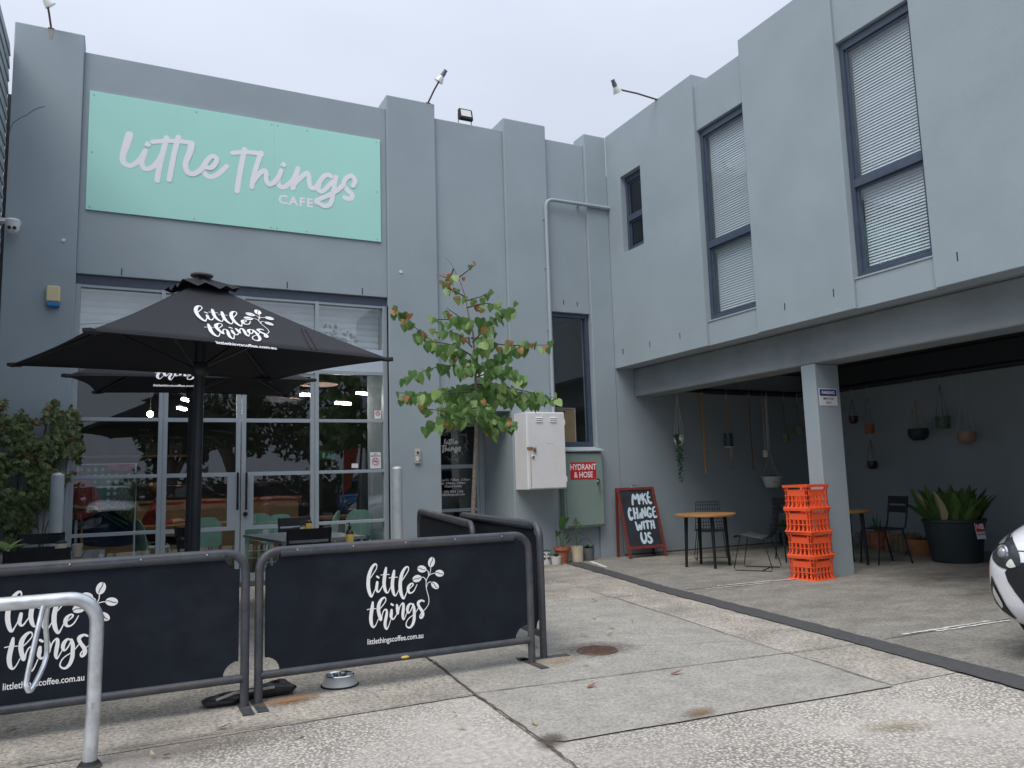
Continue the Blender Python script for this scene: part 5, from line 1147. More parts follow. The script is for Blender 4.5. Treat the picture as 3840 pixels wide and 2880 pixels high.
def span(z):
    for (za, a0, a1), (zb, b0, b1) in zip(EDGE, EDGE[1:]):
        if za >= z >= zb: t = (za-z)/(za-zb); return a0+(b0-a0)*t, a1+(b1-a1)*t
    return EDGE[-1][1:]
ms = MB()
for k in range(7):
    x = rnd(-1.3, -.7); P = [(x+rnd(-.1, .1), 10.55, 0), (x+rnd(-.15, .1), 10.5, .7), (min(-.6, x+rnd(-.2, .3)), 10.48, 1.4), (min(-.55, x+rnd(-.1, .4)), 10.46, 2.1)]; ms.tube(spline(P, 4), .007, 5)
tag(ms.obj('stem', 'twig', vi), None, None, kind='stuff')
vm = {'g': MB(), 'r': MB()}; allv = []
while len(allv) < 1700:
    z = .25+2.1*math.sqrt(random.random()); x0, x1 = span(min(z, 2.32)); x = rnd(x0, x1+.03)
    if z > 2.12 and (math.sin(x*23)+math.sin(x*9.3+1)) < (z-2.12)*8-.6: continue
    if math.sin(x*11+z*7)+math.sin(z*13-x*5) < -1.25: continue
    thick = .34*min(1, (x1-x+.08)/.3)*(.45+.55*min(1, z/1.4)); dep = thick*(random.random()**.5)
    allv.append((x, 10.57-dep, z, dep/max(thick, .01)))
allv.sort(key=lambda q: q[1])
for k, (x, y, z, dd) in enumerate(allv):
    key = 'r' if random.random() < (.30 if z > 2.05 or x > -.62 else .07) else 'g'; sz = rnd(.042, .078)*(.7 if key == 'r' else 1); rot = (rnd(-.2, .9), rnd(-1.1, 1.1)+math.pi, rnd(-.8, .8))
    if k < 300: link('leaf', random.choice(pal[key]), vi, (x, y, z), rot, sz)
    else:
        from mathutils import Euler
        M_ = Matrix.Translation((x, y, z)) @ Euler(rot).to_matrix().to_4x4() @ Matrix.Scale(sz, 4); mb = palm_leaf() if k % 40 == 0 else mb; put(vm[key], (mb.v, mb.f), M_)
for key, mt in (('g', 'leaf_vine'), ('r', 'leaf_vine_red')): tag(vm[key].obj('leaf_mass', mt, vi), None, None, kind='stuff')
# pots against the wall
def pot(name, label, c, prof, mt, seg=28, group='potted plants along the wall'):
    t = thing(name, label, 'potted plant', (c[0], c[1], c[2] if len(c) > 2 else .004), group); m = MB(); m.lathe(prof, (c[0], c[1], c[2] if len(c) > 2 else .004), seg, caps=False); m.lathe([(.0001, prof[0][1]), prof[0]], (c[0], c[1], c[2] if len(c) > 2 else .004), seg, caps=False); m.obj('pot', mt, t, smooth=True)
    r, h = prof[-1][0], prof[-1][1]; s = MB(); s.lathe([(.0001, h-.012), (r*.98, h-.015)], (c[0], c[1], c[2] if len(c) > 2 else .004), 16, caps=False); s.obj('soil', 'soil', t)
    return t
def tuft(t, c, n, L, w, spread, mt, name='leaf', up=.6, curl=.3):
    for k in range(n):
        a = 2*math.pi*(k+rnd(0, .7))/n; e = rnd(up*.6, up*1.3); mb = MB(); l = L*rnd(.6, 1.1)
        M_ = Matrix.Translation(Vector(c)+Vector((math.cos(a), math.sin(a), 0))*spread*rnd(0, 1)) @ Matrix.Rotation(a, 4, 'Z') @ Matrix.Rotation(-e, 4, 'Y'); put(mb, leaf_blade(l, w*rnd(.8, 1.2), curl), M_); mb.obj(name, mt, t)
def thickpot(r0, r1, h, rim=0., th=.012):
    p = [(r0, 0), (r0+(r1-r0)*.8, h*.8)]
    p += [(r1+rim, h*.8), (r1+rim, h)] if rim else [(r1, h)]
    return p+[(p[-1][0]-th, h), (r1-th-.004, h*.86)]
t = pot('potted_plant', 'white pot with black triangles at the wall, nearest the barrier', (5.67, 10.40), thickpot(.075, .085, .19), 'white_pot')
for k in range(8):
    a = 2*math.pi*k/8
    for z, fl in ((.135, 1), (.105, -1)):
        m = MB(); P = [Vector((5.67+math.cos(a+d)*.0865, 10.40+math.sin(a+d)*.0865, .004+z+dz)) for d, dz in ((-.36, 0), (.36, 0), (0, .034*fl))]; m.add(P, [(0, 1, 2)]); m.obj('triangle', 'black_print', t)
tuft(t, (5.67, 10.40, .18), 14, .09, .5, .04, 'leaf_trail', up=.7)
t = pot('potted_plant', 'small ribbed white pot with a little succulent', (5.74, 10.22), [(.062, 0), (.068, .02), (.066, .035), (.071, .05), (.069, .065), (.073, .08), (.071, .095), (.075, .11), (.075, .125), (.066, .125), (.064, .11)], 'white_pot')
tuft(t, (5.74, 10.22, .12), 9, .07, .7, .02, 'leaf_trail', up=1.0, curl=.1)
t = pot('potted_plant', 'terracotta pot holding a broad glossy split leaf plant', (5.93, 10.37), thickpot(.085, .115, .24, .012), 'terracotta')
for (dx, dy, z, sz, rot) in ((.07, -.03, .66, .21, (.5, .15, .35)), (.10, -.06, .42, .13, (.7, -.3, .5)), (-.05, .02, .47, .10, (.5, .3, -.6)), (.14, .0, .34, .10, (.6, -.4, .8))):
    mb = MB(); V, F_ = heart(1, .22); mb.add(V, F_); me = mb.mesh('leaf', 'leaf_pot'); link('leaf', me, t, (5.93+dx, 10.37+dy, z), rot, sz)
    m = MB(); m.tube([(5.93, 10.37, .22), (5.93+dx*.5, 10.37+dy*.4, .22+(z-.22)*.6), (5.93+dx, 10.37+dy, z)], .005, 5); m.obj('stem', 'leaf_pot', t)
m = MB(); m.tube([(5.86, 10.40, .2), (5.85, 10.42, .5)], .006, 6); m.tube([(5.88, 10.42, .2), (5.875, 10.44, .46)], .005, 6); tag(m.obj('stake', 'grey_pot', t), None, None, kind='stuff')
t = pot('potted_plant', 'cream pot with peeling brown rim and a tall wispy seedling', (6.18, 10.36), thickpot(.092, .098, .235), 'cream_pot')
m = MB(); m.tube([(6.18, 10.36, .2), (6.17, 10.35, .45), (6.185, 10.35, .66)], .005, 6); m.obj('stem', 'leaf_pot', t)
for k in range(26):
    z = .40+.27*random.random()+.02*k/26; a = rnd(0, 6.28); mb = MB(); M_ = Matrix.Translation((6.18, 10.352, z)) @ Matrix.Rotation(a, 4, 'Z') @ Matrix.Rotation(rnd(-.6, .5), 4, 'Y'); put(mb, leaf_blade(rnd(.07, .13), .09, .5), M_); mb.obj('leaf', 'leaf_pot', t)
tuft(t, (6.18, 10.36, .225), 10, .06, .4, .06, 'leaf_pot', up=.5)
t = pot('potted_plant', 'dark grey pot of low spreading succulents', (6.42, 10.44), thickpot(.085, .105, .19), 'grey_pot')
tuft(t, (6.42, 10.44, .185), 34, .09, .28, .08, 'leaf_trail', up=.8, curl=.2); tuft(t, (6.42, 10.44, .185), 12, .07, .3, .09, 'leaf_pot', up=.8)
hp = MB(); hp.tube(arc((6.42, 10.50, .19), .135, .1, math.pi-.1, 14, (1, 0, 0), (0, 0, 1)), .0025, 5); hp.obj('wire_hoop', 'black_metal', t)
# carport planting
RW = (10.6, 7.0)
bt = thing('planted_tub', 'big dark plastic tub of broad strappy leaves in the carport', 'potted plant', (10.0, 6.95, ZC))
zq = zz(3180, 1780, .29837); f0 = onZ(zq(1380, 1122), ZC); dv = Vector((f0.x, f0.y, 0)).normalized(); tc_ = f0+dv*.30
tc_.z = ZC
m = MB(); m.lathe([(.285, 0), (.30, .02), (.365, .50), (.375, .52), (.385, .53), (.385, .56), (.36, .56), (.35, .50)], tc_, 40, caps=False); m.lathe([(.0001, 0), (.285, 0)], tc_, 40, caps=False); m.obj('tub', 'dark_tub', bt, smooth=True)
m = MB(); m.lathe([(.0001, .50), (.352, .50)], tc_, 24, caps=False); m.obj('soil', 'soil', bt)
random.seed(21)
for k in range(130):
    a = rnd(0, 6.28); r = .30*math.sqrt(random.random()); e = rnd(1.25, 1.62)-.55*(r/.30)**2*rnd(.0, .9); mb = MB(); l = rnd(.32, .54)
    M_ = Matrix.Translation(tc_+Vector((math.cos(a)*r, math.sin(a)*r, .49))) @ Matrix.Rotation(a+rnd(-.5, .5), 4, 'Z') @ Matrix.Rotation(-e, 4, 'Y') @ Matrix.Rotation(rnd(-.9, .9), 4, 'X'); put(mb, leaf_blade(l, rnd(.26, .38), rnd(.05, .25)), M_)
    mb.obj('leaf', 'leaf_dark' if random.random() < .8 else ('leaf_pot' if random.random() < .6 else 'leaf_litter'), bt)
s0 = onZ(zq(1665, 870), .0); dirn = Vector((-.72, -.69, 0)).normalized(); qd = Vector((dirn.y, -dirn.x, 0))
pc = onX(zq(1665, 780), tc_.x-.02); ang = math.atan2(-.93, .1)
ct = tc_+Vector((math.cos(R_(-96))*.372, math.sin(R_(-96))*.372, .43)); un = Vector((math.cos(R_(-96)), math.sin(R_(-96)), .14)).normalized(); ut = Vector((-un.y, un.x, 0)).normalized(); uv = un.cross(ut)*1
if uv.z < 0: uv = -uv
np_ = thing('no_parking_sign', 'small red and white NO PARKING notice stuck on the dark planted tub', 'sign', ct)
m = MB(); m.obox(ct+un*.006, ut*.075, uv*.115, un*.002); m.obj('plate', 'sign_paper', np_)
m = MB(); m.obox(ct+un*.009+uv*.042, ut*.07, uv*.066, un*.0008); m.obj('red_panel', 'sign_red', np_)
fN = lambda x, y, l=0: ct+un*(.0105+l)+ut*x+uv*y
m = MB(); text_into(m, 'NO', fN, -.062, .012, .085, 0, bold=.015, sx=.9); ring = [fN(.045+.02*math.cos(k*math.pi/8), .04+.03*math.sin(k*math.pi/8), .001) for k in range(16)]; m.tube(ring, .004, 4, closed=True); tag(m.obj('white_lettering', 'white_vinyl', np_), None, None)
m = MB(); text_into(m, 'PARKING', fN, 0, -.07, .034, 0, 'CENTER', bold=.015); m.obj('black_lettering', 'black_print', np_)
# terracotta bowl and neighbours
c = onZ(zq(960, 1030), ZC)+dv*.16; t = pot('potted_plant', 'wide ochre terracotta bowl beside the big dark tub', (c.x, c.y, ZC), [(.17, 0), (.175, .03), (.215, .10), (.235, .19), (.24, .215), (.24, .235), (.225, .235), (.215, .20)], 'ochre_pot', 36, 'pots on the carport floor')
tuft(t, (c.x, c.y, ZC+.2), 26, .14, .12, .14, 'leaf_vine_red', up=.9)
c2 = onZ(zq(690, 985), ZC)+dv*.12; t = pot('potted_plant', 'dry straw coloured plant spilling over its pot', (c2.x, c2.y, ZC), thickpot(.14, .17, .25), 'grey_pot', 24, 'pots on the carport floor')
m = MB()
for k in range(170):
    a = rnd(0, 6.28); r0 = rnd(.08, .17); L_ = rnd(.12, .25); p = Vector((c2.x+math.cos(a)*r0, c2.y+math.sin(a)*r0, ZC+.25)); o_ = Vector((math.cos(a), math.sin(a), 0))
    m.tube([p-o_*.05, p+o_*(.17-r0+.03)+Vector((0, 0, rnd(0, .04))), p+o_*(.17-r0+.05+rnd(0, .03))+Vector((rnd(-.03, .03), rnd(-.03, .03), -L_))], .003, 3, caps=False)
tag(m.obj('dry_stem', 'straw', t), None, None, kind='stuff')
c3 = onZ(zq(390, 945), ZC)+dv*.12; t = pot('potted_plant', 'plain terracotta pot beyond the slatted metal chair', (c3.x, c3.y, ZC), thickpot(.12, .16, .27, .012), 'terracotta', 28, 'pots on the carport floor')
tuft(t, (c3.x, c3.y, ZC+.25), 10, .3, .12, .06, 'leaf_dark', up=1.3, curl=.1)
c4 = onZ(zq(225, 930), ZC)+dv*.1; t = pot('potted_plant', 'pot of pale grey trailing plants behind the far table', (c4.x, c4.y, ZC), thickpot(.10, .12, .2), 'grey_pot', 24, 'pots on the carport floor')
m = MB()
for k in range(120):
    a = rnd(0, 6.28); p = Vector((c4.x+math.cos(a)*.09, c4.y+math.sin(a)*.09, ZC+.2)); o_ = Vector((math.cos(a), math.sin(a), 0)); m.tube([p, p+o_*.06+Vector((0, 0, .05)), p+o_*.10+Vector((rnd(-.03, .03), rnd(-.03, .03), -rnd(.05, .18)))], .0025, 3, caps=False)
tag(m.obj('trailing_stem', mat('pale_stem', (.24, .25, .22), .9), t), None, None, kind='stuff')
zc_ = zz(2750, 1700, .27125); c5 = onZ(zc_(700, 1265), ZC)+dv*.1; t = pot('potted_plant', 'black pot with a bright green round leaf plant behind the slatted chair', (c5.x, c5.y, ZC), thickpot(.08, .10, .2), 'dark_tub', 24, 'pots on the carport floor')
for k in range(9):
    mb = MB(); V, F_ = heart(1, .2); mb.add(V, F_); link('leaf', mb.mesh('leaf', 'leaf_pot'), t, (c5.x+rnd(-.09, .09), c5.y+rnd(-.09, .05), ZC+rnd(.30, .42)), (rnd(.3, 1), rnd(-.4, .4), rnd(-1, 1)), rnd(.08, .13))
tuft(t, (c5.x, c5.y, ZC+.19), 12, .2, .03, .03, 'leaf_dark', up=1.2, curl=.0)

# hanging rail, hooks, hangers and planters
hr = thing('hanging_pipe', 'black pipe slung below the carport ceiling carrying the hanging planters', 'pipe', (8.1, 10.35, 2.68))
m = MB(); m.tube([(8.12, 10.36, 2.74), (8.25, 10.36, 2.66), (10.9, 10.36, 2.64), (11.12, 10.15, 2.64), (11.12, 8, 2.66), (11.12, 4.5, 2.68), (11.12, 1, 2.7)], .05, 12); m.obj('pipe', 'pole_black', hr, smooth=True)
m = MB(); m.tube([(8.10, 10.40, 3.02), (8.09, 10.40, 2.80), (8.13, 10.38, 2.70), (8.3, 10.33, 2.62), (8.75, 10.31, 2.61)], .016, 8); m.obj('conduit', 'pale_stem', hr, smooth=True)
MB().box((7.98, 10.25, 2.92), (8.30, 10.55, 3.018)).obj('ceiling_bracket', 'duct_dark', hr)
for p in ((9.6, 10.36), (11.12, 8.0), (11.12, 6.2)): m = MB(); m.cyl((p[0], p[1], 2.66), (p[0], p[1], 3.018), .004, seg=6); m.obj('hanger_rod', 'steel', hr)
def hook(t, p, z): m = MB(); m.tube([(p[0], p[1], 2.72), (p[0]+.02, p[1]-.055, 2.68), (p[0], p[1]-.06, 2.62), (p[0], p[1]-.05, z)], .003, 5); m.obj('hook', 'steel', t)
def hanging(label, F, Y, X, ztop, prof, mt, rope, n=3, fill=None):
    c = onY(F, Y) if Y else onX(F, X); t = thing('hanging_planter', label, 'planter', (c.x, c.y, c.z), 'hanging planters'); h = prof[-1][1]; r = max(p[0] for p in prof)
    m = MB(); m.lathe([(.0001, prof[0][1])]+prof+[(prof[-1][0]-.008, prof[-1][1]), (prof[-1][0]-.012, prof[-1][1]-.03)], c, 24, caps=False); m.obj('pot', mt, t, smooth=True)
    for k in range(n):
        a = 2*math.pi*k/n+.5; m = MB(); m.tube([(c.x+math.cos(a)*r*.97, c.y+math.sin(a)*r*.97, c.z+h*.9), (c.x, c.y, ztop)], .0035, 5); m.obj('cord', rope, t)
    hook(t, (c.x, c.y+.05), ztop-.01)
    s = MB(); s.lathe([(.0001, h-.02), (prof[-1][0]*.9, h-.02)], c, 14, caps=False); s.obj('soil', 'soil', t)
    return t, c
zh = zz(2200, 1300, .4822); zk = zz(3150, 1350, .31193)
bowl = lambda r, h: [(r*.5, 0), (r*.85, h*.2), (r, h*.5), (r*.96, h)]
cylp = lambda r, h: [(r*.9, 0), (r, h*.1), (r, h)]
t, c = hanging('white round hanging pot with a long trailing green plant', zh(722, 765), 10.3, None, 2.60, bowl(.085, .16), 'white_pot', 'rope_pale', 4)
random.seed(3); tm = []
for k in range(9):
    a = rnd(2.6, 4.6) if k else 3.4; L_ = rnd(.25, .75) if k else .72; P = [(c.x+math.cos(a)*.07, c.y+math.sin(a)*.07, c.z+.15), (c.x-.09+rnd(-.03, .03), c.y-.07, c.z+.13), (c.x-.09+rnd(-.05, .05), c.y-.08, c.z+.1-L_*.5), (c.x-.06+rnd(-.03, .05), c.y-.08, c.z+.1-L_)]
    S = spline(P, 6); m = MB(); m.tube(S, .002, 4); m.obj('vine', 'leaf_trail', t)
    for i in range(int(L_*46)):
        q = Vector(S[int(rnd(2, len(S)-1))])+Vector((rnd(-.03, .03), rnd(-.03, .03), rnd(-.02, .02))); tm.append(q)
mb = MB(); mb.add(*heart(1, .2)); lm = mb.mesh('leaf', 'leaf_trail')
for q in tm: link('leaf', lm, t, q, (rnd(-.4, .8), rnd(-.6, .6), rnd(-1.2, 1.2)), rnd(.022, .038))
def macrame(label, Fa, Fb, mt, w=.018, tassel=True):
    a, b = onY(Fa, 10.3), onY(Fb, 10.3); t = thing('macrame_hanger', label, 'plant hanger', b, 'rope plant hangers')
    m = MB()
    for k in range(5):
        ph_ = k*1.26; m.tube([(a.x+(b.x-a.x)*s+math.cos(ph_+s*26)*w*.55*(1-.3*s), 10.3+math.sin(ph_+s*26)*w*.5, a.z+(b.z-a.z)*s) for s in [i/26 for i in range(27)]], w*.36, 5)
    m.obj('rope', mt, t, smooth=True)
    m = MB(); m.ball((a.x+(b.x-a.x)*.74, 10.3, a.z+(b.z-a.z)*.74), (w*1.5, w*1.3, w*1.2), 10); m.obj('knot', mt, t, smooth=True)
    m = MB()
    for k in range(9): m.tube([(b.x+rnd(-.01, .01), 10.3+rnd(-.01, .01), b.z+.10), (b.x+rnd(-.03, .03), 10.3+rnd(-.02, .02), b.z-.02)], .003, 4)
    tag(m.obj('tassel', mt, t), None, None, kind='stuff'); hook(t, (a.x, 10.35), a.z); return t
macrame('thick tan macrame rope hanger with no pot beside the trailing plant', zh(893, 370), zh(928, 985), 'rope_tan', .026)
macrame('thin brown rope hanger with no pot beside the long white hanger', zh(1258, 390), zh(1296, 955), mat('rope_brown', (.20, .12, .075), .9, var=.3, vscale=60), .013)
t, c = hanging('dark glass pot in a macrame cradle with shell discs below', zh(1105, 775), 10.3, None, 2.52, cylp(.075, .22), mat('teal_glass', (.03, .07, .075), .25), 'rope_tan', 4)
m = MB(); m.lathe([(.0001, 0), (.082, 0), (.082, .018), (.0001, .018)], (c.x, c.y, c.z-.02), 20); m.obj('saucer', 'rope_pale', t)
for k in range(3): m = MB(); m.lathe([(.0001, -.003), (.028, 0), (.0001, .003)], (c.x+.02, c.y-.03, c.z-.06-k*.05), 14, axis=(0, 1, 0)); m.obj('shell_disc', 'rope_pale', t)
m = MB(); m.tube([(c.x, c.y, c.z-.02), (c.x+.01, c.y, c.z-.24), (c.x+.03, c.y, c.z-.34)], .006, 6); m.obj('tail', 'rope_tan', t)
m = MB(); m.ball((c.x+.03, c.y, c.z-.37), (.012, .012, .025), 8); m.obj('crystal', 'lens', t)
# long pale hanger with a small white pot and a white trough below
a, b = onY(zh(1390, 410), 10.3), onY(zh(1410, 800), 10.3); mg = macrame('pale knotted cloth hanger above the white trough planter', zh(1390, 410), zh(1410, 790), 'rope_pale', .02)
t, c = hanging('small white hanging mug pot above the white trough', zh(1393, 860), 10.28, None, b.z+.15, cylp(.05, .12), 'white_pot', 'rope_pale', 2)
t, c = hanging('large white half-round hanging trough with an orange price sticker', zh(1445, 1095), 10.26, None, onY(zh(1405, 830), 10.26).z, [(.10, 0), (.125, .02), (.155, .12), (.16, .165), (.175, .17), (.175, .19)], 'white_pot', 'rope_pale', 3)
m = MB(); m.add([(c.x+math.cos(R_(A_))*.152, c.y+math.sin(R_(A_))*.152, c.z+z) for A_, z in ((-128, .09), (-104, .09), (-104, .14), (-128, .14))], [(0, 1, 2, 3)]); m.obj('price_sticker', mat('sticker_orange', (.5, .22, .07), .6), t)
tuft(t, (c.x, c.y, c.z+.17), 14, .12, .3, .1, 'leaf_trail', up=.5)
hanging('sage green cylinder hanging pot near the pillar', zh(1550, 740), 10.3, None, 2.5, cylp(.06, .14), mat('sage_pot', (.20, .25, .17), .6), 'twig', 2)
hanging('green and cream hanging pot touching the pillar edge', zh(1652, 690), 10.3, None, 2.5, bowl(.085, .16), 'sage_pot', 'twig', 2)
for lab, F, pr, mt, rope, zt in (('small copper flecked dark ball pot hanging high', zk(165, 765), bowl(.075, .13), mat('bronze_pot', (.07, .045, .035), .3, metal=.5, var=.6, vscale=14), 'twig', 2.45),
    ('terracotta cylinder hanging from twisted brown rope', zk(360, 885), cylp(.075, .15), 'terracotta', 'rope_brown', 2.45), ('small bronze ball pot hanging lowest on the side wall', zk(395, 1310), bowl(.085, .13), 'bronze_pot', 'twig', 1.75),
    ('wide black bowl in a rope net hanger', zk(950, 965), bowl(.15, .18), 'dark_tub', 'rope_tan', 2.3), ('mottled green cylinder hanging pot', zk(1245, 825), cylp(.10, .19), mat('mottled_green', (.07, .15, .11), .5, var=.6, vscale=18), 'twig', 2.5), ('peach glazed round hanging pot', zk(1530, 1005), bowl(.125, .18), mat('peach_pot', (.36, .22, .16), .4, var=.2, vscale=12), 'rope_pale', 2.42)):
    hanging(lab, F, None, 11.08, zt, pr, mt if isinstance(mt, str) else mt.name, rope, 4 if 'net' in lab else 3)

# ------------------------------------------------------------------ outdoor seating behind the barriers
def metal_table(label, c, wx, wy, rz, legs='mint_chair', top='table_grey'):
    t = thing('metal_table', label, 'table', (c[0], c[1], 0), 'metal tables on the forecourt'); u = Vector((math.cos(rz), math.sin(rz), 0)); v = Vector((-u.y, u.x, 0)); C = Vector((c[0], c[1], 0)); h = .74
    n = 9
    for k in range(n):
        x = -wx/2+.02+(wx-.04)*(k+.5)/n; m = MB(); m.obox(C+u*x+Vector((0, 0, h-.008)), u*((wx-.04)/n/2-.004), v*(wy/2-.02), Vector((0, 0, .006))); m.obj('top_slat', top, t)
    m = MB()
    for s in (-1, 1): m.obox(C+u*s*(wx/2-.01)+Vector((0, 0, h-.015)), u*.01, v*wy/2, Vector((0, 0, .015))); m.obox(C+v*s*(wy/2-.01)+Vector((0, 0, h-.0152)), u*(wx/2-.02), v*.01, Vector((0, 0, .0148)))
    m.obj('top_rim', top, t)
    for a in (-1, 1):
        for b in (-1, 1): m = MB(); p = C+u*a*(wx/2-.04)+v*b*(wy/2-.04); m.tube([p+Vector((0, 0, h-.03)), p+u*a*.02+v*b*.02+Vector((0, 0, .006))], .016, 8); m.obj('leg', legs, t, smooth=True)
    return t
mat('table_grey', (.16, .185, .19), .45, var=.1, vscale=6)
metal_table('grey slatted metal table with mint legs carrying the amber soap bottle', (1.74, 8.62), .86, 1.5, R_(6))
metal_table('grey slatted metal table with a coffee cup on it beside the creeper', (-.58, 7.66), .82, 1.22, 0, 'black_metal')
metal_table('small grey metal table tucked directly behind the logo barrier', (1.86, 6.72), .66, .62, R_(3), 'black_metal')
for loc, rz, lab in (((1.52, 7.48, .004), 0, 'black slatted metal chair pushed up to the table with mint legs'), ((1.92, 9.62, .004), R_(183), 'black slatted metal chair between the table with mint legs and the shop glass'), ((-.52, 6.62, .004), R_(3), 'black slatted metal chair turned towards the coffee cup table'), ((-.70, 8.62, .004), R_(176), 'black slatted metal chair between the coffee cup table and the creeper'), ((.82, 8.9, .004), R_(-80), 'black slatted metal chair standing side-on under the rear umbrella')):
    dup(sc_, loc, rz, lab, 'black slatted metal chairs on the forecourt')
def bottle(label, F, z=.741, c=None):
    p = c or onZ(F, z); t = thing('soap_bottle', label, 'bottle', (p.x, p.y, z), 'pump bottles on the tables'); m = MB(); m.lathe([(.0001, 0), (.032, 0), (.033, .01), (.033, .105), (.022, .125), (.013, .13), (.013, .14)], (p.x, p.y, z), 16); m.obj('body', 'amber_glass', t, smooth=True)
    m = MB(); m.lathe([(.0335, .02), (.0337, .021), (.0337, .089), (.0335, .09)], (p.x, p.y, z), 16, caps=False); m.obj('label_wrap', 'label_yellow', t, smooth=True)
    m = MB(); m.lathe([(.016, .14), (.016, .158), (.006, .16), (.005, .185)], (p.x, p.y, z), 12); m.tube([(p.x, p.y, z+.186), (p.x-.03, p.y-.02, z+.183)], .005, 6); m.obj('pump', 'black_plastic', t, smooth=True)
bottle('amber pump bottle with yellow label on the table with mint legs', zg(850, 1402)); bottle('amber pump bottle on the small table directly behind the logo barrier', None, c=Vector((1.785, 6.82, .741)))
p = onZ(zg(797, 1402), .741); t = thing('sugar_jar', 'small cream jar with silver lid beside the amber bottle', 'jar', (p.x, p.y, .741)); m = MB(); m.lathe([(.0001, 0), (.035, 0), (.036, .05), (.0001, .05)], (p.x, p.y, .741), 16); m.obj('jar', 'label_cream', t, smooth=True); m = MB(); m.lathe([(.037, .05), (.037, .065), (.0001, .067)], (p.x, p.y, .741), 16); m.obj('lid', 'chrome', t, smooth=True)
p = Vector((-.42, 7.30, .741)); t = thing('sauce_bottle', 'cream labelled bottle standing beside the coffee cup', 'bottle', p); m = MB(); m.lathe([(.0001, 0), (.042, 0), (.042, .125), (.03, .14), (.012, .15), (.012, .185), (.0001, .186)], p, 16); m.obj('body', 'black_plastic', t, smooth=True); m = MB(); m.lathe([(.0425, .01), (.0428, .011), (.0428, .119), (.0425, .12)], p, 16, caps=False); m.obj('label_wrap', 'label_cream', t, smooth=True)
p = Vector((-.31, 7.40, .741)); t = thing('coffee_cup', 'takeaway coffee cup with a grey lid on the table', 'cup', p); m = MB(); m.lathe([(.0001, 0), (.028, 0), (.039, .09), (.0001, .09)], p, 18); m.obj('cup', 'cup_card', t, smooth=True); m = MB(); m.lathe([(.041, .088), (.041, .096), (.037, .105), (.0001, .106)], p, 18); m.obj('lid', 'grey_plastic', t, smooth=True)
p = Vector((-.78, 7.25, .741)); t = thing('flower_vase', 'little vase of pale leaves and pink flowers near the sauce bottle', 'vase', p); m = MB(); m.lathe([(.0001, 0), (.03, 0), (.035, .05), (.018, .09), (.02, .1)], p, 16); m.obj('vase', 'white_pot', t, smooth=True); tuft(t, p+Vector((0, 0, .09)), 9, .16, .35, .01, 'leaf_light', up=.7)

# ------------------------------------------------------------------ inside the cafe
def mint_chair():
    t = thing('mint_chair', 'x', 'chair', (0, 0, 0)); m = MB(); S = []
    for j in range(7):
        z = .46+.38*j/6; y = -.20-.05*j/6; w = .205*(1-.10*(j/6)**4); row = []
        for i in range(11):
            f = -1+i/5; zz_ = z-(.10*(f**4) if j == 6 else .05*(f**4)*(j/6)); row.append((w*f, y+.055*f*f, zz_))
        S.append(row)
    V = [p for r in S for p in r]+[(x, y-.012, z) for r in S for x, y, z in r]; n = 11; o = 77; F_ = []
    for j in range(6):
        for i in range(10): a = j*n+i; F_ += [(a, a+1, a+n+1, a+n), (o+a, o+a+n, o+a+n+1, o+a+1)]
    for i in range(10): F_ += [(66+i, 67+i, o+67+i, o+66+i)]
    for j in range(6): F_ += [(j*n, (j+1)*n, o+(j+1)*n, o+j*n), (j*n+10, o+j*n+10, o+(j+1)*n+10, (j+1)*n+10)]
    m.add(V, F_); m.obj('backrest', 'mint_chair', t, smooth=True)
    m = MB(); m.prism([(.19*math.cos(a)*(1 if abs(math.cos(a)) < .8 else 1.05), .19*math.sin(a), .445) for a in (2*math.pi*k/20 for k in range(20))], (0, 0, .022)); m.obj('seat', 'mint_chair', t)
    for sx in (-1, 1):
        for sy in (-1, 1): m = MB(); m.tube([(sx*.15, sy*.14, .45), (sx*.20, sy*.20, .0)], .014, 8); m.obj('leg', 'mint_chair', t, smooth=True)
    for z in (.2, .3):
        m = MB(); m.tube([(-.17, -.17, z), (.17, -.17, z)], .008, 6); m.obj('rung', 'mint_chair', t)
    return t
ZI = .051
mc = None; mci = 0
for F, rz, lab in ((zg(573, 1208), 8, 'mint green cafe chair seen from behind at the near wooden table'), (zg(420, 1195), -6, 'mint green cafe chair half hidden behind the door stile'), ((770, 1908), 5, 'mint green cafe chair behind the front umbrella pole'), ((585, 1922), -75, 'mint green cafe chair beside the seated person'), (zg(1000, 1180), 65, 'mint green cafe chair side-on near the sliding window edge'), (zg(1320, 1150), -10, 'mint green cafe chair under the no smoking notice')):
    yb_ = [11.14, 12.0, 11.2, 11.5, 11.45, 11.6][mci]; mci += 1; q = onY(F, yb_); loc = (q.x, yb_+.22, ZI)
    if mc is None: mc = mint_chair(); mc.location = loc; mc.rotation_euler = (0, 0, R_(rz)); mc['label'] = lab; mc['group'] = 'mint green chairs inside the cafe'
    else: dup(mc, loc, R_(rz), lab, 'mint green chairs inside the cafe')
for c, s_, lab in (((1.15, 12.75), (.95, .4), 'long wooden cafe table between the mint chairs'), ((2.9, 13.2), (.6, .38), 'short wooden cafe table near the window edge')):
    t = thing('cafe_table', lab, 'table', (c[0], c[1], ZI), 'wooden tables inside the cafe'); MB().box((c[0]-s_[0], c[1]-s_[1], .72), (c[0]+s_[0], c[1]+s_[1], .76)).obj('table_top', 'wood_top', t, bevel=.005)
    for a in (-1, 1):
        for b in (-1, 1): MB().cyl((c[0]+a*(s_[0]-.08), c[1]+b*(s_[1]-.07), ZI), (c[0]+a*(s_[0]-.08), c[1]+b*(s_[1]-.07), .72), .022, seg=10).obj('leg', 'black_metal', t, smooth=True)
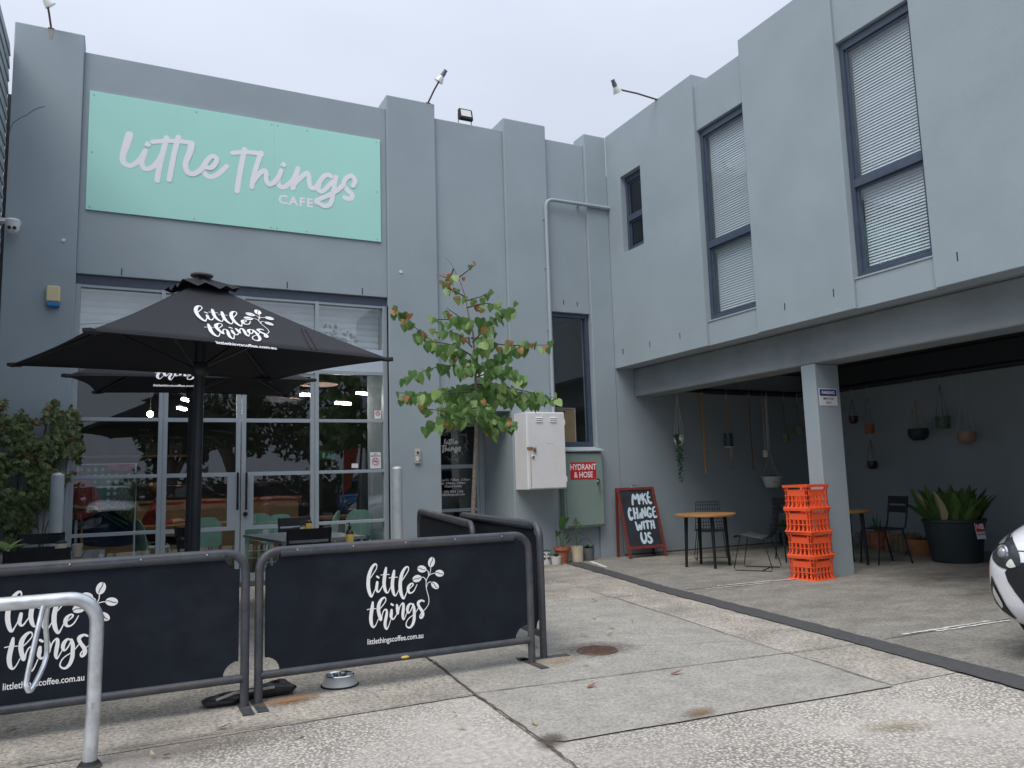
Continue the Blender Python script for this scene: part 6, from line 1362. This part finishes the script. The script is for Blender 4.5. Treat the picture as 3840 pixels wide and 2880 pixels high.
ct_ = thing('service_counter', 'timber fronted service counter at the back of the cafe', 'counter', (1.5, 15.4, ZI)); MB().box((-.6, 15.2, ZI), (3.0, 15.7, 1.05)).obj('front', 'brown_board', ct_); MB().box((-.65, 15.12, 1.05), (3.05, 15.78, 1.09)).obj('bench_top', 'wood_top', ct_)
sh_ = thing('wall_shelf', 'timber shelf with dark boxes on the cafe back wall', 'shelf', (0, 16.6, 1.6)); MB().box((-1.0, 16.45, 1.9), (1.4, 16.79, 1.94)).obj('shelf_board', 'brown_board', sh_)
for x in (-.8, -.45, -.1, .4, .8): MB().box((x, 16.5, 1.94), (x+.22, 16.75, 2.18)).obj('box', 'black_plastic', sh_)
# lamps
for k, (F, Yl, an) in enumerate((((1156, 1482), 12.5, 25), ((1287, 1513), 12.1, 25), ((1361, 1476), 13.6, 25), ((700, 1500), 12.3, 65), ((682, 1533), 13.0, 65))):
    p = onY(F, Yl); t = thing('strip_light', 'lit white strip light hanging inside the cafe', 'light', p, 'strip lights inside the cafe'); d = Vector((math.cos(R_(an)), math.sin(R_(an)), 0))*.14; m = MB(); m.bar(p-d, p+d, .045, .03); m.obj('tube', 'lamp_glow', t); m = MB(); m.bar(p-d+Vector((0, 0, .03)), p+d+Vector((0, 0, .03)), .06, .02); m.obj('housing', 'white_plastic', t)
    m = MB(); m.cyl(p+Vector((0, 0, .04)), (p.x, p.y, 3.98), .004, seg=5); m.obj('cable', 'black_plastic', t)
p = onY((563, 1553), 12.6); t = thing('pendant_bulb', 'warm lit pendant bulb over the cafe table', 'light', p); m = MB(); m.ball(p, .045, 12); m.obj('bulb', 'bulb_glow', t, smooth=True); m = MB(); m.cyl(p+Vector((0, 0, .04)), (p.x, p.y, 3.98), .006, seg=6); m.obj('cable', 'black_plastic', t)
for F, Yl in (((1060, 1500), 13), ((1195, 1443), 12.4)):
    p = onY(F, Yl); t = thing('disc_pendant', 'pale pink disc pendant lampshade inside the cafe', 'lampshade', p, 'pink disc pendants inside the cafe'); m = MB(); m.lathe([(.0001, .05), (.12, .04), (.30, .0), (.305, .004), (.12, .05), (.0001, .06)], p, 28); m.obj('shade', 'pink_disc', t, smooth=True); m = MB(); m.cyl(p+Vector((0, 0, .05)), (p.x, p.y, 3.98), .005, seg=6); m.obj('cable', 'black_plastic', t)
p = onY(zg(998, 728), 16.0); t = thing('exit_sign', 'small green exit sign deep inside the cafe', 'sign', p); MB().box((p.x-.18, p.y-.02, p.z-.09), (p.x+.18, p.y+.02, p.z+.09)).obj('box', 'exit_green', t); MB().box((p.x-.07, p.y-.024, p.z-.05), (p.x-.02, p.y-.021, p.z+.05)).obj('pictogram', 'white_vinyl', t)
MB().cyl((p.x, p.y, p.z+.09), (p.x, p.y, 3.98), .008, seg=6).obj('rod', 'black_plastic', t)
# quilt rack in the window
z9 = zz(200, 1400, .42195)
YQ = 11.25; qa, qb = onY(z9(220, 815), YQ), onY(z9(735, 805), YQ); zq1 = qa.z; xq0, xq1 = qa.x, qb.x
qr = thing('quilt_rack', 'white rack draped with red and green patterned quilts in the cafe window', 'display rack', ((xq0+xq1)/2, YQ+.15, ZI))
for x in (xq0, xq1): m = MB(); m.tube([(x, YQ-.12, ZI), (x, YQ, zq1-.06), (x, YQ+.03, zq1), (x, YQ+.06, zq1-.06), (x, YQ+.3, ZI)], .012, 8); m.obj('side_frame', 'white_plastic', qr, smooth=True)
m = MB(); m.tube([(xq0, YQ+.03, zq1), (xq1, YQ+.03, zq1)], .012, 8); m.obj('top_rail', 'white_plastic', qr)
def cloth(name, pts, mt, y, n=14, lift=.02):
    """a hung cloth: four corners (x, z), gently folded"""
    P = [Vector((x, 0, z)) for x, z in pts]; V = []
    for j in range(n+1):
        for i in range(n+1):
            u, v = i/n, j/n; p = (P[0]*(1-u)+P[1]*u)*(1-v)+(P[3]*(1-u)+P[2]*u)*v; V.append((p.x, y+lift*math.sin(u*11+v*2)*(.3+v)-.03*v, p.z-.03*math.sin(math.pi*u)*v))
    m = MB(); m.add(V, [(j*(n+1)+i, j*(n+1)+i+1, (j+1)*(n+1)+i+1, (j+1)*(n+1)+i) for j in range(n) for i in range(n)]); return m.obj(name, mt, qr, smooth=True)
def Q(*p): return [(onY(z9(*a), YQ).x, onY(z9(*a), YQ).z) for a in p]
cloth('navy_cloth', Q((250, 1150), (720, 1150), (715, 1520), (265, 1530)), 'jeans', YQ+.06); cloth('green_quilt', Q((230, 815), (720, 805), (640, 1180), (330, 1230)), 'print_green', YQ-.01)
cloth('red_quilt', Q((200, 850), (330, 950), (470, 1200), (150, 1310)), 'print_red', YQ-.05); cloth('red_quilt_fold', Q((420, 812), (715, 803), (700, 860), (470, 830)), 'print_red', YQ-.025); cloth('olive_quilt', Q((690, 900), (745, 880), (715, 1330), (500, 1180)), 'print_olive', YQ-.05)
cloth('green_border', Q((395, 1260), (430, 1225), (665, 1325), (655, 1390)), 'quilt_green', YQ-.07); cloth('gold_trim', Q((170, 1170), (640, 1185), (640, 1203), (170, 1188)), 'quilt_gold', YQ-.085, lift=.006); cloth('lace_trim', Q((215, 1330), (430, 1270), (430, 1320), (240, 1380)), 'grey_pot', YQ-.07)
m = MB(); m.box((xq0+.25, YQ-.02, .42), (xq0+.33, YQ-.015, .55)); m.obj('price_tag', 'sign_paper', qr)
# seated person
hp_ = onY(z9(958, 1050), 13.05); bx, by = hp_.x-.06, 13.05
ps = thing('person', 'seated person in a red top with brown hair leaning on the cafe table', 'person', (bx, by, ZI))
def skin_fig(name, nodes, edges, mt, root=0, sub=2):
    me = bpy.data.meshes.new(name); me.from_pydata([n[0] for n in nodes], edges, []); me.materials.append(MATS[mt]); o = bpy.data.objects.new(name, me); COL.objects.link(o)
    md = o.modifiers.new('sk', 'SKIN'); md.use_smooth_shade = True
    for i, n in enumerate(nodes): me.skin_vertices[0].data[i].radius = (n[1], n[2] if len(n) > 2 else n[1]); me.skin_vertices[0].data[i].use_root = i == root
    sb_ = o.modifiers.new('sub', 'SUBSURF'); sb_.levels = sb_.render_levels = sub; dg_ = bpy.context.evaluated_depsgraph_get(); m2 = bpy.data.meshes.new_from_object(o.evaluated_get(dg_)); m2.name = name; bpy.data.objects.remove(o); return m2
hz = hp_.z-.02                        # head height; the figure faces +X
B = lambda dx, dy, z: (bx+dx, by+dy, z)
nodes = [(B(-.10, 0, .52), .13, .17), (B(-.07, 0, .68), .12, .16), (B(-.02, 0, .86), .13, .18), (B(.0, 0, .99), .10, .15), (B(.02, 0, hz-.14), .05), (B(.035, 0, hz-.02), .085, .075), (B(.03, 0, hz+.06), .075, .07),
 (B(.0, -.17, .97), .06), (B(.08, -.22, .76), .045), (B(.30, -.12, .80), .035), (B(.37, -.10, .80), .03, .02), (B(.0, .17, .97), .06), (B(.10, .22, .76), .045), (B(.30, .12, .80), .035), (B(.37, .09, .80), .03, .02),
 (B(.0, -.10, .50), .085), (B(.34, -.11, .50), .065), (B(.36, -.11, .28), .05), (B(.34, -.11, .10), .04), (B(.44, -.11, .085), .03), (B(.0, .10, .50), .085), (B(.34, .11, .50), .065), (B(.36, .11, .28), .05), (B(.34, .11, .10), .04), (B(.44, .11, .085), .03)]
edges = [(0, 1), (1, 2), (2, 3), (3, 4), (4, 5), (5, 6), (3, 7), (7, 8), (8, 9), (9, 10), (3, 11), (11, 12), (12, 13), (13, 14), (0, 15), (15, 16), (16, 17), (17, 18), (18, 19), (0, 20), (20, 21), (21, 22), (22, 23), (23, 24)]
bod = link('body', skin_fig('body', nodes, edges, 'skin'), ps)
bod.data.materials.append(MATS['shirt_red']); bod.data.materials.append(MATS['jeans'])
for p_ in bod.data.polygons:
    c = p_.center
    p_.material_index = 2 if c.z < .56 or (c.x > bx+.15 and c.z < .6) else (1 if c.z < hz-.12 and c.x < bx+.22 else 0)
for s in (-1, 1):
    for k in range(4): m = MB(); y = by+s*.095+(-.024+.016*k); m.tube([(bx+.37, y, .80), (bx+.405, y, .803), (bx+.435-.006*abs(k-1.5), y, .785)], [.009, .0085, .007], 6); m.obj('finger', 'skin', bod, smooth=True)
    m = MB(); m.tube([(bx+.34, by+s*.06, .80), (bx+.37, by+s*.045, .80), (bx+.395, by+s*.045, .79)], [.010, .009, .008], 6); m.obj('thumb', 'skin', bod, smooth=True)
m = MB(); m.ball((bx+.008, by, hz+.045), (.105, .10, .115), 18); m.ball((bx-.085, by, hz+.10), (.06, .06, .055), 12); m.obj('hair', 'hair', ps, smooth=True)
m = MB(); m.ball((bx+.125, by, hz+.0), (.016, .014, .022), 8); m.obj('nose', 'skin', ps, smooth=True)
for s in (-1, 1): m = MB(); m.ball((bx+.112, by+s*.032, hz+.025), (.008, .014, .009), 8); m.obj('eye', 'black_print', ps)
m = MB(); m.ball((bx+.113, by, hz-.045), (.008, .024, .006), 8); m.obj('mouth', 'shirt_red', ps)
ch_ = dup(mc, (bx-.10, by, ZI), R_(-90), 'mint green cafe chair the person sits on', 'mint green chairs inside the cafe')

# ------------------------------------------------------------------ cars
def make_car(paint, label, loc, rz, group):
    """nose towards local +X, right-hand side -Y; origin on the ground below the nose"""
    t = thing('parked_car', label, 'car', (0, 0, 0), group); t['base'] = (0, 0, 0)
    # stations: x, half width, z bottom, z belt (shoulder), z centre top, roundness
    ST = [(.0, .50, .34, .50, .52), (-.035, .66, .24, .60, .63), (-.11, .78, .19, .67, .71), (-.25, .855, .18, .73, .80), (-.55, .885, .18, .80, .89), (-.95, .89, .18, .87, .965), (-1.35, .89, .18, .92, 1.0), (-2.2, .89, .18, .94, .98), (-3.2, .89, .18, .95, .98), (-3.8, .88, .2, .96, .99), (-4.1, .84, .25, .93, .97), (-4.25, .76, .32, .88, .90), (-4.29, .60, .42, .78, .80)]
    V = []; n = 28
    for x, w, zb, zs, zt in ST:
        ring = []
        for k in range(n):
            a = 2*math.pi*k/n; c, s = math.cos(a), math.sin(a)
            y = w*math.copysign(abs(c)**.42, c)
            zz_ = zb+(zs-zb)*.5 + ((zs-zb)*.5*math.copysign(abs(s)**.5, s) if s <= 0 else (zs-zb)*.5*abs(s)**.5+(zt-zs)*max(0, 1-(abs(y)/w)**3)*min(1, s*3))
            tuck = 1-.05*max(0, (zb+.22-zz_)/.22); ring.append((x, y*tuck*(1-.03*max(0, (zz_-.55)/.4)), zz_))
        V += ring
    m = MB(); F_ = [(i*n+k, i*n+(k+1) % n, (i+1)*n+(k+1) % n, (i+1)*n+k) for i in range(len(ST)-1) for k in range(n)]+[tuple(range(n)), tuple(range((len(ST)-1)*n, len(ST)*n))]
    m.add(V, F_); body = m.obj('body', paint, t, smooth=True)
    md = body.modifiers.new('sub', 'SUBSURF'); md.levels = md.render_levels = 2
    dg_ = bpy.context.evaluated_depsgraph_get(); me2 = bpy.data.meshes.new_from_object(body.evaluated_get(dg_)); body.modifiers.clear(); body.data = me2; me2.polygons.foreach_set('use_smooth', [True]*len(me2.polygons))
    tree = BVHTree.FromPolygons([v.co for v in me2.vertices], [p.vertices for p in me2.polygons])
    # greenhouse
    G = [(-1.15, .70, .98, .99), (-1.75, .66, .98, 1.36), (-2.2, .62, .98, 1.46), (-3.0, .61, .98, 1.47), (-3.6, .60, .98, 1.40), (-4.05, .62, .98, 1.05), (-4.15, .62, .95, .97)]
    V = []; k8 = [(-1, 0), (-.97, .5), (-.86, .9), (-.6, 1), (0, 1.02), (.6, 1), (.86, .9), (.97, .5), (1, 0)]
    for x, w, zb, zt in G: V += [(x, (w+.16*(1-f))*c if abs(c) > .55 else (w)*c, zb+(zt-zb)*f) for c, f in k8]
    m = MB(); m.add(V, [(i*9+k, i*9+k+1, (i+1)*9+k+1, (i+1)*9+k) for i in range(len(G)-1) for k in range(8)]); m.obj('glasshouse', 'car_glass', t, smooth=True)
    m = MB(); V = []
    for x, w, zt in ((-1.95, .60, 1.425), (-2.2, .60, 1.475), (-3.0, .59, 1.485), (-3.62, .57, 1.41)): V += [(x, w*c, zt-(.03 if abs(c) == 1 else 0)) for c in (-1, -.6, 0, .6, 1)]
    m.add(V, [(i*5+k, i*5+k+1, (i+1)*5+k+1, (i+1)*5+k) for i in range(3) for k in range(4)]); o = m.obj('roof', paint, t, smooth=True); sd = o.modifiers.new('s', 'SOLIDIFY'); sd.thickness = .03; sd.offset = -1
    def patch(name, pts, mt, off, par=t, dirv=(-1, 0, 0), start=1.):
        """polygon in the (y, z) plane of the nose laid on the body"""
        n = len(pts); cy, cz = sum(p[0] for p in pts)/n, sum(p[1] for p in pts)/n; rings = 5; V = []; d = Vector(dirv).normalized()
        for r in range(rings+1):
            for y, z in pts:
                yy, z2 = cy+(y-cy)*r/rings, cz+(z-cz)*r/rings; h_ = tree.ray_cast(Vector((start, yy, z2))+Vector((0, 0, 0)), d)
                V.append(h_[0]-d*off if h_[0] else Vector((-.3, yy, z2)))
        m = MB(); m.add(V, [(r*n+k, r*n+(k+1) % n, (r+1)*n+(k+1) % n, (r+1)*n+k) for r in range(rings) for k in range(n)]); return m.obj(name, mt, par, smooth=True)
    def dense(P, k=4): return [p for p in spline(P+[P[0]], k)][:-1]
    patch('grille', dense([(-.50, .585), (0, .60), (.50, .585), (.61, .52), (.50, .36), (.36, .23), (-.36, .23), (-.50, .36), (-.61, .52)], 3), 'car_black', .006)
    m = MB(); 
    P = []
    for i in range(21): y = -.40+.04*i; h_ = tree.ray_cast(Vector((1, y, .50-.05*(1-(y/.4)**2))), Vector((-1, 0, 0))); P.append(h_[0]+Vector((.012, 0, 0)))
    m.tube(P, .014, 6); m.obj('grille_bar', 'chrome', t, smooth=True)
    P = []
    m = MB()
    for i in range(21): y = -.36+.036*i; h_ = tree.ray_cast(Vector((1, y, .36)), Vector((-1, 0, 0))); P.append(h_[0]+Vector((.012, 0, 0)))
    m.tube(P, .035, 6); m.obj('bumper_bar', 'car_black', t, smooth=True)
    for s in (-1, 1):
        HL = patch('headlight', dense([(s*.50, .57), (s*.53, .635), (s*.62, .70), (s*.74, .745), (s*.80, .72), (s*.76, .61), (s*.67, .555), (s*.57, .54)], 3), mat('headlamp_dark', (.045, .05, .055), .1, metal=.3) if 'headlamp_dark' not in MATS else 'headlamp_dark', .006)
        h_ = tree.ray_cast(Vector((1, s*.64, .625)), Vector((-1, 0, 0))); c = h_[0]; ax = Vector((1, s*.5, .1)).normalized()
        m = MB(); m.lathe([(.038, -.01), (.052, .006), (.050, .016), (.040, .014)], c, 20, axis=ax, caps=False); m.obj('lamp_ring', 'chrome', HL, smooth=True)
        m = MB(); m.ball(c+ax*.004, (.036, .036, .036), 14); m.obj('projector', 'lens', HL, smooth=True)
        patch('indicator', dense([(s*.53, .56), (s*.57, .60), (s*.60, .565), (s*.57, .55)], 3), 'lamp_clear', .012, HL); patch('inner_lamp', dense([(s*.68, .68), (s*.71, .715), (s*.76, .725), (s*.745, .67)], 3), 'lens', .012, HL)
        FG = patch('fog_recess', dense([(s*.735, .49), (s*.77, .40), (s*.735, .32), (s*.59, .25), (s*.63, .33), (s*.685, .42)], 3), 'car_black', .006); patch('fog_lamp', dense([(s*.72, .43), (s*.735, .38), (s*.675, .31), (s*.655, .335), (s*.69, .39)], 3), 'lamp_clear', .012, FG)
        for x in (-.82, -3.42):
            w = thing('x', None, None) if False else None
            m = MB(); m.lathe([(.20, -.09), (.29, -.10), (.315, -.07), (.315, .07), (.29, .10), (.20, .09)], (x, s*.80, .315), 28, axis=(0, 1, 0), caps=False); wh = m.obj('wheel', 'tyre', t, smooth=True)
            m = MB(); m.lathe([(.0001, .055*1), (.06, .06), (.19, .075), (.205, .085)], (x, s*.80, .315), 20, axis=(0, s, 0), caps=False); m.obj('rim', 'chrome', wh, smooth=True)
            m = MB(); m.tube(arc((x, s*.885, .33), .345, -.25, math.pi+.25, 16, (1, 0, 0), (0, 0, 1)), .012, 5); m.obj('wheel_arch', 'car_black', wh)
        m = MB(); m.ball((-1.45, s*.95, 1.02), (.06, .09, .06), 10); m.obj('mirror', paint, t, smooth=True)
    m = MB(); P = []
    for i in range(25):
        y = -.60+.05*i; h_ = tree.ray_cast(Vector((1, y, .655-.02*abs(y))), Vector((-1, 0, 0)))
        if h_[0]: P.append(h_[0]+Vector((.0015, 0, 0)))
    m.tube(P, .004, 4); m.obj('bonnet_seam', 'car_black', t)
    m = MB(); m.box((-.45, -.55, .14), (-.16, .55, .20)); m.obj('lower_lip', 'car_black', t)
    t.location = loc; t.rotation_euler = (0, 0, rz); return t
make_car('car_white', 'white hatchback parked nose-out under the wing', (5.02, 2.57, ZC), R_(180), None).scale = (1, 1, 1.09)

# ------------------------------------------------------------------ what lies behind the camera, mirrored in the glass
sheet('road', [(-60, -60), (60, -60), (60, -6.5), (-60, -6.5)], .006, 'asphalt')
car_r = make_car('car_red', 'dark red car parked across the street next to the white one', (2.9, -8.3, .006), R_(75), 'cars parked across the street')
dup(car_r, (5.6, -8.6, .006), R_(80), 'dark red car parked across the street next to the blue one', 'cars parked across the street')
make_car('car_blue', 'blue car parked across the street, mirrored in the shop glass', (8.3, -7.9, .006), R_(100), 'cars parked across the street')
make_car('car_white', 'white car parked across the street, mirrored in the shop glass', (-.2, -8.8, .006), R_(88), 'cars parked across the street')
random.seed(9)
def street_tree(label, loc, h, r):
    t = thing('street_tree', label, 'tree', loc, 'trees across the street'); m = MB(); L = Vector(loc); m.tube([L, L+Vector((.1, 0, h*.3)), L+Vector((-.1, .1, h*.55))], [.2, .16, .1], 8)
    blobs = []
    for k in range(9):
        a = 2.4*k; rr = r*rnd(.3, .75); c = L+Vector((math.cos(a)*rr, math.sin(a)*rr, h*rnd(.52, .88))); blobs.append((c, r*rnd(.32, .5))); m.tube([L+Vector((0, 0, h*.3)), L.lerp(c, .5)+Vector((0, 0, h*.2)), c], [.11, .07, .03], 6)
    m.obj('trunk', 'bark', t, smooth=True); lv = MB()
    for c, rr in blobs:
        for q in range(430):
            d = Vector((rnd(-1, 1), rnd(-1, 1), rnd(-1, 1)))
            if d.length > 1: continue
            p = c+d*rr*Vector((1, 1, .75)).length/1.6; s = rnd(.09, .2); u = Vector((rnd(-1, 1), rnd(-1, 1), rnd(-1, 1))).normalized(); w = u.orthogonal().normalized()
            lv.add([p-u*s, p+w*s*.5, p+u*s, p-w*s*.5], [(0, 1, 2, 3)])
    tag(lv.obj('crown', 'far_foliage', t), None, None, kind='stuff')
def vpos(F, Yv): q = onY(F, Yv); return (q.x, 2*YG-Yv, 0.)
for F, Yv, h, r, lab in (((1190, 1800), 34, 6.2, 2.3, 'round street tree mirrored in the shop door glass'), ((1400, 1800), 31, 8.2, 3.0, 'tall broad street tree mirrored beside the no smoking notice'), ((860, 1800), 33, 5.6, 1.9, 'low street tree mirrored behind the umbrella pole'), ((640, 1800), 36, 5.2, 2.0, 'low street tree mirrored behind the quilt rack'), ((1720, 1800), 33, 9, 3.6, 'large street tree mirrored in the entry door')):
    street_tree(lab, vpos(F, Yv), h, r)
fb = vpos((1290, 1800), 30); t = thing('feather_flag', 'red feather flag across the street, mirrored in the shop glass', 'flag', fb); m = MB(); m.tube([Vector(fb), Vector(fb)+Vector((0, 0, 3.2))], .02, 6); m.obj('pole', 'steel', t); m = MB(); m.prism([Vector(fb)+Vector(p) for p in ((.02, 0, .9), (.3, 0, 1.2), (.55, 0, 2.6), (.42, 0, 3.3), (.1, 0, 3.35), (.02, 0, 3.1))], (0, .01, 0)); m.obj('flag', 'flag_red', t)
wp = vpos((250, 1800), 40); w0 = Vector((-13, -28, 0)); fbld = thing('office_block', 'grey office block across the street, mirrored in the high shop panes', 'building', w0)
MB().box((-15, -30, 0), (-3.2, -24, 9)).obj('wall', 'render_paint', fbld)
for i in range(6):
    for j in range(2): MB().box((-14.5+i*1.9, -23.99, 1.2+j*3.8), (-13.2+i*1.9, -23.9, 3.6+j*3.8)).obj('window', 'car_glass', fbld)
hd_ = thing('hedge', 'long low dark hedge beyond the parked cars, mirrored in the glass', 'hedge', (8, -17, 0)); hm = MB(); random.seed(77)
for k in range(5200):
    q = Vector((rnd(-8, 30), rnd(-18.5, -16), 0)); q.z = rnd(.1, 1.9+.4*math.sin(q.x*.9)+.25*math.sin(q.x*2.3)); s_ = rnd(.1, .22); u = Vector((rnd(-1, 1), rnd(-1, 1), rnd(-1, 1))).normalized(); w = u.orthogonal().normalized(); hm.add([q-u*s_, q+w*s_*.6, q+u*s_, q-w*s_*.6], [(0, 1, 2, 3)])
tag(hm.obj('foliage', 'far_foliage', hd_), None, None, kind='stuff'); MB().box((-8, -17.6, 0), (30, -17.2, 1.5)).obj('core', 'twig', hd_)
for k, z in enumerate((6.2, 6.6, 7.4)):
    t = thing('power_line', 'dark overhead power line strung across the street, mirrored in the glass', 'cable', (0, -9, z), 'overhead power lines'); m = MB(); m.tube([(-60+6*i, -9-k*.4, z-.9*math.sin(math.pi*((i*6) % 30)/30)) for i in range(21)], .016, 5); m.obj('wire', 'black_plastic', t)

# ------------------------------------------------------------------ litter and stains
zw = zz(800, 2000, .53044); lits = [z8(*p) for p in ((1085, 600), (1075, 712), (1303, 725), (1200, 772), (1143, 813), (1030, 823), (710, 887), (1035, 1008), (1015, 1148), (695, 1388), (185, 1307), (245, 1405), (1545, 1063), (920, 650))]+[zw(*p) for p in ((1200, 1090), (640, 1415), (30, 1375), (1125, 935), (1500, 884), (1550, 915))]+[zr(*p) for p in ((1145, 1565), (1085, 1580), (1535, 1375), (120, 1360))]
random.seed(31); lm = {}
for key in ('leaf_litter', 'leaf_litter_red'):
    mb = MB(); put(mb, leaf_blade(1, .34, -.35), Matrix.Identity(4)); lm[key] = mb.mesh('fallen_leaf', key)
for i, F in enumerate(lits):
    p = onZ(F, .014); key = 'leaf_litter_red' if i % 4 == 0 else 'leaf_litter'
    o = link('fallen_leaf', lm[key], None, p, (rnd(-.2, .2), rnd(-.1, .1), rnd(0, 6.28)), rnd(.045, .085)); tag(o, 'small curled red brown leaf fallen on the concrete' if i % 4 == 0 else 'small curled pale dry leaf fallen on the concrete', 'leaf', 'red brown fallen leaves' if i % 4 == 0 else 'pale fallen leaves')
def stain(name, c, sx, sy, rz, col, amt, z, scale=5):
    m = bpy.data.materials.new(name); m.use_nodes = True; t = m.node_tree; b = t.nodes['Principled BSDF']; N = t.nodes.new; L = t.links.new; b.inputs['Base Color'].default_value = tuple(col)+(1,); b.inputs['Roughness'].default_value = .85
    tcn = N('ShaderNodeTexCoord'); g_ = N('ShaderNodeTexGradient'); g_.gradient_type = 'SPHERICAL'; L(tcn.outputs['Object'], g_.inputs[0]); n_ = N('ShaderNodeTexNoise'); n_.inputs['Scale'].default_value = scale; n_.inputs['Detail'].default_value = 8; L(tcn.outputs['Object'], n_.inputs[0])
    a = N('ShaderNodeMath'); a.operation = 'MULTIPLY'; L(g_.outputs['Fac'], a.inputs[0]); L(n_.outputs[0], a.inputs[1]); r = N('ShaderNodeMapRange'); r.inputs[1].default_value = .08; r.inputs[2].default_value = .5; r.inputs[4].default_value = amt; L(a.outputs[0], r.inputs[0]); L(r.outputs[0], b.inputs['Alpha'])
    mb = MB(); mb.quad((-1, -1, 0), (1, -1, 0), (1, 1, 0), (-1, 1, 0)); MATS[name] = m; o = mb.obj('ground_stain', name); o.location = (c[0], c[1], z); o.scale = (sx, sy, 1); o.rotation_euler = (0, 0, rz); return struct(o)
stain('stain_rust', (.92, 4.88), .26, .13, .2, (.36, .19, .07), .9, .0172); stain('stain_rust2', (2.7, 4.85), .28, .16, .2, (.38, .26, .13), .5, .0174)
stain('stain_corner', (1.87, 3.45), .16, .1, .8, (.10, .08, .06), 1., .0171, 7); stain('stain_brown', (2.75, 3.42), .16, .1, .3, (.22, .15, .09), .9, .0176); stain('stain_drain', (3.12, 5.05), .45, .35, 0, (.10, .095, .085), .8, .0088, 9); stain('stain_yellow', (3.4, 2.75), .3, .1, -.3, (.30, .24, .13), .5, .0178)
stain('stain_tyre', (8.6, 5.9), 1.6, 1.0, .2, (.08, .08, .078), .6, .0131, 4); stain('stain_tyre2', (7.8, 5.0), 1.1, .5, .1, (.10, .10, .095), .5, .0132, 4); stain('stain_foot', (0.3, 4.3), .9, .35, .1, (.17, .145, .12), .55, .0180, 5); stain('stain_wall', (4.6, 10.1), 1.6, .45, 0, (.10, .098, .09), .6, .0182, 6); stain('stain_wall2', (9, 10.2), 2.2, .5, 0, (.10, .098, .09), .6, .0133, 6)
for b_, F in ((b1, (1519, 2458)), (b2, (217, 2637))):
    q = onY(F, 4.895); m = MB(); m.ball((q.x, 4.892, .166), (.028, .008, .009), 10); m.obj('yellow_tag', 'label_yellow', b_, smooth=True)
for o in bpy.data.objects:
    if 'base' in o: del o['base']
